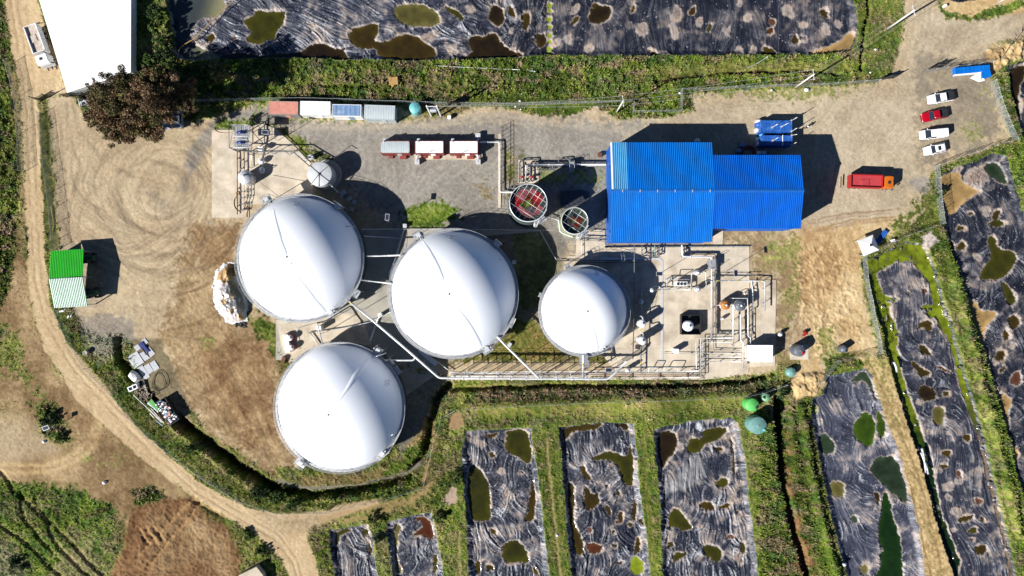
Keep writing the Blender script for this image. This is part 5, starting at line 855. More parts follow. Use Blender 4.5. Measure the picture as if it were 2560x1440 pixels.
# green shed
T = Thing('open_shed', 'open-sided shed with one roof slope coloured bright green and one pale mint', 'shed', W(165, 697, 0))
zr, ze = 4.0, 3.1; P = lambda x, y, z: W(x, y, z)
mb = MB(); corr(mb, P(127, 628, ze), P(210, 622, ze), P(207, 691, zr), P(123, 697, zr), 20, .06); T.wpart('green_roof_slope', mb, M_green)
mb = MB(); corr(mb, P(136, 770, ze), P(219, 765, ze), P(207, 692, zr), P(122, 698, zr), 20, .12); T.wpart('mint_roof_slope', mb, M_mint)  # lower slope coloured much paler than the green upper one
mb = MB()
for k in range(21): t = k / 20; mb.cyl(P(136, 770, ze).lerp(P(219, 765, ze), t) + Vector((.03, 0, .03)), P(122, 698, zr).lerp(P(207, 692, zr), t) + Vector((.03, 0, .03)), .018, 4)
T.wpart('green_seams', mb, M_green)
mb = MB(); mb.cyl(P(123, 697.5, zr + .03), P(207, 691.5, zr + .03), .1, 8); T.wpart('ridge_cap', mb, M_greend)
mb = MB()
for x, y in ((130, 632), (208, 627), (126, 698), (205, 692), (139, 766), (215, 761)): p = P(x, y, ze); T.wpart('post', MB().box((p.x, p.y, ze / 2), (.16, .16, ze - .1)), M_galv)
mb = MB(); a, b, e = P(129, 632, ze), P(125, 698, ze), P(138, 766, ze); 
for u, v in ((a, b), (b, e)): mb.add([(u.x, u.y, 0), (v.x, v.y, 0), (v.x, v.y, ze), (u.x, u.y, ze)], [(0, 1, 2, 3)])
T.wpart('back_wall', mb, M_greend)
# white hall
T = Thing('white_hall', 'long white-roofed hall at the top left beside the parked white truck', 'hall', W(230, 60, 0))
zz = 2.6; rp = [(50, -160), (168, 232), (327, 181), (328, -160)]; w = [W(x, y, zz) for x, y in rp]; m1 = W(188, -160, zz + .55); m2 = W(245, 207, zz + .55)
mb = MB(); corr(mb, w[1], w[0], m1, m2, 60, .03); T.wpart('roof', mb, M_wroof)
mb = MB(); corr(mb, w[2], w[3], m1, m2, 60, .03); T.wpart('roof', mb, M_wroof)
mb = MB(); k = .985; ww = [Vector((p.x + (.25 if i in (0, 1) else -.25), p.y + (.2 if i in (1, 2) else 0), 0)) for i, p in enumerate(w)]
mb.prism([(p.x, p.y) for p in ww], 0, zz - .1); mb.add([(ww[1].x, ww[1].y, zz - .1), (ww[2].x, ww[2].y, zz - .1), (m2.x, m2.y + .2, zz + .45)], [(0, 1, 2)]); T.wpart('wall', mb, M_white)
# small white guard box
def hut(name, label, cat, px, py, z, w, l, rz, mr, mw, n=6, slope=.15):
    c = W(px, py, z); T = Thing(name, label, cat, (c.x, c.y, 0), rz); mb = MB(); mb.box((0, 0, z / 2), (w - .2, l - .2, z)); T.part('wall', mb, mw)
    mb = MB(); corr(mb, (-w / 2, -l / 2, z + .02), (w / 2, -l / 2, z + .02), (w / 2, l / 2, z + slope), (-w / 2, l / 2, z + slope), n, .04); T.part('roof', mb, mr)
    mb = MB(); mb.box((w * .2, -l / 2 + .08, 1.0), (.8, .06, 2.0)); T.part('door', mb, M_grey); return T
hut('guard_hut', 'tiny pale guard hut by the gate under the brown tree', 'hut', 209, 253, 2.4, 2.0, 1.7, R(14), M_aqua, M_greend)
T = hut('utility_shed', 'white ribbed-roof utility shed at the corner of the concrete apron', 'shed', 1903, 884, 2.8, 4.5, 3.3, 0, M_wroof, M_white, 16)
T = Thing('canopy_tent', 'square white canopy tent on the dirt near the green algae pond', 'tent', (W(2174, 613, 0)), R(22)); q = W(2174, 613, 2.6); T.o.location = (q.x, q.y, 0)
mb = MB(); h = 1.6; mb.add([(-h, -h, 2.2), (h, -h, 2.2), (h, h, 2.2), (-h, h, 2.2), (-.25, -.25, 3.1), (.25, -.25, 3.1), (.25, .25, 3.1), (-.25, .25, 3.1)], [(0, 1, 5, 4), (1, 2, 6, 5), (2, 3, 7, 6), (3, 0, 4, 7)]); mb.box((0, 0, 2.1), (2 * h, 2 * h, .2)); T.part('canopy', mb, M_white)
mb = MB(); mb.box((0, 0, 3.12), (.42, .42, .06)); T.part('top_vent', mb, M_dark)
mb = MB()
for i, j in ((-1, -1), (1, -1), (1, 1), (-1, 1)): mb.cyl((i * (h - .1), j * (h - .1), 0), (i * (h - .1), j * (h - .1), 2.2), .05, 6)
T.part('poles', mb, M_steel)
# ---------------------------------------------------------------- containers
def container(label, px, py, h, L, Wd, mr, mw, rz=0.0, seams=0, name='shipping_container', cat='container', group='shipping containers in a row by the fence', vault=0):
    c = W(px, py, h); T = Thing(name, label, cat, (c.x, c.y, 0), rz, group); mb = MB()
    n = int(L / .28)
    for s_ in (-1, 1):
        mb.box((0, s_ * (Wd / 2 - .05), h / 2), (L, .05, h - .1))
        for k in range(n): mb.box((-L / 2 + (k + .5) * L / n, s_ * (Wd / 2 - .02), h / 2), (L / n * .5, .05, h - .3))
    for s_ in (-1, 1): mb.box((s_ * (L / 2 - .05), 0, h / 2), (.06, Wd - .12, h - .1))
    T.part('walls', mb, mw)
    mb = MB()
    if vault:
        m = 8; vs = []
        for i in range(m + 1): y = -Wd / 2 + Wd * i / m; z = h + vault * (1 - (2 * y / Wd) ** 2); vs += [(-L / 2, y, z), (L / 2, y, z)]
        mb.add(vs, [(2 * i, 2 * i + 1, 2 * i + 3, 2 * i + 2) for i in range(m)], True)
        for k in range(12): x = -L / 2 + (k + .5) * L / 12; mb.tube([(x, -Wd / 2 + Wd * i / m, h + vault * (1 - (2 * i / m - 1) ** 2) + .01) for i in range(m + 1)], .025, 4)
        mb.box((0, 0, h - .04), (L, Wd, .06))
    else:
        corr(mb, (-L / 2, -Wd / 2, h + .01), (L / 2, -Wd / 2, h + .01), (L / 2, Wd / 2, h + .01), (-L / 2, Wd / 2, h + .01), seams or n, .03); mb.box((0, 0, h - .04), (L - .02, Wd - .02, .06))
    T.part('roof', mb, mr)
    mb = MB()
    for s_ in (-1, 1): mb.box((0, s_ * (Wd / 2 - .04), h + .02), (L, .09, .08)); mb.box((s_ * (L / 2 - .04), 0, h + .02), (.09, Wd - .2, .08)); mb.box((0, s_ * (Wd / 2 - .04), .08), (L, .12, .16))
    for i in (-1, 1):
        for j in (-1, 1): mb.box((i * (L / 2 - .06), j * (Wd / 2 - .06), h / 2), (.14, .14, h + .06))
    T.part('frame', mb, mw)
    mb = MB(); mb.box((L * .12, -Wd / 2 - .03, 1.05), (.9, .05, 2.0)); T.part('door', mb, mr); return T
container('faded red shipping container at the west end of the row', 708, 270, 2.6, 5.75, 2.6, M_redc, mat('dull_grey_wall', A(170, 165, 160), .6, var=.15), R(-1), seams=26)
container('plain white shipping container next to the red one', 788, 270, 2.6, 5.9, 2.6, M_white, M_white, R(-1))
container('container with a worn blue panelled roof and white front', 867, 276, 2.6, 5.6, 2.3, M_bluegr, M_white, R(-1), seams=6)
container('pale grey container with a smooth rounded roof, east end of the row', 949, 281, 2.6, 6.0, 2.8, M_aqua, M_aqua, R(-2), vault=.12)
for lab, px in (('red generator cabin with a curved grey roof, westmost of three', 988), ('middle red generator cabin with a white panelled roof and dark streak', 1073), ('eastmost red generator cabin, white roof, pipe leaving its right side', 1159)):
    T = container(lab, px, 368, 2.5, 5.6, 2.45, M_aqua if px == 988 else M_wroof, M_redg, 0, seams=0 if px == 988 else 5, name='generator_cabin', cat='generator cabin', group='red generator cabins', vault=.12 if px == 988 else 0)
    mb = MB(); mb.box((1.2, -1.55, .3), (1.3, .7, .5)); mb.box((-1.2, -1.5, .2), (.8, .5, .3)); T.part('steps', mb, M_redg)
    mb = MB(); mb.rbox((-2.2, 1.6, .9), (.6, .6, 1.6), .05); mb.cyl((-2.2, 1.5, 1.6), (-2.2, .9, 3.2), .12, 8); T.part('exhaust', mb, M_steel)
    if px > 1000:
        mb = MB(); mb.box((.2, -.95, 2.97), (.9, .12, .06), .5); T.part('roof_bracket', mb, M_grey)
for x, y, sx, sy in ((1043, 404, .9, .9), (1196, 404, .9, .9), (1195, 339, 1.0, 1.0)):
    p = W(x, y, 1); mb = MB(); mb.rbox((p.x, p.y, .55), (sx, sy, 1.1), .06); mb.path([(p.x, p.y, .9), (p.x, p.y + (1.3 if y > 400 else -1.2), .95), (p.x + (.8 if x == 1043 else -.9), p.y + (1.6 if y > 400 else -1.6), .95)], .22, 10)
    solo('exhaust_silencer', mb, M_steel, {1043: 'square silencer box below the middle generator cabin', 1196: 'square silencer box at the lower right corner of the generators', 1195: 'square silencer box above the eastmost generator cabin'}[x], 'silencer')
T = container('upper of two blue containers loaded with bags and poles', 1941, 316, 2.6, 6.1, 2.3, M_blueb, M_blueb, 0, name='shipping_container', group='blue containers beside the warehouse')
T2 = container('lower of two blue containers, close to the warehouse shade', 1942, 351, 2.6, 6.1, 1.95, M_blueb, M_blueb, 0, name='shipping_container', group='blue containers beside the warehouse')
for T_, sp in ((T, ((-.9, -.2, 1.8, .9), (.9, -.1, 2.6, 1.2), (2.9, -1.0, 1.5, .9), (2.9, 1.1, 1.6, .9))), (T2, ((-.9, -.1, 1.8, 1.0), (2.9, 1.0, 1.2, -.5), (2.9, -.9, .8, .5)))):
    for x, y, lx, ly in sp:
        mb = MB(); mb.cyl((x, y, 2.75), (x + lx * .35, y + ly * .35, 4.2), .06, 6); mb.box((x, y, 2.72), (.5, .08, .1)); mb.box((x, y, 2.72), (.08, .5, .1)); T_.part('mast', mb, M_steel)
mb = MB(); mb.box((1.1, 0, 2.72), (.12, 2.2, .1)); T2.part('roof_bar', mb, M_white)
# ================================================================ TANKS
def lid_tank(name, label, px, py, z, r, m, ribs=6, cat='water tank', group=None, hatch=None, cone=.35, mh=None):
    c = W(px, py, z); T = Thing(name, label, cat, (c.x, c.y, 0), random.uniform(0, 3), group)
    mb = MB(); mb.lathe((0, 0, 0), [(r, 0), (r, z * .3), (r * 1.015, z * .32), (r, z * .34), (r, z * .62), (r * 1.015, z * .64), (r, z * .66), (r, z - .1), (r * .97, z)], 40); T.part('tank_body', mb, m)
    mb = MB(); mb.lathe((0, 0, z), [(r * .97, 0), (r * .75, cone * .45), (r * .3, cone * .9), (.02, cone)], 40, cap=False); T.part('tank_lid', mb, m)
    if ribs:
        mb = MB()
        for k in range(ribs): a = 2 * math.pi * k / ribs; mb.tube([(r * t * math.cos(a), r * t * math.sin(a), z + cone * (1 - t) + .02) for t in (.08, .3, .6, .95)], .035, 5)
        T.part('lid_ribs', mb, mh or M_grey)
    if hatch:
        x, y = hatch[0] * r, hatch[1] * r; mb = MB(); mb.lathe((x, y, z), [(.30, 0), (.30, .30), (.24, .33), (.01, .34)], 16); T.part('hatch', mb, hatch[2])
    return T
T = lid_tank('water_tank', 'turquoise round water tank at the east end of the containers', 1037, 269, 2.3, 1.12, M_teal, 6)
lid_tank('water_tank', 'bright green domed water tank in the grass above the right lined pond', 1881, 1013, 2.4, 1.3, M_greent, 4, hatch=(.4, -.55, M_dark))
lid_tank('water_tank', 'small sage-green tank next to the bright green one', 1916, 994, 1.8, .82, M_sage, 6, hatch=(.3, .5, M_dark))
lid_tank('water_tank', 'large grey-teal ribbed tank, lowest of the three in the grass', 1895, 1064, 2.8, 1.72, M_teald, 8, hatch=(.55, -.6, M_teal))
lid_tank('water_tank', 'faceted pale teal tank half buried beside the heap of sand', 1979, 931, 1.2, .95, M_teald, 8)
lid_tank('water_tank', 'grey lidded tank with a red cap on its own small concrete pad', 2000, 877, 2.4, 1.15, M_greytank, 6, hatch=(-.1, -.5, M_redp))
lid_tank('water_tank', 'small dark grey tank standing alone in the sand', 2111, 873, 1.6, .72, M_greytank, 4, hatch=(.3, -.4, M_dark))
T = lid_tank('storage_silo', 'grey steel tank with crossed roof braces beside the upper left dome', 799, 435, 4.0, 2.4, M_steel, 0, cat='tank', cone=.25)
mb = MB()
for a in (.9, 2.5, 4.1, 5.5, 3.14): mb.tube([(0, 0, 4.35), (2.45 * math.cos(a), 2.45 * math.sin(a), 4.08)], .05, 6)
mb.lathe((0, 0, 4.2), [(.2, 0), (.2, .2), (.01, .22)], 10); T.part('roof_braces', mb, M_dark)
p = W(819, 447, 0); mb = MB(); mb.lathe((p.x, p.y, 0), [(3.05, 0), (3.05, .5), (2.9, .55), (.01, .55)], 48); T.wpart('plinth', mb, M_conc2)
T = lid_tank('storage_silo', 'small grey domed tank on the north-west concrete pad', 611, 443, 2.8, 1.35, M_steel, 0, cat='tank', cone=.55)
mb = MB(); mb.lathe((0.2, 0.3, 3.2), [(.15, 0), (.15, .3), (.01, .32)], 8); mb.path([(.2, .3, 3.3), (1.6, .3, 3.3), (1.6, .3, 1)], .07, 8); T.part('roof_fitting', mb, M_dark)
# open tanks with a beam grid
def open_tank(label, px, py, h, r, seed, mwall, groups):
    c = W(px, py, h); T = Thing('open_tank', label, 'tank', (c.x, c.y, 0)); mb = MB()
    mb.lathe((0, 0, 0), [(r + .35, 0), (r + .35, .3), (r + .12, .35), (r, .4), (r, h)], 64); mb.lathe((0, 0, 0), [(r - .2, h), (r - .2, .5)], 64); T.part('tank_wall', mb, mwall)
    mb = MB(); mb.lathe((0, 0, h), [(r - .1, 0), (r - .1, .1), (r + .05, .1), (r + .05, -.05)], 64); T.part('rim', mb, M_steel)
    n = 90; g = np.linspace(-1, 1, n); U, V = np.meshgrid(g, g); f = lambda sc, s_: fbm(U * 100 + 300, V * 100 + 300, sc, seed + s_, 3)
    col = np.zeros((n, n, 3)) + np.array([.03, .045, .04]); rr = np.hypot(U, V)
    a = R(57); u2 = U * math.cos(a) + V * math.sin(a); v2 = -U * math.sin(a) + V * math.cos(a)
    for (ku, kv), cc in groups: 
        iu = np.floor((u2 + 1) * 3.2).astype(int); iv = np.floor((v2 + 1) * 2.2).astype(int); mm = (iu == ku) & (iv == kv) & (rr < .86 + f(30, 3) * .1 - .05); col[mm] = cc
    col[(rr < .17)] = A(96, 110, 20); ring = (rr > .9); col[ring] = np.array([.035, .055, .05]); col *= (.7 + .6 * f(14, 9))[..., None]
    keep = (rr < .99); idx_ = np.arange(n * n).reshape(n, n); F_ = np.stack([idx_[:-1, :-1], idx_[:-1, 1:], idx_[1:, 1:], idx_[1:, :-1]], -1)[keep[:-1, :-1] & keep[1:, 1:] & keep[1:, :-1] & keep[:-1, 1:]]
    me = npmesh('cover_membrane', np.stack([U * (r - .2), V * (r - .2), h - .75 + .15 * f(25, 5)], -1).reshape(-1, 3), F_, np.concatenate([np.clip(col, 0, 1), np.ones((n, n, 1))], -1).reshape(-1, 4), attr_mat('cover_%d' % seed, .35, .5, 3, .25, .2)); me.parent = T.o
    mb = MB()
    nb = 3 if r > 3 else 1
    for k in range(-nb, nb + 1):
        o = k * r / (nb + .6); hl = math.sqrt(max(0, (r - .1) ** 2 - o * o)); d = Vector((math.cos(R(57)), math.sin(R(57)), 0)); q = Vector((-d.y, d.x, 0)) * o
        mb.tube([q - d * hl + Vector((0, 0, h)), q + d * hl + Vector((0, 0, h))], .022, 6)
    for k in (-1, 0, 1):
        o = k * r / 1.9; hl = math.sqrt(max(0, (r - .1) ** 2 - o * o)); d = Vector((math.cos(R(-33)), math.sin(R(-33)), 0)); q = Vector((-d.y, d.x, 0)) * o
        mb.tube([q - d * hl + Vector((0, 0, h + .05)), q + d * hl + Vector((0, 0, h + .05))], .035, 6)
    T.part('roof_beams', mb, M_steel)
    for z in (.5, 1.0):
        mb = MB(); mb.tube([((r + .1) * math.cos(t), (r + .1) * math.sin(t), h + z) for t in np.arange(3.4, 6.0, .12)], .03, 5); T.part('rail', mb, M_white)
    a = R(-52); x_, y_ = (r + .5) * math.cos(a), (r + .5) * math.sin(a); mb = MB(); mb.box((x_, y_, h - .05), (1.0, 1.6, .1), a)
    for j in (-.7, 0, .7): mb.cyl((x_ - j * math.sin(a), y_ + j * math.cos(a), h), (x_ - j * math.sin(a), y_ + j * math.cos(a), h + 1), .03, 5)
    mb.tube([(x_ + .45 * math.cos(a) - j * math.sin(a), y_ + .45 * math.sin(a) + j * math.cos(a), h + 1) for j in (-.8, .8)], .035, 5); T.part('platform', mb, M_galv)
    mb = MB(); x_, y_ = x_ - 1.2 * abs(math.sin(a)) , y_ + 1.2 * math.sin(a) * .5
    mb.tube([(x_ + .42 * math.cos(t), y_ + .42 * math.sin(t), h + .4) for t in np.arange(0, 6.28, .5)], .03, 5, True)
    for k in range(12): mb.tube([(x_ + .42 * math.cos(t), y_ + .42 * math.sin(t), h - .6 * k) for t in np.arange(0, 6.28, .7)], .02, 4, True) if k * .6 < h - 2 else None
    for t in (0, 1.57, 3.14, 4.71): mb.cyl((x_ + .42 * math.cos(t), y_ + .42 * math.sin(t), 2), (x_ + .42 * math.cos(t), y_ + .42 * math.sin(t), h + 1), .02, 4)
    T.part('caged_ladder', mb, M_steel); return T
RD, PK, RB, OL, GP = A(158, 30, 32), A(160, 92, 96), A(104, 42, 28), A(78, 88, 26), A(84, 82, 84)
TA = open_tank('larger open tank with red and pink liner seen under white beams', 1321, 507, 8.2, 3.55, 4, mat('tank_green_grey', (.05, .065, .06), .6), [((4, 1), RD), ((3, 3), PK), ((2, 3), RD), ((1, 2), PK), ((1, 1), PK), ((3, 2), RB), ((2, 2), OL), ((5, 2), PK), ((4, 2), RB), ((3, 1), RB), ((2, 1), GP), ((5, 1), RD), ((1, 3), RD), ((4, 3), PK), ((2, 0), PK), ((3, 0), PK)])
TB = open_tank('smaller open tank with a rust-red liner corner next to the warehouse', 1437, 552, 6.2, 2.55, 9, mat('tank_sand', A(150, 158, 128), .7), [((3, 1), RB), ((4, 1), RB), ((2, 1), A(110, 46, 32)), ((3, 2), RB), ((2, 2), GP * .5), ((1, 2), GP * .4), ((4, 2), A(30, 34, 44)), ((2, 3), GP * .5)])
# vessels
def vessel(label, px, py, z, r, m=None, legs=True, name='pressure_vessel', cat='vessel', group=None, z0=.7):
    c = W(px, py, z); T = Thing(name, label, cat, (c.x, c.y, .12), 0, group); mb = MB(); prof = [(r * .4, z0 - .25), (r * .85, z0), (r, z0 + .25), (r, z - r * .5)]
    prof += [(r * math.cos(t), z - r * .5 + r * .45 * math.sin(t)) for t in np.arange(.3, 1.57, .3)] + [(.02, z - r * .04)]
    mb.lathe((0, 0, 0), prof, 28); T.part('shell', mb, m or M_white)
    mb = MB()
    for k in range(4): a = .785 + k * 1.571; mb.cyl((r * .85 * math.cos(a), r * .85 * math.sin(a), -.1), (r * .85 * math.cos(a), r * .85 * math.sin(a), z0 + .3), .06, 6)
    T.part('legs', mb, M_grey)
    mb = MB(); mb.lathe((0, 0, z - .1), [(.16, 0), (.16, .25), (.24, .25), (.24, .32), (.01, .32)], 12); mb.lathe((r * .5, r * .3, z - .25), [(.09, 0), (.09, .25), (.01, .27)], 8); mb.lathe((-r * .5, r * .2, z - .25), [(.07, 0), (.07, .3), (.01, .3)], 8); T.part('nozzles', mb, M_steel)
    mb = MB(); mb.lathe((0, 0, z * .55), [(r + .01, 0), (r + .06, .02), (r + .06, .1), (r + .01, .12)], 24); T.part('band', mb, M_steel); return T
vessel('upper of two tall white vessels on the left edge of the apron', *QE(250, 868), 3.6, .78, group='white filter vessels')
vessel('lower of two tall white vessels on the left edge of the apron', *QE(250, 1030), 3.6, .78, group='white filter vessels')
vessel('small grey vessel in the shade of the smallest dome', *QE(240, 660), 1.6, .45, M_steel)
vessel('grey half-lit vessel at the edge of the smallest dome\'s shade', *QE(343, 550), 1.8, .45, M_steel)
vessel('upper silver vessel right of the three-fan cooler', *QE(780, 385), 2.2, .52, M_steel2)
vessel('lower silver vessel right of the three-fan cooler', *QE(780, 540), 2.2, .52, M_steel2)
vessel('orange-brown vertical vessel on the apron', *QE(1045, 693), 3.0, .90, mat('ochre_paint', A(206, 132, 52), .6, var=.2, dirt=A(120, 70, 30), dirt_amt=.6, dscale=2))
vessel('dark grey vertical vessel beside the orange-brown one', *QE(1187, 697), 3.0, 1.08, M_greytank)
vessel('tiny ochre drum south of the orange-brown vessel', *QE(1013, 822), 1.0, .32, mat('ochre_plain', A(214, 160, 96), .6))
vessel('tiny ochre drum north of the dark grey vessel', *QE(1240, 583), 1.2, .36, mat('ochre_plain', A(214, 160, 96), .6))
vessel('pale drum on the grass just east of the utility shed', 1952, 836, 1.2, .38, M_steel)
vessel('white capped standpipe with the upper shade on the north-west pad', *QN(545, 727), 1.3, .58, M_white)
vessel('white capped standpipe standing in the grey silo\'s shade', *QN(548, 808), 1.3, .62, M_steel)
vessel('round grey knock-out pot at the east end of the pipe bridge', *QE(115, 1310), 2.2, .42, M_steel)
# pit with white vessel
c = W(1723, 811, 0); T = Thing('sump_pit', 'square dark steel sump box around a white vessel on the apron', 'sump', (c.x, c.y, .1)); a, t, h = 1.9, .1, 1.4
mb = MB(); mb.box((0, 0, .02), (2 * a, 2 * a, .05))
for i, j in ((1, 0), (-1, 0)): mb.box((i * a, 0, h / 2), (t, 2 * a + t, h)); mb.box((0, i * a, h / 2), (2 * a - t, t, h))
T.part('casing', mb, M_dark)
vessel('white vessel with rusty top inside the square dark sump', *QE(693, 892), 2.6, 1.02, M_white, z0=.5)
# cooler with three fans
c = W(*QE(620, 492), 1.9); T = Thing('air_cooler', 'white air cooler box with three black fans in a row', 'cooler', (c.x, c.y, .12)); mb = MB(); mb.rbox((0, 0, 1.25), (2.4, .95, 1.1), .05); T.part('casing', mb, M_white)
for k in (-1, 0, 1):
    mb = MB(); mb.lathe((k * .66, 0, 1.8), [(.30, 0), (.30, .06), (.01, .03)], 20); T.part('fan', mb, M_dark); mb = MB()
    mb.lathe((k * .66, 0, 1.8), [(.30, .0), (.30, .1), (.34, .1), (.34, 0)], 20); T.part('fan_guard', mb, M_steel)
mb = MB()
for i in (-1.1, 1.1):
    for j in (-.4, .4): mb.box((i, j, .35), (.08, .08, .7))
T.part('legs', mb, M_grey)
def box_thing(name, label, cat, px, py, z, d, m, rz=0, legs=0, group=None, base=0):
    c = W(px, py, z); T = Thing(name, label, cat, (c.x, c.y, base), rz, group); mb = MB(); mb.rbox((0, 0, z - d[2] / 2 - base), d, .05); T.part('casing', mb, m)
    mb = MB(); mb.box((0, -d[1] / 2 - .015, z - d[2] / 2 - base), (d[0] * .8, .03, d[2] * .8)); T.part('door', mb, m)
    if legs or z - base > d[2] + .05:
        mb = MB()
        for i in (-1, 1):
            for j in (-1, 1): mb.box((i * (d[0] / 2 - .08), j * (d[1] / 2 - .08), (z - d[2] - base) / 2), (.07, .07, z - d[2] - base))
        T.part('legs', mb, M_galv)
    return T
CAB = [('white control cabinet in the middle of the apron', *QE(575, 1128), 2.0, (.95, .85, 1.9), 0), ('white cabinet under the pipe between the upper left and lower left domes', 797, 820, 2.0, (.95, .8, 1.9), .1), ('white cabinet near the diagonal gas pipe crossing', 950, 787, 1.8, (.75, .75, 1.7), .5), ('grey cabinet on a stalk right of the middle dome', 1285, 655, 2.2, (.8, .7, .7), .1),
       ('concrete block left of the mown patch by the middle dome', 1012, 564, .9, (.75, .75, .8), 0), ('white box lying by the brown earth next to the lower left dome', 708, 900, .8, (.75, 1.3, .7), -.35), ('white box at the foot of the transformer frame', 1123, 292, 1.0, (.7, .6, .9), 0), ('white cabinet on the sill above the warehouse edge', 1745, 350, 1.6, (.8, .65, 1.5), 0),
       ('grey box beside the roof pipes of the steel tank', 776, 392, 1.4, (1.0, .9, 1.2), .3), ('white box by the tower on the north-west pad', 650, 371, 1.8, (1.0, .7, .6), -.2), ('grey plinth box between the middle and the smallest dome', 1274, 862, .6, (.7, .9, .5), -.6), ('long low grey duct cover below the middle dome', 1069, 893, .8, (4.6, .8, .7), -.72),
       ('brown square shaft at the west wall of the warehouse', 1500, 386, .8, (.85, .75, .7), 0), ('blue-grey crate at the warehouse shade, upper one', 1857, 362, 1.0, (.95, .7, .9), -.1), ('blue-grey crate at the warehouse shade, lower one', 1848, 376, 1.0, (.95, .7, .9), -.1), ('left of two pale boxes on the warehouse edge under the blue containers', 1899, 381, 1.0, (.75, .6, .9), 0), ('right of two pale boxes on the warehouse edge under the blue containers', 1911, 381, 1.0, (.75, .6, .9), 0),
       ('white box in the grass strip by the canopy tent', 2234, 601, .8, (.7, .5, .6), .3), ('white box in the sand at the top right', 2365, 13, .8, (.5, .45, .7), .3)]
for lab, x, y, z, d, rz in CAB: box_thing('cabinet', lab, 'box', x, y, z, d, M_dark if 'dark crate' in lab else (M_rust if 'brown' in lab else (M_bluegr if 'blue-grey' in lab else (M_steel if 'grey' in lab or 'concrete' in lab else M_white))), rz)
# ================================================================ PIPES
def pipe(label, pts, r, m, sup=3.0, name='pipe_run', flange=True, ends=(None, None), group=None, bands=()):
    w = [W(x, y, z) for x, y, z in pts]
    if ends[0] is not None: w = [Vector((w[0].x, w[0].y, ends[0]))] + w
    if ends[1] is not None: w = w + [Vector((w[-1].x, w[-1].y, ends[1]))]
    T = Thing(name, label, 'pipe', (w[0].x, w[0].y, 0), 0, group); mb = MB(); mb.path(w, r, 10); T.wpart('pipe', mb, m)
    fl, sp = MB(), MB(); ns = 0
    for a, b in zip(w[:-1], w[1:]):
        L = (b - a).length; d = (b - a).normalized() if L > .01 else Vector((1, 0, 0))
        for k in range(1, int(L / 3.0) + 1): q = a + d * (k * 3.0 - 1.4); fl.cyl(q - d * .04, q + d * .04, r * 1.55, 12)
        if sup and abs(d.z) < .5 and max(a.z, b.z) > .35:
            for k in range(max(1, int(L / sup)) + 1):
                q = a.lerp(b, min(.98, (k + .5) / (int(L / sup) + 1))); 
                if q.z > .3: sp = MB(); sp.box((q.x, q.y, (q.z - r - .06) / 2), (.09, .09, q.z - r - .06)); sp.box((q.x, q.y, q.z - r - .03), (.28, .28, .06)); T.wpart('support', sp, M_galv)
    if flange and fl.v: T.wpart('flanges', fl, m)
    for t in bands: mb = MB(); i = int(t); a, b = w[i], w[i + 1]; q = a.lerp(b, t - i); d = (b - a).normalized(); mb.cyl(q - d * .22, q + d * .22, r * 1.06, 12, caps=False); T.wpart('marking_band', mb, M_yellow)
    return T
E = lambda x, y, z: (*QE(x, y), z)
N = lambda x, y, z: (*QN(x, y), z)
Mn = lambda x, y, z: (*QM(x, y), z)
pipe('white gas main from the upper left dome running down to the pipe bridge', [(866, 748, 5.6), (930, 800, 5.6), (1014, 872, 5.6), (1098, 945, 5.6), (1520, 948, 5.6), (1541, 930, 5.6), (1565, 905, 4.5)], .20, M_pipew, 9, bands=(0.2,))
pipe('white pipe leaving the middle dome diagonally to the pipe bridge', [(1244, 842, 5.4), (1262, 862, 5.6), (1349, 947, 5.6)], .20, M_pipew, 12, bands=(.3,), ends=(4.8, None))
pipe('pale pipe straight down from the smallest dome to the pipe bridge', [(1458, 888, 5.0), (1458, 947, 5.6)], .20, M_pipew, 0, bands=(.4,))
pipe('short pale pipe linking the upper left and lower left domes', [(793, 808, 4.5), (806, 860, 5.4)], .13, M_pipew, 5, ends=(.3, None))
pipe('pale pipe from the lower left dome to the long gas main', [(962, 901, 5.2), (1000, 901, 5.6), (1034, 901, 5.6), (1038, 893, 5.6)], .16, M_pipew, 0, bands=(.3,))
pipe('upper gangway pipe between the upper left and middle domes', [(917, 640, 5.4), (945, 640, 5.6), (1002, 638, 5.4)], .15, M_pipew, 0)
pipe('lower straight pipe between the upper left and middle domes', [(903, 700, 5.4), (978, 709, 5.4)], .13, M_pipew, 0)
pipe('grey pipe on the concrete below the upper left dome', [(772, 832, .5), (860, 820, .5), (925, 805, .5), (975, 780, .5)], .10, M_steel, 3)
pipe('short grey pipe angling down to the lower left dome', [(775, 832, .5), (796, 862, .5)], .12, M_steel, 0)
pipe('thin conduit loop below the upper left dome by the red hydrants', [(745, 875, .4), (742, 822, .4), (790, 808, .4), (830, 800, .4)], .05, M_steel, 0)
pipe('shaded pipe in the floor gap left of the middle dome', [(910, 590, .5), (1000, 596, .5)], .12, M_steel, 3)
pipe('shaded duct running down from the concrete block left of the middle dome', [(1010, 572, .4), (990, 640, .4), (972, 690, .4)], .2, M_steel, 3)
pipe('shaded duct between the middle and lower left domes', [(948, 790, .4), (925, 852, .4)], .2, M_steel, 3)
pipe('long thin conduit passing north of the middle dome', [(905, 573, .4), (1100, 572, .4), (1350, 576, .4), (1385, 640, .4), (1392, 650, .4)], .07, M_steel, 0)
pipe('pale pipe strung beside the long gas main under the middle dome', [(1060, 880, .6), (1128, 930, .6)], .10, M_steel, 4)
pipe('white pipe leaving the generators, turning down and into the larger open tank', [(1200, 355, .9), (1249, 355, .9), (1249, 480, .9), (1284, 481, .9)], .16, M_pipew, 4)
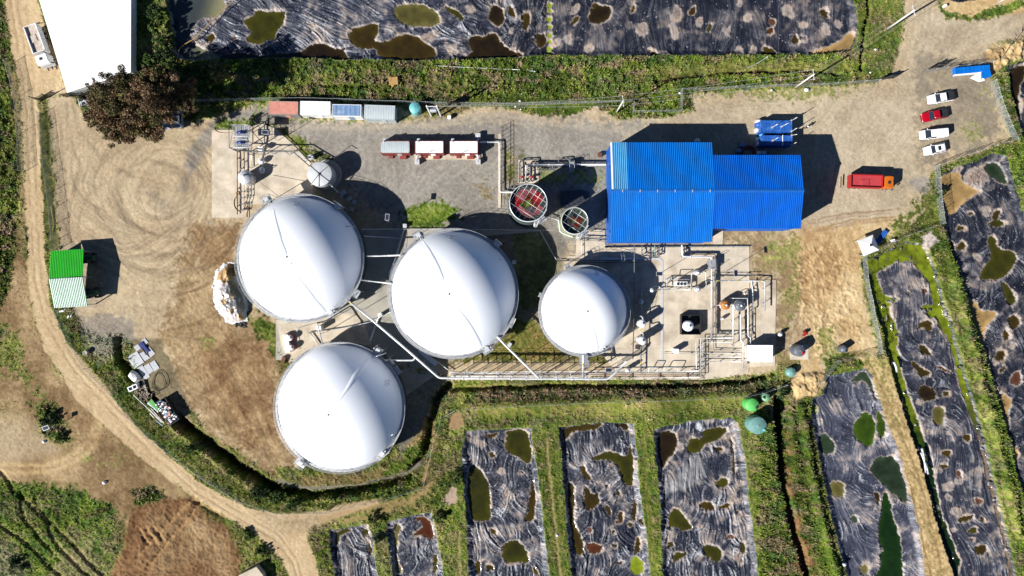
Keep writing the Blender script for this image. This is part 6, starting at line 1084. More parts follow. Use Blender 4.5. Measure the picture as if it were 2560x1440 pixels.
# pipe bridge
T = Thing('pipe_bridge', 'long steel pipe bridge along the south edge with vertical frames', 'pipe rack', W(1300, 940, 0))
mb = MB(); rk = MB(); z1 = 4.6
for k in range(10):
    x = 1130 + k * 37.2; a, b = W(x, 948, z1), W(x, 931, z1)
    for q in (a, b): mb.box((q.x, q.y, z1 / 2), (.12, .12, z1))
    mb.box(((a.x + b.x) / 2, (a.y + b.y) / 2, z1), (.1, (b.y - a.y) + .5, .14)); mb.box(((a.x + b.x) / 2, (a.y + b.y) / 2, z1 - 1.4), (.08, (b.y - a.y), .1)); mb.box((a.x, a.y, z1 + .45), (.1, .1, .9))
    if k in (1, 5, 8): mb.cyl((a.x, a.y, .2), (a.x + 2.6, a.y, z1), .05, 5)
T.wpart('frames', mb, M_white)
for y, z, r in ((934, 4.8, .07), (938, 4.8, .05), (942, 3.3, .06)):
    a, b = W(1128, y, z), W(1471, y, z); mb = MB(); mb.cyl(a, b, r, 8); T.wpart('line', mb, M_pipew)
for y in (933, 946):
    for z in (5.2, 5.7): mb = MB(); mb.cyl(W(1128, y, z), W(1471, y, z), .03, 5); T.wpart('handrail', mb, M_galv)
mb = MB(); a, b = W(1448, 884, 4.0), W(1472, 918, 4.0); mb.box(((a.x + b.x) / 2, (a.y + b.y) / 2, 4.0), (b.x - a.x, a.y - b.y, .06))
for i in range(9): mb.box((a.x + (b.x - a.x) * i / 8, (a.y + b.y) / 2, 4.06), (.05, a.y - b.y, .06))
T.wpart('landing', mb, M_galv)
for i, (y, m_, r) in enumerate(((937, M_rust, .06), (941, M_rust, .05), (945, M_pipew, .06))): pipe(['upper rusty line lying on the south edge of the apron', 'lower rusty line lying on the south edge of the apron', 'pale line lying on the outermost edge of the apron'][i], [(1475 if i else 1130, y, .5), (1752, y - 1, .5)], r, m_, 6)
pipe('white header along the apron\'s south edge, above the rusty lines', [(1470, 931, 1.2), (1620, 929, 1.2), (1690, 929, 1.2), (1746, 927, 1.2)], .09, M_pipew, 4)
pipe('white gas pipe from the warehouse wall running south across the apron', [E(625, 125, 1.5), E(630, 232, 1.5), E(905, 236, 1.5), E(906, 460, 1.5), E(906, 1010, 1.5)], .17, M_pipew, 4)
pipe('dark pipe beside the white gas pipe from the warehouse', [E(645, 135, 1.0), E(648, 210, 1.0), E(942, 210, 1.0), E(945, 700, 1.0), E(945, 965, 1.0), E(1240, 965, 1.0)], .10, M_pipeg, 4)
pipe('second dark pipe hugging the first beside the warehouse', [E(665, 135, .6), E(668, 200, .6), E(960, 200, .6), E(925, 480, .6), E(925, 1115, .6), E(1180, 1120, .6)], .07, M_pipeg, 4)
pipe('dark overhead line crossing the left of the apron from the warehouse to the rack', [E(175, 125, 3.2), E(172, 700, 3.2), E(160, 1205, 3.2)], .09, M_pipeg, 7)
pipe('white pipe with yellow bands crossing the apron eastwards and turning down', [E(850, 460, 1.6), E(1285, 462, 1.6), E(1410, 468, 1.6), E(1410, 748, 1.6)], .12, M_pipew, 5, bands=(.25, .7, 1.6))
pipe('white pipe dropping beside the banded one at the east end', [E(1285, 470, 1.2), E(1300, 600, 1.2), E(1300, 745, 1.2)], .10, M_pipew, 4)
pipe('dark line running north-east off the edge of the apron', [E(945, 404, .8), E(1340, 404, .8)], .06, M_pipeg, 5)
pipe('westmost of three parallel pipes leading to the utility shed', [E(1250, 560, 1.2), E(1250, 985, 1.2), E(1275, 1000, 1.2), E(1275, 1065, 1.2)], .09, M_pipew, 4)
pipe('middle one of three parallel pipes leading to the utility shed', [E(1266, 480, .8), E(1266, 975, .8)], .07, M_pipeg, 4)
pipe('eastmost of three parallel pipes leading to the utility shed', [E(1284, 740, 1.0), E(1284, 985, 1.0), E(1290, 1060, 1.0)], .06, M_pipeg, 4)
pipe('thick white riser pipe ending near the utility shed\'s west wall', [E(1180, 780, 1.3), E(1182, 1028, 1.3), E(1205, 1040, 1.3), E(1205, 1290, 1.3)], .17, M_pipew, 4)
pipe('white pipe passing between the orange and grey vessels', [E(1110, 640, 1.5), E(1110, 920, 1.5), E(1110, 1080, 1.5)], .13, M_pipew, 4)
pipe('pale link pipe over the grey vessel', [E(1110, 628, 2.6), E(1245, 628, 2.6), E(1248, 720, 2.6)], .07, M_pipew, 0, ends=(.5, .5))
pipe('short pipe into the orange-brown vessel', [E(948, 693, 1.4), E(1045, 695, 2.9)], .07, M_pipew, 0)
pipe('thin pipe under the orange-brown vessel', [E(960, 740, .5), E(960, 955, .5), E(1110, 957, .5)], .06, M_pipeg, 3)
pipe('long thin line across the lower apron', [E(445, 1148, .5), E(800, 1150, .5), E(1190, 1155, .5)], .05, M_pipew, 5)
pipe('upper of three short lines west of the thick white riser', [E(765, 1185, .9), E(1185, 1185, .9)], .06, M_pipew, 4)
pipe('middle one of three short lines west of the thick white riser', [E(800, 1228, .9), E(1185, 1228, .9)], .07, M_pipew, 4)
pipe('line wrapping the upper left corner of the lower manifold', [E(1095, 1003, 1.1), E(800, 1005, 1.1), E(800, 1390, 1.1)], .08, M_pipew, 4)
pipe('line inside the corner of the lower manifold', [E(1090, 1020, .8), E(845, 1022, .8), E(845, 1360, .8), E(700, 1362, .8)], .06, M_pipeg, 4)
pipe('third line following the corner of the lower manifold', [E(1090, 1045, .8), E(822, 1046, .8), E(822, 1300, .8)], .05, M_pipew, 4)
pipe('white upright at the left end of the lower manifold', [E(758, 1045, .8), E(762, 1325, .8), E(725, 1330, .8)], .07, M_pipew, 4)
pipe('looped pipe around the three-fan cooler', [E(480, 545, 1.3), E(480, 450, 1.3), E(700, 450, 1.3), E(712, 545, 1.3)], .08, M_pipew, 3)
pipe('second pipe frame above the three-fan cooler', [E(515, 470, 2.0), E(520, 420, 2.0), E(650, 418, 2.0)], .07, M_pipeg, 0, ends=(.3, .3))
pipe('pipe linking the cooler and the silver vessels', [E(715, 510, 1.2), E(715, 385, 1.2), E(850, 380, 1.2), E(855, 520, 1.2), E(790, 540, 1.2)], .09, M_pipew, 3)
pipe('grey supply header left of the cooler', [E(360, 550, 1.0), E(540, 548, 1.0), E(712, 545, 1.0)], .10, M_steel, 3)
pipe('pipe elbow above the grey half-lit vessel', [E(345, 518, 1.2), E(415, 518, 1.2), E(418, 548, 1.2)], .08, M_pipew, 0)
pipe('thin pipe joining the small grey vessels', [E(320, 552, 1.0), E(245, 555, 1.0), E(240, 700, 1.0), E(243, 800, 1.0)], .06, M_steel, 3)
pipe('white elbow into the upper tall vessel', [E(240, 798, 2.6), E(256, 812, 3.2), E(256, 850, 3.4)], .14, M_pipew, 0, ends=(.4, None))
pipe('white pipe joining the two tall vessels', [E(232, 905, 2.2), E(232, 950, 2.2), E(258, 960, 3.0), E(258, 1005, 3.4)], .11, M_pipew, 0, bands=(.5,))
pipe('dark pipe below the lower tall vessel', [E(240, 1060, 1.2), E(236, 1220, 1.2), E(236, 1330, 1.2)], .11, M_pipeg, 3, bands=(1.2,))
pipe('left inverted-U bend at the south edge of the apron', [E(310, 1330, 1.0), E(312, 1285, 1.8), E(390, 1285, 1.8), E(392, 1330, 1.0)], .08, M_pipew, 0)
pipe('right inverted-U bend at the south edge of the apron', [E(455, 1325, 1.0), E(458, 1285, 1.8), E(585, 1285, 1.8), E(588, 1325, 1.0)], .08, M_pipew, 0)
pipe('U-shaped pipework at the warehouse foot, west loop', [E(245, 130, 1.0), E(245, 222, 1.0), E(315, 222, 1.0), E(315, 255, 1.0)], .10, M_pipeg, 2)
pipe('U-shaped pipework at the warehouse foot, east loop', [E(410, 130, 1.2), E(408, 240, 1.2), E(350, 242, 1.2), E(350, 180, 1.2)], .10, M_pipeg, 2)
pipe('bluish upright pipe at the warehouse foot', [E(368, 128, 1.5), E(372, 235, 1.5)], .08, M_teald, 2)
pipe('dark horizontal line between smallest dome and warehouse', [(1395, 652, .6), (1560, 651, .6), (1625, 649, .6)], .08, M_pipeg, 4)
pipe('second dark line just below it towards the warehouse', [(1440, 657, .5), (1600, 656, .5)], .06, M_pipeg, 4)
pipe('thin drainpipe from the smaller open tank down to the dark line', [(1454, 601, .6), (1455, 652, .6)], .05, M_pipew, 3)
pipe('dark pipe pair from the smaller open tank into the warehouse, upper', [(1448, 580, .9), (1452, 594, .9), (1512, 596, .9)], .11, M_pipeg, 3)
pipe('dark pipe pair from the smaller open tank into the warehouse, lower', [(1449, 588, .6), (1450, 600, .6), (1512, 603, .6)], .07, M_pipeg, 3)
pipe('thin pipe high on the smaller open tank into the warehouse', [(1468, 577, .8), (1512, 580, .8)], .05, M_pipeg, 3)
pipe('black delivery pipe along the warehouse\'s south wall', [(1512, 617, .3), (1700, 616, .3), (1873, 616, .3)], .16, M_pipeg, 6)
mb = MB(); w = [W(*QE(*q), 0) for q in ((-150, 262), (400, 262), (424, 275), (424, 1240), (445, 1240), (445, 268), (412, 244), (-150, 244))]; mb.prism([(p.x, p.y) for p in w], .1, .17); solo('cable_trench', mb, M_steel, 'flat grey covered cable trench turning a corner on the apron', 'cable trench')
# footbridges / stairs
def stair(label, px, py, z, w, l, rz):
    c = W(px, py, z); T = Thing('platform_stair', label, 'platform', (c.x, c.y, .1), rz); mb = MB(); mb.box((0, 0, z), (w, l * .5, .06))
    for i in range(5):
        for s_ in (-1, 1): mb.box((0, s_ * (l * .25 + .12 + i * l * .05), z - .2 - i * z * .17), (w, .2, .05))
    T.part('treads', mb, M_galv); mb = MB()
    for s_ in (-1, 1):
        mb.tube([(s_ * w / 2, -l / 2, .9), (s_ * w / 2, -l * .25, z + .9), (s_ * w / 2, l * .25, z + .9), (s_ * w / 2, l / 2, .9)], .03, 5)
        for y, zz_ in ((-l / 2, 0), (-l * .25, z), (l * .25, z), (l / 2, 0)): mb.cyl((s_ * w / 2, y, 0), (s_ * w / 2, y, zz_ + .9), .03, 5)
    T.part('rails', mb, M_galv); return T
stair('step-over platform above the pipe bridge to the warehouse\'s west wall', *QM(1135, 195), 1.6, .95, 2.3, 0)
stair('step-over platform on the apron\'s white gas pipe', *QE(925, 307), 1.8, 1.8, 1.6, R(90))
stair('step-over platform in the shade north of the smallest dome', *(1556, 648), 1.2, .6, 2.4, 0)
# manifold
pipe('thick pale pipe from the manifold pad to the warehouse', [Mn(450, 188, 1.2), Mn(1100, 188, 1.2), Mn(1650, 188, 1.2)], .17, M_pipew, 5)
pipe('dark companion pipe just below the thick pale one', [Mn(480, 212, .8), Mn(1650, 208, .8)], .16, M_pipeg, 5)
pipe('dark upper line above the thick pale one', [Mn(610, 155, .8), Mn(1650, 152, .8)], .06, M_pipeg, 5)
pipe('black rectangular pipe loop at the manifold\'s top left', [Mn(350, 460, .8), Mn(350, 180, .8), Mn(370, 125, .8), Mn(595, 110, .8), Mn(598, 185, .8)], .10, M_pipeg, 3)
pipe('black pipe with red valve, left of pair', [Mn(370, 185, .9), Mn(372, 300, .9), Mn(372, 440, .9), Mn(410, 445, .9)], .13, M_pipeg, 3)
pipe('black pipe with red valve, right of pair', [Mn(512, 215, .9), Mn(514, 300, .9), Mn(516, 430, .9), Mn(545, 440, .9)], .13, M_pipeg, 3)
pipe('straight pale drop pipe between the red valves', [Mn(450, 195, 1.0), Mn(450, 330, 1.0), Mn(440, 465, 1.0)], .13, M_steel, 3)
pipe('thin upright pipe beside the right red valve', [Mn(480, 215, .6), Mn(482, 460, .6)], .06, M_pipeg, 3)
pipe('black bypass loop below the thick pale pipe, west one', [Mn(620, 195, .9), Mn(620, 268, .9), Mn(710, 275, .9), Mn(850, 262, .9), Mn(850, 195, .9)], .09, M_pipeg, 3)
pipe('black bypass loop below the thick pale pipe, east one', [Mn(1215, 215, .9), Mn(1240, 262, .9), Mn(1350, 240, .9), Mn(1365, 190, .9)], .09, M_pipeg, 3)
pipe('black bypass loop above the thick pale pipe', [Mn(940, 190, .9), Mn(940, 112, .9), Mn(1095, 100, .9), Mn(1110, 185, .9)], .09, M_pipeg, 3)
pipe('black pipes on the left flank of the larger open tank', [Mn(330, 545, .8), Mn(175, 545, .8), Mn(175, 775, .8), Mn(210, 780, .8)], .08, M_pipeg, 3)
pipe('black outer loop left of the larger open tank', [Mn(130, 780, .8), Mn(130, 440, .8), Mn(60, 440, .8)], .05, M_pipeg, 0)
pipe('pale overflow pipe from the larger to the smaller open tank', [Mn(775, 970, .9), Mn(940, 1025, .9), Mn(960, 1190, .9), Mn(1020, 1230, .9), Mn(1150, 1275, .9)], .11, M_steel, 4)
for i, (x, y) in enumerate(((385, 370), (540, 370))):
    c = W(*QM(x, y), 1.3); T = Thing('valve', ['red hand valve on the left black manifold pipe', 'red hand valve on the right black manifold pipe'][i], 'valve', (c.x, c.y, 0)); mb = MB(); mb.cyl((-.45, 0, .9), (.45, 0, .9), .2, 12); mb.cyl((0, 0, .9), (0, 0, 1.3), .12, 8); T.part('body', mb, M_redp)
    mb = MB(); mb.tube([(.32 * math.cos(t), .32 * math.sin(t), 1.35) for t in np.arange(0, 6.2, .5)], .04, 5, True); mb.cyl((-.32, 0, 1.35), (.32, 0, 1.35), .03, 5); T.part('handwheel', mb, M_redp); mb = MB(); mb.box((0, 0, .4), (.2, .2, .8)); T.part('pedestal', mb, M_white)
mb = MB(); p = [W(*QM(*q), .5) for q in ((1000, 840), (960, 770), (980, 590), (1290, 570), (1400, 600), (1390, 700), (1240, 790), (1030, 850))]; mb.prism([(q.x, q.y) for q in p], 0, .5); mb.prism([(q.x * .98 + p[0].x * .02, q.y) for q in p], .5, .62)
solo('tarp_pile', mb, mat('dark_tarp', (.03, .035, .045), .5, var=.5, vscale=2, bump=.6, bscale=3), 'dark tarpaulin heap in the shade between the two open tanks', 'tarpaulin')
mb = MB(); 
for k in range(14): y = 315 + k * 11; a, b = W(1253, y, 1.5), W(1262, y, 1.5); mb.cyl((a.x, a.y, 0), (a.x, a.y, 2.0), .04, 5)
T = Thing('cable_ladder', 'thin black cable ladder frame beside the white pipe turning south', 'cable ladder', W(1255, 420, 0)); T.wpart('posts', mb, M_pipeg)
for x, z in ((1255, 1.9), (1258, 1.2)): mb = MB(); mb.cyl(W(x, 312, z), W(x, 470, z), .04, 6); T.wpart('rail', mb, M_pipeg)
# north-west pad pipework
T = Thing('pump_tower', 'steel scaffold tower with blue pumps and railings on the north-west pad', 'tower', W(*QN(400, 600), 0))
fr_ = MB(); zt = 4.8; cs = [W(*QN(x, y), 0) for x, y in ((350, 455), (455, 455), (455, 650), (350, 650))]
for p in cs: fr_.box((p.x, p.y, zt / 2), (.14, .14, zt))
for z in (2.4, 4.8):
    for i in range(4): a, b = cs[i], cs[(i + 1) % 4]; fr_.cyl((a.x, a.y, z), (b.x, b.y, z), .06, 6)
for i in range(4): a, b = cs[i], cs[(i + 1) % 4]; fr_.cyl((a.x, a.y, .2), (b.x, b.y, 2.3), .04, 5); fr_.cyl((b.x, b.y, 2.5), (a.x, a.y, 4.7), .04, 5)
T.wpart('frame', fr_, M_pipeg)
for (x0_, y0_, x1_, y1_), z in (((315, 412, 445, 515), 4.8), ((320, 545, 440, 615), 4.8), ((340, 500, 440, 560), 2.6)):
    a, b = W(*QN(x0_, y0_), z), W(*QN(x1_, y1_), z); mb = MB(); mb.box(((a.x + b.x) / 2, (a.y + b.y) / 2, z), (b.x - a.x, a.y - b.y, .06))
    for k in range(8): mb.box((a.x + (b.x - a.x) * k / 7, (a.y + b.y) / 2, z + .05), (.04, a.y - b.y, .05))
    T.wpart('grating', mb, M_galv); mb = MB(); q = [(a.x, a.y), (b.x, a.y), (b.x, b.y), (a.x, b.y)]
    for dz in (.5, 1.05): mb.tube([(u, v, z + dz) for u, v in q], .03, 5, True)
    for u, v in q: mb.cyl((u, v, z), (u, v, z + 1.05), .035, 5)
    T.wpart('railing', mb, M_white)
for y in (472, 562):
    a = W(*QN(370, y), 5.2); mb = MB(); mb.cyl((a.x - .8, a.y, 5.2), (a.x + .7, a.y, 5.2), .24, 12); mb.cyl((a.x, a.y, 4.9), (a.x, a.y, 5.6), .16, 10); T.wpart('pump', mb, mat('pump_blue', A(40, 60, 140), .4))
pipe('rusty brown pipe running down the north-west pad', [N(335, 640, .5), N(336, 900, .5), N(336, 1210, .5)], .09, M_rust, 4)
pipe('thin brown line beside the rusty pipe', [N(368, 640, .5), N(370, 800, .5)], .05, M_rust, 4)
pipe('second thin brown line towards the small domed tank', [N(400, 650, .5), N(402, 820, .5)], .05, M_rust, 4)
pipe('black standpipe column under the scaffold tower', [N(432, 400, 2.5), N(434, 600, 2.5), N(436, 840, 1.5)], .14, M_pipeg, 3)
pipe('black beam pipe leaving the tower eastwards and bending down to the steel tank', [N(300, 628, 2.6), N(560, 645, 2.6), N(838, 645, 2.6), N(985, 775, 3.2)], .11, M_pipeg, 6)
pipe('thin pale line below the black beam pipe', [N(440, 668, 1.5), N(900, 665, 1.5), N(1000, 752, 2.5)], .05, M_pipew, 6)
pipe('black pipe along the diagonal edge of the north-west pad', [N(700, 450, .4), N(850, 590, .4), N(1000, 750, .4)], .09, M_pipeg, 4)
pipe('thin wire strut from the small domed tank to the upper left dome', [N(520, 905, 2.0), N(725, 1060, 4.8)], .04, M_pipeg, 0)
pipe('pale pipe from the steel tank down towards the shaded crates', [N(1150, 915, 3.8), N(1245, 1015, .5)], .10, M_pipew, 0)
pipe('dark overhead frame on the north side of the steel tank', [N(1070, 730, 3.0), N(1075, 690, 4.2), N(1130, 725, 4.2)], .06, M_pipeg, 0, ends=(.3, None))
for i, x in enumerate((372, 397, 424)): pipe(['left', 'middle', 'right'][i] + ' one of three thin brown pipes south of the small domed tank', [N(x, 945, 1.0), N(x, 1060, 1.0), N(x, 1170, .5)], .05, M_rust, 3)
pipe('white cylinder sleeve lying on the north-west pad', [N(465, 660, .4), N(467, 780, .4)], .10, M_pipew, 0)
def hose(label, pts, r, m, name='hose', loop=False, cat='hose'):
    w = [W(x, y, 0) for x, y in pts]; w = [Vector((p.x, p.y, max(.02, hz(x, y)) + r + .12)) for p, (x, y) in zip(w, pts)]; mb = MB(); mb.path(w, r, 6, bend=2.0); return solo(name, mb, m, label, cat)
hose('ochre hose coiled around the rusty pipe on the north-west pad', [QN(*q) for q in ((335, 1000), (355, 1010), (350, 1040), (325, 1030), (335, 1000), (335, 1050), (305, 1080), (312, 1150), (350, 1185), (400, 1180), (425, 1130), (440, 1160), (420, 1200), (425, 1235))], .06, M_hose)
hose('ochre cable at the top left corner of the north-west pad', [QN(*q) for q in ((115, 430), (150, 465), (200, 480), (270, 478), (320, 455))], .05, M_hose)
hose('long orange hose drooping across the top pond liner to the grass', [(596, -30), (590, 0), (560, 25), (530, 55), (505, 80), (490, 97), (465, 110), (448, 125), (443, 150), (444, 165)], .10, mat('orange_hose', A(206, 164, 100), .6))
hose('yellow hose lying in the green strip beside the road', [(129, 516), (133, 540), (136, 560), (133, 582)], .07, M_yellow)
hose('pale hose on the bank between the right lined ponds', [QE(0, 0) if False else q for q in ((1905, 1226), (1920, 1224), (1936, 1230), (1945, 1238))], .06, M_hose)
hose('thin white pipe lying across the north verge', [(1085, 165), (1120, 168), (1180, 170), (1240, 173), (1300, 175)], .05, M_pipew, 'loose_pipe', cat='pipe')
hose('short white pipe at the end of the thin one on the north verge', [(1322, 177), (1338, 180)], .09, M_pipew, 'loose_pipe', cat='pipe')
hose('thin line from the boarded hole down to the fence', [(972, 213), (940, 228), (905, 243)], .04, M_hose)
hose('thin white line from the long pond to the north verge', [(1918, 143), (1900, 155), (1880, 165), (1855, 176)], .05, M_pipew, 'loose_pipe', cat='pipe')
# ================================================================ VEHICLES
def loft(mb, st_, n=14):
    """st_: (x, halfwidth, z_low, z_high, roundness) stations along the length"""
    vs = []; ring = []
    for x, hw, z0, z1, rd in st_:
        pts = [(-hw * .94, z0), (-hw, z0 + .18), (-hw, z1 - rd), (-hw + rd * .5, z1 - rd * .3), (-hw + rd * 1.3, z1), (hw - rd * 1.3, z1), (hw - rd * .5, z1 - rd * .3), (hw, z1 - rd), (hw, z0 + .18), (hw * .94, z0)]
        vs += [(x, y, z) for y, z in pts]
    m = 10; fs = [(i * m + k, i * m + (k + 1) % m, (i + 1) * m + (k + 1) % m, (i + 1) * m + k) for i in range(len(st_) - 1) for k in range(m)]
    fs += [tuple(range(m)), tuple(range(len(st_) * m - 1, (len(st_) - 1) * m - 1, -1))]; mb.add(vs, fs, False); return mb
def wheels(T, xs, y, r=.36, w=.24):
    for x in xs:
        for s_ in (-1, 1):
            mb = MB(); mb.cyl((x, s_ * y - w / 2, r), (x, s_ * y + w / 2, r), r, 18); wh = T.part('wheel', mb, M_black)
            mb = MB(); mb.cyl((x, s_ * (y + w / 2 - .01), r), (x, s_ * (y + w / 2 + .015), r), r * .58, 12); mb.build('rim', M_steel2, wh)
def paint(nm, c): return mat(nm, c, .25, .0, var=.03, spec=.6)
PW, PR, PS = paint('car_white', (.80, .80, .80)), paint('car_red', A(190, 10, 36)), paint('car_silver', (.32, .36, .42))
def car(label, px, py, rz, L, Wd, kind, m, group='cars parked in the yard', z=1.5):
    c = W(px, py, z * .8); T = Thing({'pickup': 'pickup_truck', 'van': 'van', 'suv': 'parked_car'}[kind], label, {'pickup': 'pickup', 'van': 'van', 'suv': 'car'}[kind], (c.x, c.y, 0), rz, group); h, w = L / 2, Wd / 2
    hood = 1.0 if kind != 'suv' else .98; deck = {'pickup': 1.02, 'van': 1.05, 'suv': 1.0}[kind]
    mb = MB(); loft(mb, [(h, w * .60, .35, .70, .06), (h - .10, w * .80, .28, .80, .08), (h - .35, w * .93, .26, hood - .10, .10), (h - .9, w, .25, hood, .10), (h - 1.35, w, .25, hood + .05, .08), (0, w, .25, deck, .08), (-h + .5, w, .25, deck, .08), (-h + .12, w * .94, .28, deck - .05, .08), (-h, w * .86, .35, deck - .25, .06)]); T.part('body', mb, m)
    if kind == 'pickup': g = [(h - 1.35, -h + 2.05)]; xr0, xr1 = h - 2.05, -h + 2.15; zr_ = 1.70
    elif kind == 'van': xr0, xr1 = h - 1.75, -h + .10; zr_ = 1.85; g = [(h - 1.0, -h + .05)]
    else: xr0, xr1 = h - 1.95, -h + .75; zr_ = 1.55; g = [(h - 1.30, -h + .18)]
    x0_, x1_ = g[0]; wb, wt = w * .93, w * .76
    mb = MB(); mb.add([(x0_, -wb, deck - .02), (x0_, wb, deck - .02), (x1_, wb, deck - .02), (x1_, -wb, deck - .02), (xr0, -wt, zr_ - .05), (xr0, wt, zr_ - .05), (xr1, wt, zr_ - .05), (xr1, -wt, zr_ - .05)], [(0, 1, 5, 4), (1, 2, 6, 5), (2, 3, 7, 6), (3, 0, 4, 7), (4, 5, 6, 7)]); T.part('windows', mb, M_glass)
    mb = MB(); mb.rbox(((xr0 + xr1) / 2, 0, zr_ - .03), (xr0 - xr1 + .06, 2 * wt + .04, .10), .18)
    for s_ in (-1, 1):
        for u in (.0, .55, 1.0): mb.cyl((x0_ * (1 - u) + x1_ * u - (.1 if u == 0 else -.05), s_ * (wb + .005), deck), (xr0 * (1 - u) + xr1 * u, s_ * (wt + .01), zr_ - .03), .035, 5)
    if kind == 'van': mb.rbox(((xr0 + xr1) / 2 - .6, 0, 1.35), (L - 3.0, 2 * w * .90, .85), .1)
    T.part('roof', mb, m)
    if kind == 'suv':
        mb = MB(); mb.rbox((xr0 - .75, 0, zr_ + .03), (.60, .85, .03), .1); T.part('sunroof', mb, M_glass)
        mb = MB(); mb.cyl((xr0 - .1, wt * .92, zr_ + .06), (xr1 + .1, wt * .92, zr_ + .06), .03, 5); mb.cyl((xr0 - .1, -wt * .92, zr_ + .06), (xr1 + .1, -wt * .92, zr_ + .06), .03, 5); T.part('roof_rails', mb, M_steel2)
    if kind == 'pickup':
        mb = MB(); xb0, xb1 = -h + 2.0, -h + .12; mb.box(((xb0 + xb1) / 2, 0, deck + .03), (xb0 - xb1, 2 * w * .86, .06)); 
        for s_ in (-1, 1): mb.cyl((xb0, s_ * w * .86, deck + .08), (xb1, s_ * w * .86, deck + .08), .05, 6)
        T.part('bed_cover', mb, M_dark)
    for s_ in (-1, 1):
        mb = MB(); mb.sphere((h - 1.45, s_ * (w + .12), deck + .08), .13, 8, (.7, 1, .7)); T.part('mirror', mb, m)
        mb = MB(); mb.rbox((h - .16, s_ * w * .66, .72), (.22, .38, .14), .05); T.part('headlight', mb, mat('lamp_glass', (.5, .52, .55), .1))
        mb = MB(); mb.box((-h + .04, s_ * w * .8, .85), (.08, .2, .3)); T.part('tail_light', mb, M_redp)
    mb = MB(); mb.box((h - .02, 0, .48), (.10, w * 1.2, .14)); T.part('bumper', mb, M_dark)
    wheels(T, (h - .85, -h + .95), w - .10); return T
car('white pickup with black bed, topmost of the parked vehicles', 2356, 243, R(190), 5.3, 1.85, 'pickup', PW)
car('dark red pickup with a black bed cover', 2340, 287, R(192), 5.3, 1.85, 'pickup', PR)
car('long white van between the red pickup and the white car', 2335, 334, R(185), 5.2, 1.85, 'van', PW)
car('white car with a sunroof, lowest of the parked vehicles', 2341, 372, R(192), 4.5, 1.80, 'suv', PW)
car('silver-blue car half under the brown tree, nearer the containers', 442, 292, R(92), 4.2, 1.75, 'suv', PS, 'cars parked under the tree')
car('silver car mostly hidden beneath the brown tree crown', 416, 294, R(92), 4.2, 1.75, 'suv', PS, 'cars parked under the tree')
def tipper(label, px, py, rz, mc, mbx, Lb, mi):
    c = W(px, py, 2.0); T = Thing('tipper_truck', label, 'truck', (c.x, c.y, 0), rz, 'tipper trucks'); xb = .9 - Lb / 2
    mb = MB(); mb.box((-.2, .42, .85), (Lb + 3.0, .12, .22)); mb.box((-.2, -.42, .85), (Lb + 3.0, .12, .22)); mb.box((-Lb - .1, 0, .7), (.12, 2.2, .15)); mb.box((1.5, 0, .9), (.2, 2.1, .25)); T.part('chassis', mb, M_dark)
    x0_, x1_ = .95, .95 - Lb; mb = MB(); t = .09; zb, zt = 1.1, 2.75
    mb.box(((x0_ + x1_) / 2, 0, zb), (Lb, 2.4, .1)); mb.box(((x0_ + x1_) / 2, 1.2, (zb + zt) / 2), (Lb, t, zt - zb)); mb.box(((x0_ + x1_) / 2, -1.2, (zb + zt) / 2), (Lb, t, zt - zb)); mb.box((x0_, 0, (zb + zt) / 2 + .1), (t, 2.4 - t, zt - zb + .2)); mb.box((x1_, 0, (zb + zt) / 2), (t, 2.4 - t, zt - zb))
    for k in range(7):
        for s_ in (-1, 1): mb.box((x1_ + .3 + k * (Lb - .6) / 6, s_ * 1.27, (zb + zt) / 2), (.10, .08, zt - zb))
    for s_ in (-1, 1): mb.box(((x0_ + x1_) / 2, s_ * 1.2, zt + .02), (Lb + .1, .16, .08))
    T.part('dump_box', mb, mbx)
    mb = MB(); mb.box(((x0_ + x1_) / 2, 0, zb + .75), (Lb - .12, 2.3, 1.1)); mb.box(((x0_ + x1_) / 2 - .2, -.2, zb + 1.36), (1.5, 1.1, .12), .1); T.part('box_floor', mb, mi)
    mb = MB(); loft(mb, [(3.45, 1.02, .5, 1.75, .10), (3.36, 1.14, .45, 2.35, .12), (3.1, 1.18, .45, 2.72, .14), (2.2, 1.18, .5, 2.78, .12), (1.50, 1.14, .6, 2.74, .12), (1.42, 1.05, .7, 2.6, .10)]); T.part('cab', mb, mc)
    mb = MB(); mb.add([(3.47, -.98, 1.65), (3.47, .98, 1.65), (3.22, .90, 2.55), (3.22, -.90, 2.55)], [(0, 1, 2, 3)]); T.part('windscreen', mb, M_glass)
    mb = MB(); mb.rbox((2.3, -.1, 2.80), (.55, .6, .05), .08); T.part('roof_hatch', mb, M_dark)
    for s_ in (-1, 1):
        mb = MB(); mb.box((3.35, s_ * 1.38, 1.9), (.12, .25, .45)); mb.cyl((3.3, s_ * 1.12, 2.1), (3.35, s_ * 1.38, 2.1), .03, 5); T.part('mirror', mb, M_dark)
        mb = MB(); mb.box((3.47, s_ * .8, .75), (.08, .3, .2)); T.part('headlight', mb, mat('lamp_glass', (.5, .52, .55), .1))
    mb = MB(); mb.cyl((1.22, .9, .9), (1.22, .9, 2.9), .09, 8); mb.box((1.2, -.6, 1.4), (.3, .7, 1.0)); T.part('exhaust_stack', mb, M_dark)
    wheels(T, (2.6, -Lb * .45 - .2, -Lb * .45 - 1.35), 1.05, .50, .35); return T
tipper('red tipper truck with an orange cab, alone on the open dirt', 2189, 455, R(-2), M_orange, M_redp, 6.1, mat('pink_red_box', A(206, 70, 76), .6, var=.15, dirt=A(170, 60, 50), dirt_amt=.5))
tipper('white tipper truck beside the long white hall', 100, 122, R(-70), M_white, M_white, 5.6, mat('dirty_white_floor', A(226, 214, 200), .7, dirt=A(150, 90, 50), dirt_amt=.7, dscale=1.5))
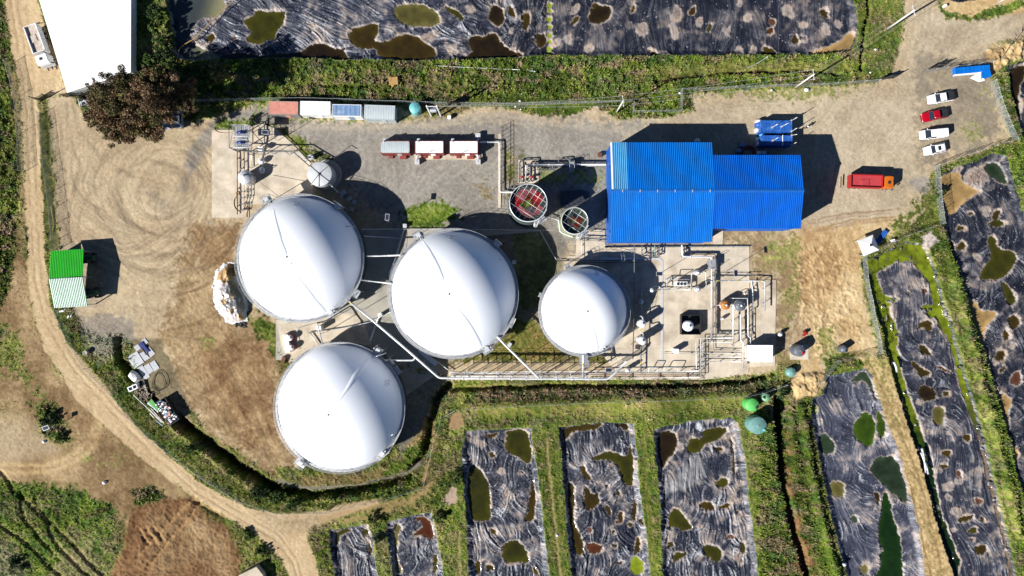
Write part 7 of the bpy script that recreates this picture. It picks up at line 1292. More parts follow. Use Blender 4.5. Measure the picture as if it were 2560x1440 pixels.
# tractors under the shed
def tractor(label, px, py, rz):
    c = W(px, py, 1.5); T = Thing('tractor', label, 'tractor', (c.x, c.y, 0), rz, 'green tractors under the shed'); mb = MB(); mb.rbox((.9, 0, 1.15), (1.8, .8, .8), .12); T.part('bonnet', mb, M_greend)
    mb = MB(); mb.rbox((-.6, 0, 1.9), (1.3, 1.3, 1.3), .1); T.part('cab', mb, M_glass); mb = MB(); mb.rbox((-.6, 0, 2.6), (1.5, 1.5, .14), .12); T.part('cab_roof', mb, M_greend)
    for x, r in ((-.9, .8), (1.3, .5)):
        for s_ in (-1, 1): mb = MB(); mb.cyl((x, s_ * .85 - .2, r), (x, s_ * .85 + .2, r), r, 18); T.part('wheel', mb, M_black)
    return T
tractor('green tractor poking out of the upper half of the open shed', 211, 645, R(0)); tractor('green tractor under the lower pale half of the open shed', 219, 733, R(5))
# flatbed blue objects, top right
T = Thing('blue_container_frame', 'long narrow blue steel module in the grass by the car park', 'steel module', W(2424, 177, .8), R(5)); mb = MB(); mb.rbox((0, 0, .45), (6.9, 1.25, .9), .03)
for k in range(9): mb.box((-3 + k * .75, 0, .93), (.05, 1.2, .05))
T.part('casing', mb, M_blue); mb = MB(); mb.box((0, -.75, .4), (6.9, .2, .7)); T.part('side_skirt', mb, M_white)
T = Thing('broken_tank_cradle', 'short blue block with a torn white shell beside the long blue module', 'steel module', W(2456, 190, .6), R(14)); mb = MB(); mb.rbox((.1, 0, .5), (1.9, 1.3, 1.0), .04); T.part('block', mb, M_blue)
mb = MB(); mb.add([(-1.2, -.9, .1), (-.5, -1.1, .9), (-.6, .6, 1.0), (-1.6, .5, .2), (-2.6, .2, .1)], [(0, 1, 2, 3), (0, 3, 4)]); mb.rbox((-.9, .6, .6), (.7, .4, .8), .1); T.part('torn_shell', mb, M_white)
p = W(2202, 592, .1); T = Thing('blue_sheet', 'loose blue ribbed sheet leaning next to the canopy tent', 'metal sheet', (p.x, p.y, .1), R(55)); mb = MB(); corr(mb, (-1.4, -.5, .15), (-1.4, .5, .15), (1.4, .5, .5), (1.4, -.5, .5), 6, .05); T.part('sheet', mb, M_blueb)
# ================================================================ POLES, WIRES, FENCES
M_polew = mat('pole_concrete', (.62, .60, .56), .8, var=.1)
TOPS = {}
def upole(key, label, bx, by, h, arms=1, r=.17, rz=0.0):
    b = W(bx, by, 0); T = Thing('utility_pole', label, 'utility pole', b, rz, 'power line poles'); mb = MB(); mb.cyl((0, 0, 0), (0, 0, h), r, 10, r1=r * .7); T.part('shaft', mb, M_polew)
    mb = MB(); mb.box((0, 0, h - .3), (.10, 2.0, .12)); T.part('crossarm', mb, M_steel)
    for y in (-.9, 0, .9): mb = MB(); mb.lathe((0, y, h - .22), [(.05, 0), (.09, .1), (.05, .2), (.02, .25)], 8); T.part('insulator', mb, M_white)
    TOPS[key] = [Matrix.Rotation(rz, 3, 'Z') @ Vector((0, y, h)) + b for y in (-.9, 0, .9)]
upole('a', 'tall pale concrete pole at the mouth of the dirt road, top right', 2219, 72, 9.2, r=.22, rz=R(15)); upole('b', 'pale concrete pole on the north verge near the warehouse corner', 1988, 219, 8.6, r=.18, rz=R(5)); upole('c', 'pale concrete pole at the bulge of grass north-west of the warehouse', 1541, 281, 8.6, r=.16, rz=R(5))
upole('d', 'low pale pole stub cut by the frame in the sand, top right', 2490, 10, 6.0, r=.2)
b = W(1090, 290, 0); T = Thing('transformer_frame', 'white H-shaped steel transformer frame beside the turquoise tank', 'transformer', b); hh = 7.5
mb = MB()
for x in (-.95, .95): mb.box((x, 0, hh / 2), (.22, .3, hh))
for z in (4.0, 7.3): mb.box((0, 0, z), (2.2, .16, .16)); 
T.part('frame', mb, M_white); mb = MB(); mb.rbox((0, 0, 4.6), (1.2, .7, .9), .1); T.part('transformer', mb, M_steel)
for x in (-.35, 0, .35): mb = MB(); mb.lathe((x, 0, 5.05), [(.07, 0), (.12, .15), (.05, .3), (.02, .35)], 8); T.part('bushing', mb, M_bluegr)
TOPS['e'] = [b + Vector((x, 0, hh)) for x in (-.95, 0, .95)]
for k0, k1, lab in (('a', 'b', 'road mouth pole to the verge pole'), ('b', 'c', 'verge pole to the pole at the grass bulge'), ('c', 'e', 'grass-bulge pole to the transformer frame')):
    for i in range(3):
        a, b = TOPS[k0][i], TOPS[k1][i]; pts = [a.lerp(b, t) - Vector((0, 0, 1.0 * 4 * t * (1 - t))) for t in np.linspace(0, 1, 14)]; mb = MB(); mb.tube(pts, .022, 4); solo('power_line', mb, mat('cable', (.35, .36, .37), .5), ['southern', 'middle', 'northern'][i] + ' cable of the span from the ' + lab, 'cable')
for i in range(3):
    a = TOPS['a'][i]; b = a + Vector((12, 22, 2)); mb = MB(); mb.tube([a.lerp(b, t) - Vector((0, 0, 2 * t * (1 - t))) for t in np.linspace(0, 1, 8)], .022, 4); solo('power_line', mb, mat('cable', (.35, .36, .37), .5), ['southern', 'middle', 'northern'][i] + ' cable running from the road mouth pole out of the top of the picture', 'cable')
def lamp(label, px, py, h, bx=None, by=None, rz=0.3, name='solar_lamp'):
    c = W(px, py, h); T = Thing(name, label, 'solar lamp', (c.x, c.y, 0), rz, 'solar panel posts'); mb = MB(); mb.cyl((.55, -.25, 0), (.55, -.25, h - .1), .06, 8, r1=.045); mb.cyl((.55, -.25, h - .5), (0, 0, h - .05), .03, 6); T.part('post', mb, M_steel)
    M3 = Matrix.Rotation(R(12), 3, 'X'); mb = MB(); vs = [M3 @ Vector((x, y, z)) + Vector((0, 0, h)) for z in (-.03, .03) for x, y in ((-.62, -.40), (.62, -.40), (.62, .40), (-.62, .40))]
    mb.add(vs, [(3, 2, 1, 0), (4, 5, 6, 7), (0, 1, 5, 4), (1, 2, 6, 5), (2, 3, 7, 6), (3, 0, 4, 7)]); T.part('panel_frame', mb, M_steel)
    mb = MB(); vs = [M3 @ Vector((x, y, .036)) + Vector((0, 0, h)) for x, y in ((-.57, -.35), (.57, -.35), (.57, .35), (-.57, .35))]; mb.add(vs, [(0, 1, 2, 3)]); T.part('solar_cells', mb, mat('solar_cells', (.02, .025, .045), .2, var=.2, vscale=4)); return T
lamp('solar panel post in the shade between the upper left and middle domes', 968, 543, 6.5, rz=R(-95)); lamp('solar panel post on the apron at the edge of the smallest dome\'s shade', *QE(412, 395), 5.5, rz=R(0)); lamp('solar panel post among the eastern pipes of the apron', *QE(1135, 390), 6.5, rz=R(95))
lamp('solar panel post above the rusty lines near the pipe bridge', 1522, 925, 5.5, rz=R(0)); lamp('solar panel post beside the scaffold tower', *QN(585, 470), 6.0, rz=R(-5)); lamp('solar panel post in the rough land west of the road', 114, 1070, 3.0, rz=R(20))
def fence(label, pts, h=1.9, step=30, name='chain_link_fence'):
    w = []; 
    for i in range(len(pts) - 1):
        n = max(1, int(math.hypot(pts[i + 1][0] - pts[i][0], pts[i + 1][1] - pts[i][1]) / step))
        for k in range(n): t = k / n; w.append((pts[i][0] * (1 - t) + pts[i + 1][0] * t, pts[i][1] * (1 - t) + pts[i + 1][1] * t))
    w.append(pts[-1]); g = []
    for x, y in w: p = W(x, y, 0); g.append(Vector((p.x, p.y, hz(x, y))))
    T = Thing(name, label, 'fence', g[0]); pn = MB(); vs = []
    for p in g: vs += [(p.x, p.y, p.z), (p.x, p.y, p.z + h)]
    pn.add(vs, [(2 * i, 2 * i + 2, 2 * i + 3, 2 * i + 1) for i in range(len(g) - 1)]); T.wpart('mesh', pn, M_link)
    mb = MB(); mb.tube([p + Vector((0, 0, h)) for p in g], .025, 4); T.wpart('top_wire', mb, M_galv)
    for p in g[:95]: mb = MB(); mb.cyl((p.x, p.y, p.z - .2), (p.x, p.y, p.z + h + .25), .045, 5); T.wpart('post', mb, M_galv)
    return T
fence('chain-link fence behind the container row along the north verge', [(470, 256), (640, 252), (760, 250), (1000, 258), (1100, 262), (1300, 264), (1560, 256), (1581, 256), (1581, 283), (1700, 280), (1701, 228), (1900, 220), (2050, 215), (2190, 206)])
fence('chain-link fence between the west road and the tyre-marked yard', [(106, 285), (115, 360), (126, 440), (136, 520), (144, 600), (146, 625)])
fence('long curved chain-link fence along the road and ditch in the south-west', [(150, 775), (180, 850), (222, 920), (290, 985), (330, 1040), (400, 1105), (500, 1180), (600, 1245), (700, 1278), (820, 1275), (950, 1248), (1060, 1215), (1080, 1130), (1105, 1042), (1140, 1022)])
fence('chain-link fence along the grassy terrace above the lower ponds', [(1140, 1022), (1300, 1012), (1500, 1002), (1700, 998), (1860, 988), (1900, 980), (1960, 960)])
fence('chain-link fence east of the car park', [(2475, 205), (2495, 270), (2515, 320), (2530, 352)], step=22); fence('chain-link fence from the car park corner down to the tan pool', [(2530, 352), (2450, 375), (2335, 415), (2338, 480), (2348, 560), (2260, 590), (2155, 640), (2160, 700), (2180, 800), (2196, 880)], step=24)
fence('chain-link fence north of the car park', [(2305, 182), (2380, 172), (2470, 160)], step=24); fence('sagging fence across the sand near the dark grey tank', [(2196, 880), (2140, 890), (2090, 900), (2060, 935), (2040, 960)])
fence('shrub-side fence west of the dirt road', [(28, 160), (50, 240), (58, 330), (62, 430)], step=60)
def gate(label, pts):
    w = [W(x, y, 0) for x, y in pts]; T = Thing('steel_gate', label, 'gate', w[0]); 
    for a, b in zip(w[:-1], w[1:]):
        mb = MB()
        for z in (.2, 1.1, 2.1): mb.cyl((a.x, a.y, z), (b.x, b.y, z), .05, 5)
        for k in range(13): q = a.lerp(b, k / 12); mb.cyl((q.x, q.y, .15), (q.x, q.y, 2.15), .03, 5)
        T.wpart('leaf', mb, M_dark)
    for a in w: mb = MB(); mb.cyl((a.x, a.y, 0), (a.x, a.y, 2.5), .09, 8); T.wpart('gate_post', mb, M_dark)
gate('open black gate leaf where the west road meets the yard', [(92, 249), (106, 252), (124, 243)]); gate('swung-open black gate leaf just below the white hall', [(168, 243), (190, 240), (222, 240)]); gate('black gate leaf at the west side of the top right entrance', [(2190, 204), (2212, 198), (2232, 196)]); gate('black gate leaf at the east side of the top right entrance', [(2308, 180), (2330, 170), (2352, 168)])
# ================================================================ PERSON
c = W(2011, 321, 0); T = Thing('person', 'person in dark clothes and a white helmet beside the blue containers', 'person', (c.x, c.y, 0), R(30))
me = bpy.data.meshes.new('body'); bmv = [(0, 0, .95), (0, 0, 1.2), (0, 0, 1.42), (0, 0, 1.55), (0, 0, 1.70), (0, .11, .90), (.12, .13, .5), (.02, .14, .08), (.16, .15, .04), (0, -.11, .90), (-.05, -.13, .5), (-.16, -.14, .08), (-.02, -.15, .04), (0, .20, 1.40), (.08, .28, 1.12), (.25, .24, .92), (0, -.20, 1.40), (.02, -.29, 1.12), (.2, -.27, .95)]
be = [(0, 1), (1, 2), (2, 3), (3, 4), (0, 5), (5, 6), (6, 7), (7, 8), (0, 9), (9, 10), (10, 11), (11, 12), (2, 13), (13, 14), (14, 15), (2, 16), (16, 17), (17, 18)]
me.from_pydata(bmv, be, []); ob = bpy.data.objects.new('body', me); C.objects.link(ob); ob.parent = T.o; me.materials.append(mat('dark_workwear', (.03, .035, .05), .9))
sk_ = ob.modifiers.new('skin', 'SKIN'); rad = [.15, .15, .16, .065, .09, .10, .075, .05, .045, .10, .075, .05, .045, .07, .05, .035, .07, .05, .035]
for v, r in zip(me.skin_vertices[0].data, rad): v.radius = (r, r)
me.skin_vertices[0].data[0].use_root = True; ob.modifiers.new('sub', 'SUBSURF').levels = 2
mb = MB(); mb.sphere((0, 0, 1.72), .135, 14, (1.1, .95, .85)); mb.lathe((0.03, 0, 1.69), [(.13, 0), (.17, -.01)], 16); T.part('helmet', mb, M_white)
mb = MB(); mb.sphere((.07, 0, 1.62), .075, 10, (.6, .9, 1.1)); T.part('face', mb, mat('skin', (.45, .28, .20), .6))
# ================================================================ HEAP UNDER PLASTIC
n1, n2 = 70, 110; bx0, by0, bx1, by1 = 520, 655, 632, 822; gu, gv = np.meshgrid(np.linspace(bx0, bx1, n1), np.linspace(by0, by1, n2))
hp = Z(500, 640, 7.2, [(430, 170), (540, 130), (640, 160), (670, 420), (720, 560), (800, 700), (860, 880), (840, 1080), (830, 1160), (760, 1200), (600, 1220), (470, 1180), (440, 1060), (340, 1000), (270, 860), (250, 640), (260, 450), (300, 290)])
d = np.full(gu.shape, 1e9); ins = np.zeros(gu.shape, bool)
for i in range(len(hp)):
    ax, ay = hp[i]; bx, by = hp[(i + 1) % len(hp)]; ex, ey = bx - ax, by - ay; t = np.clip(((gu - ax) * ex + (gv - ay) * ey) / (ex * ex + ey * ey), 0, 1); d = np.minimum(d, np.hypot(gu - ax - t * ex, gv - ay - t * ey)); ins ^= ((gv < ay) != (gv < by)) & (gu < ex * (gv - ay) / (ey + 1e-9) + ax)
sd0 = np.where(ins, d, -d); nn = fbm(gu * 1.0, gv * .45, 5, 601, 3); n3 = fbm(gu, gv, 14, 602, 3)
hgt = 2.0 * sm(-2, 22, sd0) * (.75 + .5 * n3) + (nn - .5) * .35
c1 = np.array([.50, .45, .44]); sand_ = np.array(A(206, 168, 116)); dk = np.array([.10, .12, .12])
mixs = sm(.45, .62, fbm(gu, gv, 20, 603, 2) + (gv < 700) * .35 + (gv > 790) * .1); colh = c1 * (1 - mixs[..., None]) + sand_ * mixs[..., None]
mk = sm(.5, .62, nn + .15 * (gu > 572)) * (gu > 562) * (gv > 702) * (gv < 780); colh = colh * (1 - .8 * mk[..., None]) + dk * .8 * mk[..., None]
colh = np.where((sd0 < 3 + nn * 4)[..., None], np.array([.58, .58, .60]), colh); m2 = (gv < 690) & (gu > 568) & (n3 > .5); colh[m2] = A(120, 90, 40)
keep = sd0 > -4 + (fbm(gu, gv, 6, 604, 2) - .5) * 14; ix = np.arange(n1 * n2).reshape(n2, n1); kf = keep[:-1, :-1] & keep[1:, 1:] & keep[:-1, 1:] & keep[1:, :-1]
Fh = np.stack([ix[:-1, :-1], ix[1:, :-1], ix[1:, 1:], ix[:-1, 1:]], -1)[kf]; kz = (H - hgt * .5) / H / S
o = npmesh('feed_heap', np.stack([(gu - 1280) * kz, (720 - gv) * kz, np.maximum(hgt, .08)], -1).reshape(-1, 3), Fh, np.concatenate([np.clip(colh, 0, 1), np.ones((n2, n1, 1))], -1).reshape(-1, 4), attr_mat('plastic_film', .3, .6, 3, .1, .5, .08, 2.5)); tag(o, label='heap of yellowish material wrapped in clear plastic against the upper left dome', cat='heap')
mb = MB()
for k in range(26): p = W(588 + random.uniform(0, 30), 806 + random.uniform(0, 12), .2); mb.rbox((p.x, p.y, .15), (.5, .18, .16), .05, R(-40 + random.uniform(-15, 15)))
solo('tyre_strip', mb, M_dark, 'folded black plastic at the foot of the wrapped heap', 'plastic sheet')
# ================================================================ SCRAP YARD
QS = lambda x, y: (300 + x / 5.76, 830 + y / 5.76)
def panel(label, q, m, z=.12, name='insulation_panel', cat='panel', group='pale panels laid on the ground'):
    w = [W(*QS(*p), 0) for p in q]; c_ = sum(w, Vector()) / len(w); T = Thing(name, label, cat, (c_.x, c_.y, 0), 0, group); mb = MB(); mb.prism([(p.x, p.y) for p in w], .02, z); T.wpart('panel', mb, m)
    rb = MB(); a, b, c2, d2 = [Vector((p.x, p.y, z)) for p in w[:4]]
    for k in range(1, 6): t = k / 6; rb.cyl(a.lerp(b, t), d2.lerp(c2, t), .02, 4)
    T.wpart('ribs', rb, m)
M_panel = mat('panel_white', A(214, 218, 222), .5, var=.06)
for lab, q in (('pale panel at the top right of the laid-out panels', ((310, 130), (360, 85), (412, 150), (365, 190))), ('pale panel at the top left, left of the dark blue bars', ((200, 215), (260, 175), (305, 235), (250, 278))), ('largest pale panel at the left of the laid-out panels', ((105, 360), (245, 275), (350, 435), (210, 530))), ('pale panel right of the dark blue bars', ((395, 240), (425, 210), (510, 310), (440, 370))), ('pale panel under the end of the dark blue bars', ((285, 310), (345, 280), (435, 375), (360, 420))),
               ('lowest pale panel of the lower row', ((250, 520), (325, 478), (435, 640), (370, 692))), ('middle pale panel of the lower row', ((345, 490), (415, 450), (487, 560), (420, 610))), ('right pale panel of the lower row', ((430, 450), (500, 405), (572, 520), (500, 568)))): panel(lab, q, M_panel)
for i, (u, v) in enumerate((((275, 170), (370, 300)), ((290, 155), (395, 290)), ((305, 140), (415, 285)), ((320, 215), (380, 330)))):
    a, b = W(*QS(*u), .3), W(*QS(*v), .3); mb = MB(); mb.box(((a.x + b.x) / 2, (a.y + b.y) / 2, .30), ((b - a).length, .22, .12), math.atan2(b.y - a.y, b.x - a.x)); solo('steel_bar', mb, mat('navy_paint', A(20, 44, 140), .4), ['leftmost', 'second from the left', 'third from the left', 'lowest'][i] + ' of the dark blue bars lying over the pale panels', 'steel bar')
def crumple(name, label, cat, q, m, h, seed):
    w = [W(*QS(*p), 0) for p in q]; c_ = sum(w, Vector()) / len(w); rr_ = random.Random(seed); n = len(w); mb = MB(); vs = [(p.x, p.y, .05) for p in w] + [(c_.x + (p.x - c_.x) * .7, c_.y + (p.y - c_.y) * .7, h * rr_.uniform(.6, 1.1)) for p in w] + [(c_.x, c_.y, h)]
    mb.add(vs, [(i, (i + 1) % n, (i + 1) % n + n, i + n) for i in range(n)] + [(i + n, (i + 1) % n + n, 2 * n) for i in range(n)]); o = solo(name, mb, m, label, cat); return o
crumple('poly_cover', 'bulging white and blue cover at the upper left of the scrap', 'cover', ((120, 620), (175, 545), (250, 580), (310, 650), (300, 690), (240, 740), (190, 710)), M_white, 1.2, 3)
c = W(*QS(180, 805), 1.2); T = Thing('scrap_cabin', 'white frame cabin with two dark window squares in the scrap', 'cabin', (c.x, c.y, 0), R(25)); mb = MB(); mb.rbox((0, 0, .6), (2.0, 1.0, 1.2), .04); T.part('shell', mb, M_white)
for x in (-.45, .45): mb = MB(); mb.box((x, 0, 1.21), (.65, .6, .04)); T.part('window', mb, M_glass)
p = [W(*QS(*q), .5) for q in ((400, 1010), (455, 960), (560, 1100), (550, 1150))]; mb = MB(); corr(mb, (p[0].x, p[0].y, .4), (p[1].x, p[1].y, .5), (p[2].x, p[2].y, .5), (p[3].x, p[3].y, .4), 6, .05); mb.v = [(*v[:2], v[2]) for v in mb.v]; solo('metal_sheet', mb, M_green, 'bright green ribbed sheet on top of the scrap', 'metal sheet')
p = [W(*QS(*q), .4) for q in ((385, 1040), (402, 1012), (552, 1150), (540, 1165))]; mb = MB(); corr(mb, (p[0].x, p[0].y, .25), (p[1].x, p[1].y, .35), (p[2].x, p[2].y, .35), (p[3].x, p[3].y, .25), 3, .05); solo('metal_sheet', mb, M_mint, 'pale mint strip along the lower edge of the bright green sheet', 'metal sheet')
for i, (u, v, m_, wd_) in enumerate((((330, 700), (410, 950), M_conc2, .45), ((345, 880), (400, 1010), M_wood, .12), ((230, 930), (330, 1010), M_wood, .12), ((420, 1110), (610, 1300), M_steel, .12), ((455, 1100), (640, 1310), M_white, .10), ((520, 1270), (625, 1350), M_bluegr, .12), ((200, 900), (420, 1110), M_steel, .08), ((560, 1160), (690, 1360), M_rust, .10), ((440, 1170), (500, 1230), M_steel, .1))):
    a, b = W(*QS(*u), .3), W(*QS(*v), .3); mb = MB(); mb.box(((a.x + b.x) / 2, (a.y + b.y) / 2, .35 + i * .03), ((b - a).length, wd_, .12), math.atan2(b.y - a.y, b.x - a.x))
    solo('scrap_beam', mb, m_, ['broad grey concrete post leaning down the middle of the scrap', 'thin timber beside the grey concrete post', 'short timber at the left fringe of the scrap', 'longest pale steel tube on the dark bank below the scrap', 'white tube parallel to the longest pale one', 'short bluish tube lowest on the dark bank', 'thin rod along the left edge of the scrap', 'rusty bar along the left side of the rubbish container', 'stubby steel piece under the green sheet'][i], 'scrap')
rs = random.Random(11)
mb = MB()
for k in range(130):
    t = rs.random(); x = 230 + 200 * t + rs.uniform(-70, 60); y = 790 + 180 * t + rs.uniform(-60, 60); p = W(*QS(x, y), .2); mb.rbox((p.x, p.y, .2 + rs.random() * .3), (rs.uniform(.1, .5), rs.uniform(.08, .3), rs.uniform(.1, .3)), .03, rs.uniform(0, 3))
tag(solo('scrap_heap', mb, mat('mixed_scrap', A(140, 120, 100), .6, var=.7, vscale=2.5), 'jumble of small scrap metal and timber between cabin and green sheet', 'scrap'), kind='stuff')
c = W(*QS(680, 1140), 1.3); T = Thing('rubbish_container', 'open steel skip heaped with white and blue rubbish', 'skip', (c.x, c.y, 0), R(-57)); L_, W_, h_ = 5.2, 2.2, 1.5
mb = MB(); mb.box((0, 0, .1), (L_, W_, .2))
for s_ in (-1, 1): mb.box((0, s_ * W_ / 2, h_ / 2), (L_, .08, h_)); mb.box((s_ * L_ / 2, 0, h_ / 2), (.08, W_ - .08, h_))
T.part('tub', mb, M_dark)
for mn, m_, cnt in (('white_rubbish', M_white, 60), ('blue_rubbish', M_bluegr, 14), ('dark_rubbish', M_dark, 26), ('red_rubbish', M_redc, 12)):
    mb = MB()
    for k in range(cnt): mb.rbox((rs.uniform(-2.4, 2.4), rs.uniform(-.95, .95), 1.3 + rs.random() * .4), (rs.uniform(.15, .6), rs.uniform(.15, .5), rs.uniform(.2, .45)), .08, rs.uniform(0, 3))
    o = T.part(mn, mb, m_); o['kind'] = 'stuff'
for i, (cx_, cy_, rx_, ry_) in enumerate(((590, 690, 105, 140), (560, 720, 85, 130), (470, 860, 75, 60))):
    hose(['outer loop of black hose right of the pale panels', 'inner loop of black hose right of the pale panels', 'small black hose coil in the middle of the scrap'][i], [QS(cx_ + rx_ * math.cos(t) + 12 * math.sin(2 * t), cy_ + ry_ * math.sin(t)) for t in np.arange(0, 6.6, .35)], .05, M_black)
c = W(216, 882, .4); mb = MB(); mb.cyl((c.x, c.y, 0), (c.x, c.y, .9), .45, 14); mb.cyl((c.x, c.y, .9), (c.x, c.y, .95), .5, 14); solo('timber_spool', mb, M_conc2, 'small pale drum on the verge inside the road bend', 'drum')
# truss lying in the grass, boards, stones and other small things
a, b = W(214, 1291, .3), W(268, 1273, .3); T = Thing('steel_truss', 'rusty lattice truss lying in the bottom left grass', 'truss', (a.x, a.y, .35)); d = (b - a).normalized(); q = Vector((-d.y, d.x, 0)) * .35; mb = MB()
for s_ in (-1, 1): mb.cyl(a + q * s_ + Vector((0, 0, .2)), b + q * s_ + Vector((0, 0, .2)), .05, 5)
T.wpart('chords', mb, M_rust); mb = MB(); L_ = (b - a).length; z_ = Vector((0, 0, .2))
for k in range(9): mb.cyl(a + d * (L_ * k / 9) + q * (-1) ** k + z_, a + d * (L_ * (k + 1) / 9) - q * (-1) ** k + z_, .035, 5)
T.wpart('lacing', mb, M_rust)
p = [W(x, y, 0) for x, y in ((585, 1460), (605, 1430), (648, 1409), (665, 1430), (668, 1460))]; mb = MB(); mb.prism([(v.x, v.y) for v in p], 0, 1.6); solo('earth_platform', mb, M_conc, 'pale concrete block top at the bottom edge beside the road', 'block')
c = W(984, 205, 0); T = Thing('boarded_hole', 'square timber-boarded hole in the middle of the north verge', 'excavation', (c.x, c.y, hz(984, 205)), R(5)); mb = MB(); mb.box((0, 0, .5), (1.7, 1.4, .1)); mb.box((.9, 0, .3), (.1, 1.6, 1.0)); mb.box((0, .75, .3), (1.8, .1, .8)); T.part('boards', mb, M_wood); mb = MB(); mb.box((-.2, -.85, .45), (.5, .35, .2), .3); T.part('yellow_pump', mb, mat('amber', A(240, 180, 60), .5))
for i, (x, y, s_) in enumerate(((2015, 226, .50), (1928, 226, .28), (1699, 233, .3), (1289, 267, .22), (1302, 274, .18), (2175, 182, .22), (2110, 1411, .45), (262, 1206, .45), (111, 1104, .4), (1393, 1338, .3), (2187, 125, .25), (1300, 253, .3))):
    c = W(x, y, 0); mb = MB(); mb.sphere((c.x, c.y, hz(x, y) + s_ * .5), s_, 9, (1, .8, .6)); mb.sphere((c.x + s_ * .5, c.y + s_ * .3, hz(x, y) + s_ * .4), s_ * .6, 8, (1, .9, .7))
    solo('white_sack', mb, M_white, ['biggest white sack by the north fence near the verge pole', 'small white bag on the fence line left of the biggest sack', 'white bag at the corner post of the north fence', 'white scrap beside the fence west of the grass bulge', 'smaller white scrap just below the fence west of the grass bulge', 'small white litter at the foot of the road-side verge', 'white bag at the foot of the grass bank, bottom right', 'pale stone heap above the bottom left weeds', 'white bucket on the slope at the far left', 'small white bottle between two lower ponds', 'pale litter in the grass right of the narrow north ditch', 'grey-white scrap in the weeds above the fence'][i], 'litter')
# heap of bags and parts left of the blue containers
for i, (x, y, sx, sy, m_, lab) in enumerate(((1898, 312, 1.3, 1.0, M_blueb, 'round blue bag left of the upper blue container'), (1904, 321, .9, .6, M_white, 'white bag touching the upper blue container'), (1904, 329, 1.0, .8, M_blueb, 'dull blue bag between the two containers'), (1899, 349, 1.2, .9, M_white, 'upper white bag left of the lower blue container'), (1900, 359, 1.1, .8, M_white, 'lower white bag left of the lower blue container'), (1897, 303, 1.0, .7, M_steel, 'grey crate at the top of the bag pile'), (1893, 325, .7, .9, M_panel, 'pale bits between the blue and white bags'), (1906, 338, 1.1, .5, M_bluel, 'light blue crate between the two containers'))):
    c = W(x, y, .8); mb = MB(); mb.sphere((c.x, c.y, .75), .6, 10, (sx, sy, 1.1)); mb.rbox((c.x, c.y, .3), (sx, sy, .6), .15); solo('bulk_bag', mb, m_, lab, 'bag', group='bags beside the blue containers')
for i, r_ in enumerate((1.35, .95)):
    c = W(1868 + i * 2, 378 + i * 2, .3); mb = MB()
    for k in range(3): mb.tube([(c.x + (r_ + k * .12) * math.cos(t), c.y + (r_ + k * .12) * .7 * math.sin(t), .15 + .1 * k) for t in np.arange(-.4, 3.7, .25)], .09, 6)
    solo('hose_coil', mb, M_redg, ['outer arc of dull red hose in the warehouse shade', 'inner arc of dull red hose in the warehouse shade'][i], 'hose')
# red valves station west
c = W(722, 858, 1.5); T = Thing('pump_skid', 'white skid with two red-ringed round pumps by the upper left dome', 'pump skid', (c.x, c.y, .1), R(8)); mb = MB(); mb.rbox((-.55, 0, .6), (1.0, 3.6, .9), .05)
for k in range(9): mb.box((-.6, -1.6 + k * .4, 1.1), (.9, .08, .08))
T.part('cover', mb, M_white)
for y in (1.0, -.95):
    mb = MB(); mb.lathe((.35, y, 0), [(.62, 0), (.62, 1.1), (.55, 1.2)], 20); pt = T.part('pump_drum', mb, M_redp); mb = MB(); mb.lathe((.35, y, 1.2), [(.56, 0), (.50, .12), (.18, .16), (.18, .3), (.01, .32)], 20); mb.build('lid', M_white, pt)
# crates in the dome shade
for i, (x, y) in enumerate(((857, 482), (873, 497), (884, 505), (879, 522), (852, 491))):
    box_thing('pallet_crate', ['nearest to the steel tank', 'second', 'third', 'lowest', 'smallest'][i] + ' grey crate in the shade north-east of the upper left dome', 'crate', x, y, .7, (1.1 - .12 * i, .9 - .1 * i, .6), M_grey, .5 + i * .2, group='grey crates in the dome shade')
# red wheelbarrow-like sprayer east of apron
c = W(2014, 834, .8); T = Thing('red_pump_cart', 'small red wheeled frame standing in the sand above the grey lidded tank', 'cart', (c.x, c.y, 0), R(60)); mb = MB(); mb.box((0, 0, .5), (1.1, .6, .08)); mb.cyl((-.5, .25, .5), (-.9, .3, .9), .03, 5); mb.cyl((-.5, -.25, .5), (-.9, -.3, .9), .03, 5); mb.rbox((.1, 0, .75), (.5, .4, .4), .05); T.part('frame', mb, M_redp)
for s_ in (-1, 1): mb = MB(); mb.cyl((.3, s_ * .32 - .04, .25), (.3, s_ * .32 + .04, .25), .25, 12); T.part('wheel', mb, M_black)
for i, (x, y) in enumerate(((155, 778), (171, 792))):
    c = W(x, y, .3); mb = MB(); mb.rbox((c.x, c.y, .3), (1.0 - .4 * i, .35, .3), .05, .9 * i + .2); mb.rbox((c.x + .5, c.y + .2, .2), (.5, .3, .3), .05, 1.0); solo('discarded_part', mb, M_white, ['white discarded parts at the bottom corner of the open shed', 'small white angle piece lying below the open shed'][i], 'scrap')
# planks and poles on the grey pond banks
for i, (x, y, x2, y2) in enumerate(((2232, 904, 2240, 930), (2302, 1120, 2312, 1180), (2300, 1130, 2318, 1184))):
    hose(['short grey folded sheet edge in the algae channel', 'left silver folded liner edge beside the dike', 'right silver folded liner edge beside the dike'][i], [(x, y), ((x + x2) / 2 + 2, (y + y2) / 2), (x2, y2)], .22, M_steel, 'folded_sheet', cat='sheet')
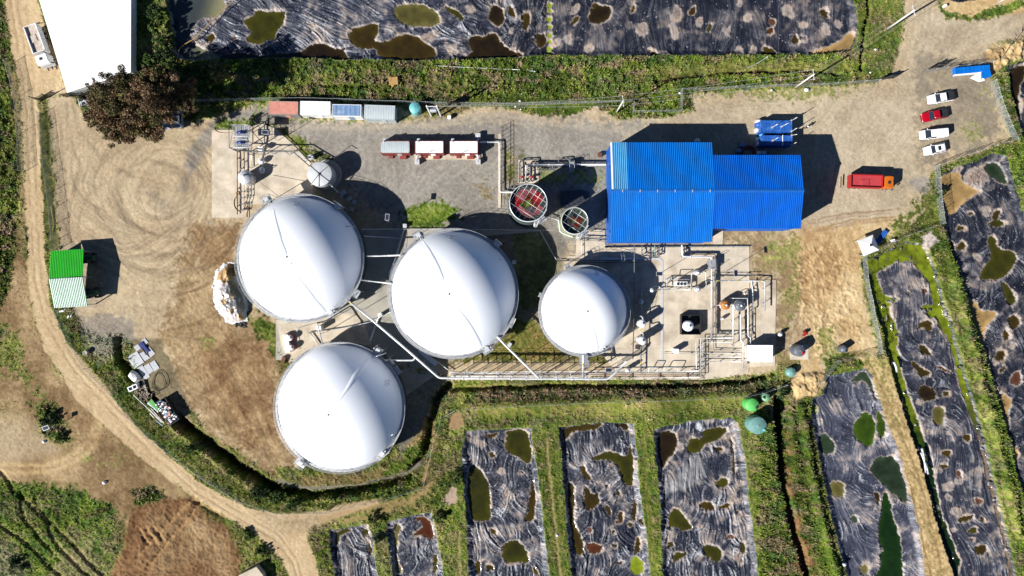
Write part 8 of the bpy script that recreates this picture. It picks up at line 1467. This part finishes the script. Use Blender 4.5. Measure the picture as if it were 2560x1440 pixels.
# ================================================================ TREES, BUSHES
def leaves(name, co_c, rad, n, cols, seed, size, parent=None, squash=.8, clump=14):
    rg = np.random.RandomState(seed); nc = clump * len(co_c); cen = []; 
    for (c_, r_) in zip(co_c, rad):
        for k in range(clump): v = rg.normal(0, 1, 3); v /= np.linalg.norm(v); cen.append((np.array(c_) + v * r_ * rg.uniform(.35, 1.12) * np.array([1, 1, squash]), r_ * rg.uniform(.12, .32)))
    wts = np.array([c_[1] ** 2 for c_ in cen]); pk = rg.choice(len(cen), n, p=wts / wts.sum()); P0 = np.array([c_[0] for c_ in cen])[pk]; R0 = np.array([c_[1] for c_ in cen])[pk]
    v = rg.normal(0, 1, (n, 3)); v /= np.linalg.norm(v, axis=1)[:, None]; P = P0 + v * (R0 * rg.uniform(.3, 1.15, n) ** .7)[:, None]; P[:, 2] = np.maximum(P[:, 2], .15)
    a = rg.normal(0, 1, (n, 3)); a /= np.linalg.norm(a, axis=1)[:, None]; b = np.cross(a, rg.normal(0, 1, (n, 3))); b /= np.linalg.norm(b, axis=1)[:, None]; s_ = (size * rg.uniform(.6, 1.4, n))[:, None]
    V = np.stack([P - a * s_, P - b * s_ * .45, P + a * s_, P + b * s_ * .45], 1).reshape(-1, 3); cc = np.array(cols)[(rg.rand(len(cen)) * len(cols)).astype(int)][pk]; alt = np.array(cols)[rg.randint(0, len(cols), n)]
    cc = (cc * .6 + alt * .4) * rg.uniform(.6, 1.4, (n, 1)); cc = np.concatenate([np.clip(cc, 0, 1), np.ones((n, 1))], 1)
    o = npmesh(name, V, np.arange(n * 4).reshape(-1, 4), np.repeat(cc, 4, 0), M_leaf, False); return o, cen
M_leaf = attr_mat('leaf', .7, .3, 1, .05, 0)
M_bark = mat('bark', (.16, .12, .09), .9, var=.4, vscale=3, bump=.5)
def tree(name, label, bx, by, lobes, cols, n, size, seed, cat='tree', trunk_r=.35, group=None, clump=14):
    b = W(bx, by, 0); b.z = max(-.2, hz(bx, by)) if abs(hz(bx, by)) < 3 else 0; T = Thing(name, label, cat, b, 0, group); cs = []; rs_ = []
    for x, y, z, r in lobes: cs.append(tuple(W(x, y, z))); rs_.append(r)
    o, cen = leaves('crown', cs, rs_, n, cols, seed, size, clump=clump); o.parent = T.o; o.location = -b
    rg = random.Random(seed); mb = MB(); top = sum((Vector(c_) for c_ in cs), Vector()) / len(cs); fork = b.lerp(Vector((top.x, top.y, top.z * .4)), .5); fork.z = top.z * .35
    mb.cyl(b, fork, trunk_r, 10, r1=trunk_r * .75)
    for c_, r_ in zip(cs, rs_):
        c_ = Vector(c_); mid = fork.lerp(c_, .5) + Vector((rg.uniform(-.4, .4), rg.uniform(-.4, .4), rg.uniform(-.3, .6))); mb.cyl(fork, mid, trunk_r * .5, 7, r1=trunk_r * .3); mb.cyl(mid, c_, trunk_r * .3, 6, r1=trunk_r * .12)
        for k in range(4): e = c_ + Vector((rg.uniform(-1, 1), rg.uniform(-1, 1), rg.uniform(-.5, .8))) * r_ * .8; mb.cyl(mid.lerp(c_, .6), e, trunk_r * .12, 5, r1=.02)
    T.wpart('trunk', mb, M_bark); return T
BRNL = [A(106, 76, 52), A(134, 100, 70), A(80, 76, 42), A(96, 98, 50), A(160, 126, 94), A(118, 110, 62)]
tree('broad_tree', 'big sprawling tree with brown and olive foliage at the top left', 420, 308, [(300, 232, 11, 4.0), (255, 262, 9, 3.2), (360, 240, 12.5, 4.4), (330, 300, 9, 3.8), (262, 300, 7, 3.0), (408, 268, 11, 3.0), (455, 235, 9, 3.2), (290, 342, 6, 2.0), (380, 318, 8, 3.0), (310, 198, 9, 2.2), (245, 222, 8, 1.8), (415, 215, 13, 1.9), (370, 195, 14, 2.0), (462, 262, 11, 1.8), (225, 290, 6, 1.3), (215, 250, 8, 1.2), (325, 350, 6, 1.0), (350, 330, 7, 2.2), (280, 318, 6, 2.4), (400, 215, 13, 3.0)], BRNL, 60000, .19, 21, trunk_r=.5, clump=26)
tree('slender_tree', 'pale olive tree standing out of the dark shade on the north verge', 556, 196, [(545, 178, 7.5, 1.5), (538, 190, 6.5, 1.3), (556, 186, 7, 1.3), (548, 168, 7, 1.1)], [A(130, 126, 62), A(98, 104, 52), A(156, 144, 84)], 3500, .15, 22, trunk_r=.16)
GRN = [A(44, 74, 26), A(66, 102, 34), A(94, 126, 48), A(120, 138, 66)]; DGR = [A(36, 62, 26), A(58, 88, 40), A(88, 112, 64)]
BU = [(385, 20, 2.6, 1.7, 'northmost bush of the hedge right of the white hall'), (390, 55, 2.8, 1.8, 'second bush of the hedge right of the white hall'), (398, 92, 2.6, 1.8, 'third bush of the hedge right of the white hall'), (405, 128, 2.6, 1.8, 'fourth bush of the hedge, at the corner of the long pond'), (380, 160, 2.2, 1.8, 'bush just above the brown tree crown'), (430, 172, 2.4, 2.0, 'bush below the orange hose end'), (455, 205, 2.6, 2.2, 'bush right of the brown tree crown'), (492, 175, 2.2, 1.6, 'bush left of the pale olive tree'), (515, 215, 2.0, 1.8, 'dark bush below the pale olive tree'),
      (128, 1052, .9, 1.7, 'round bush on the rough slope left of the road'), (150, 1096, .7, 1.1, 'low bush below the round one left of the road'), (470, 1118, 1.6, 1.3, 'small bush at the edge of the south-west ditch shade'), (655, 1232, 2.0, 1.8, 'left of two bushes in the ditch bend south of the lower left dome'), (700, 1245, 1.9, 1.6, 'right of two bushes in the ditch bend south of the lower left dome'), (738, 1255, 1.6, 1.4, 'lowest bush in the ditch bend'), (625, 300, .9, .9, 'small bush at the top corner of the north-west pad'), (2352, 482, 1.0, 1.1, 'small bush at the corner of the tan pool'), (1350, 1265, 0, 0, ''), (40, 1410, .9, 1.6, 'dark bush in the bottom left corner'), (622, 1335, .7, 1.2, 'upper bush between the brown mud and the road'), (655, 1380, .8, 1.3, 'lower bush between the brown mud and the road'), (1960, 985, 1.4, 1.3, 'dark bush beneath the faceted teal tank'), (1140, 1195, 1.2, 1.2, 'bush beside the pale dirt patch left of the lined pond'), (935, 1300, 1.3, 1.2, 'upper bush between the two small ponds'), (945, 1340, 1.2, 1.0, 'middle bush between the two small ponds'), (1098, 1290, 1.3, 1.2, 'bush right of the small pond with the reddish puddle')]
for i, (x, y, z, r, lab) in enumerate(BU):
    if not lab: continue
    rg = random.Random(i); lob = [(x + rg.uniform(-1, 1) * r * 9, y + rg.uniform(-1, 1) * r * 9, z * rg.uniform(.5, .9), r * rg.uniform(.45, .75)) for k in range(5)]
    tree('bush', lab, x, y, lob, DGR if i % 3 == 0 else GRN, int(2200 * r), .13, 40 + i, cat='bush', trunk_r=.08, group='bushes on the verges and slopes', clump=10)
c = W(2518, 100, 0); T = Thing('bare_tree', 'leafless sapling in the sand at the top right', 'tree', (c.x, c.y, 0)); mb = MB(); tp = W(2526, 122, 3); mb.cyl((tp.x - c.x, tp.y - c.y - 1.5, 0), (0, 0, 2.6), .07, 6, r1=.05)
for k in range(7): a = .3 + k * .4; mb.cyl((0, 0, 2.4), (1.3 * math.cos(a), .9 * math.sin(a) + .3, 3.4), .035, 5, r1=.012)
T.part('trunk', mb, M_bark)
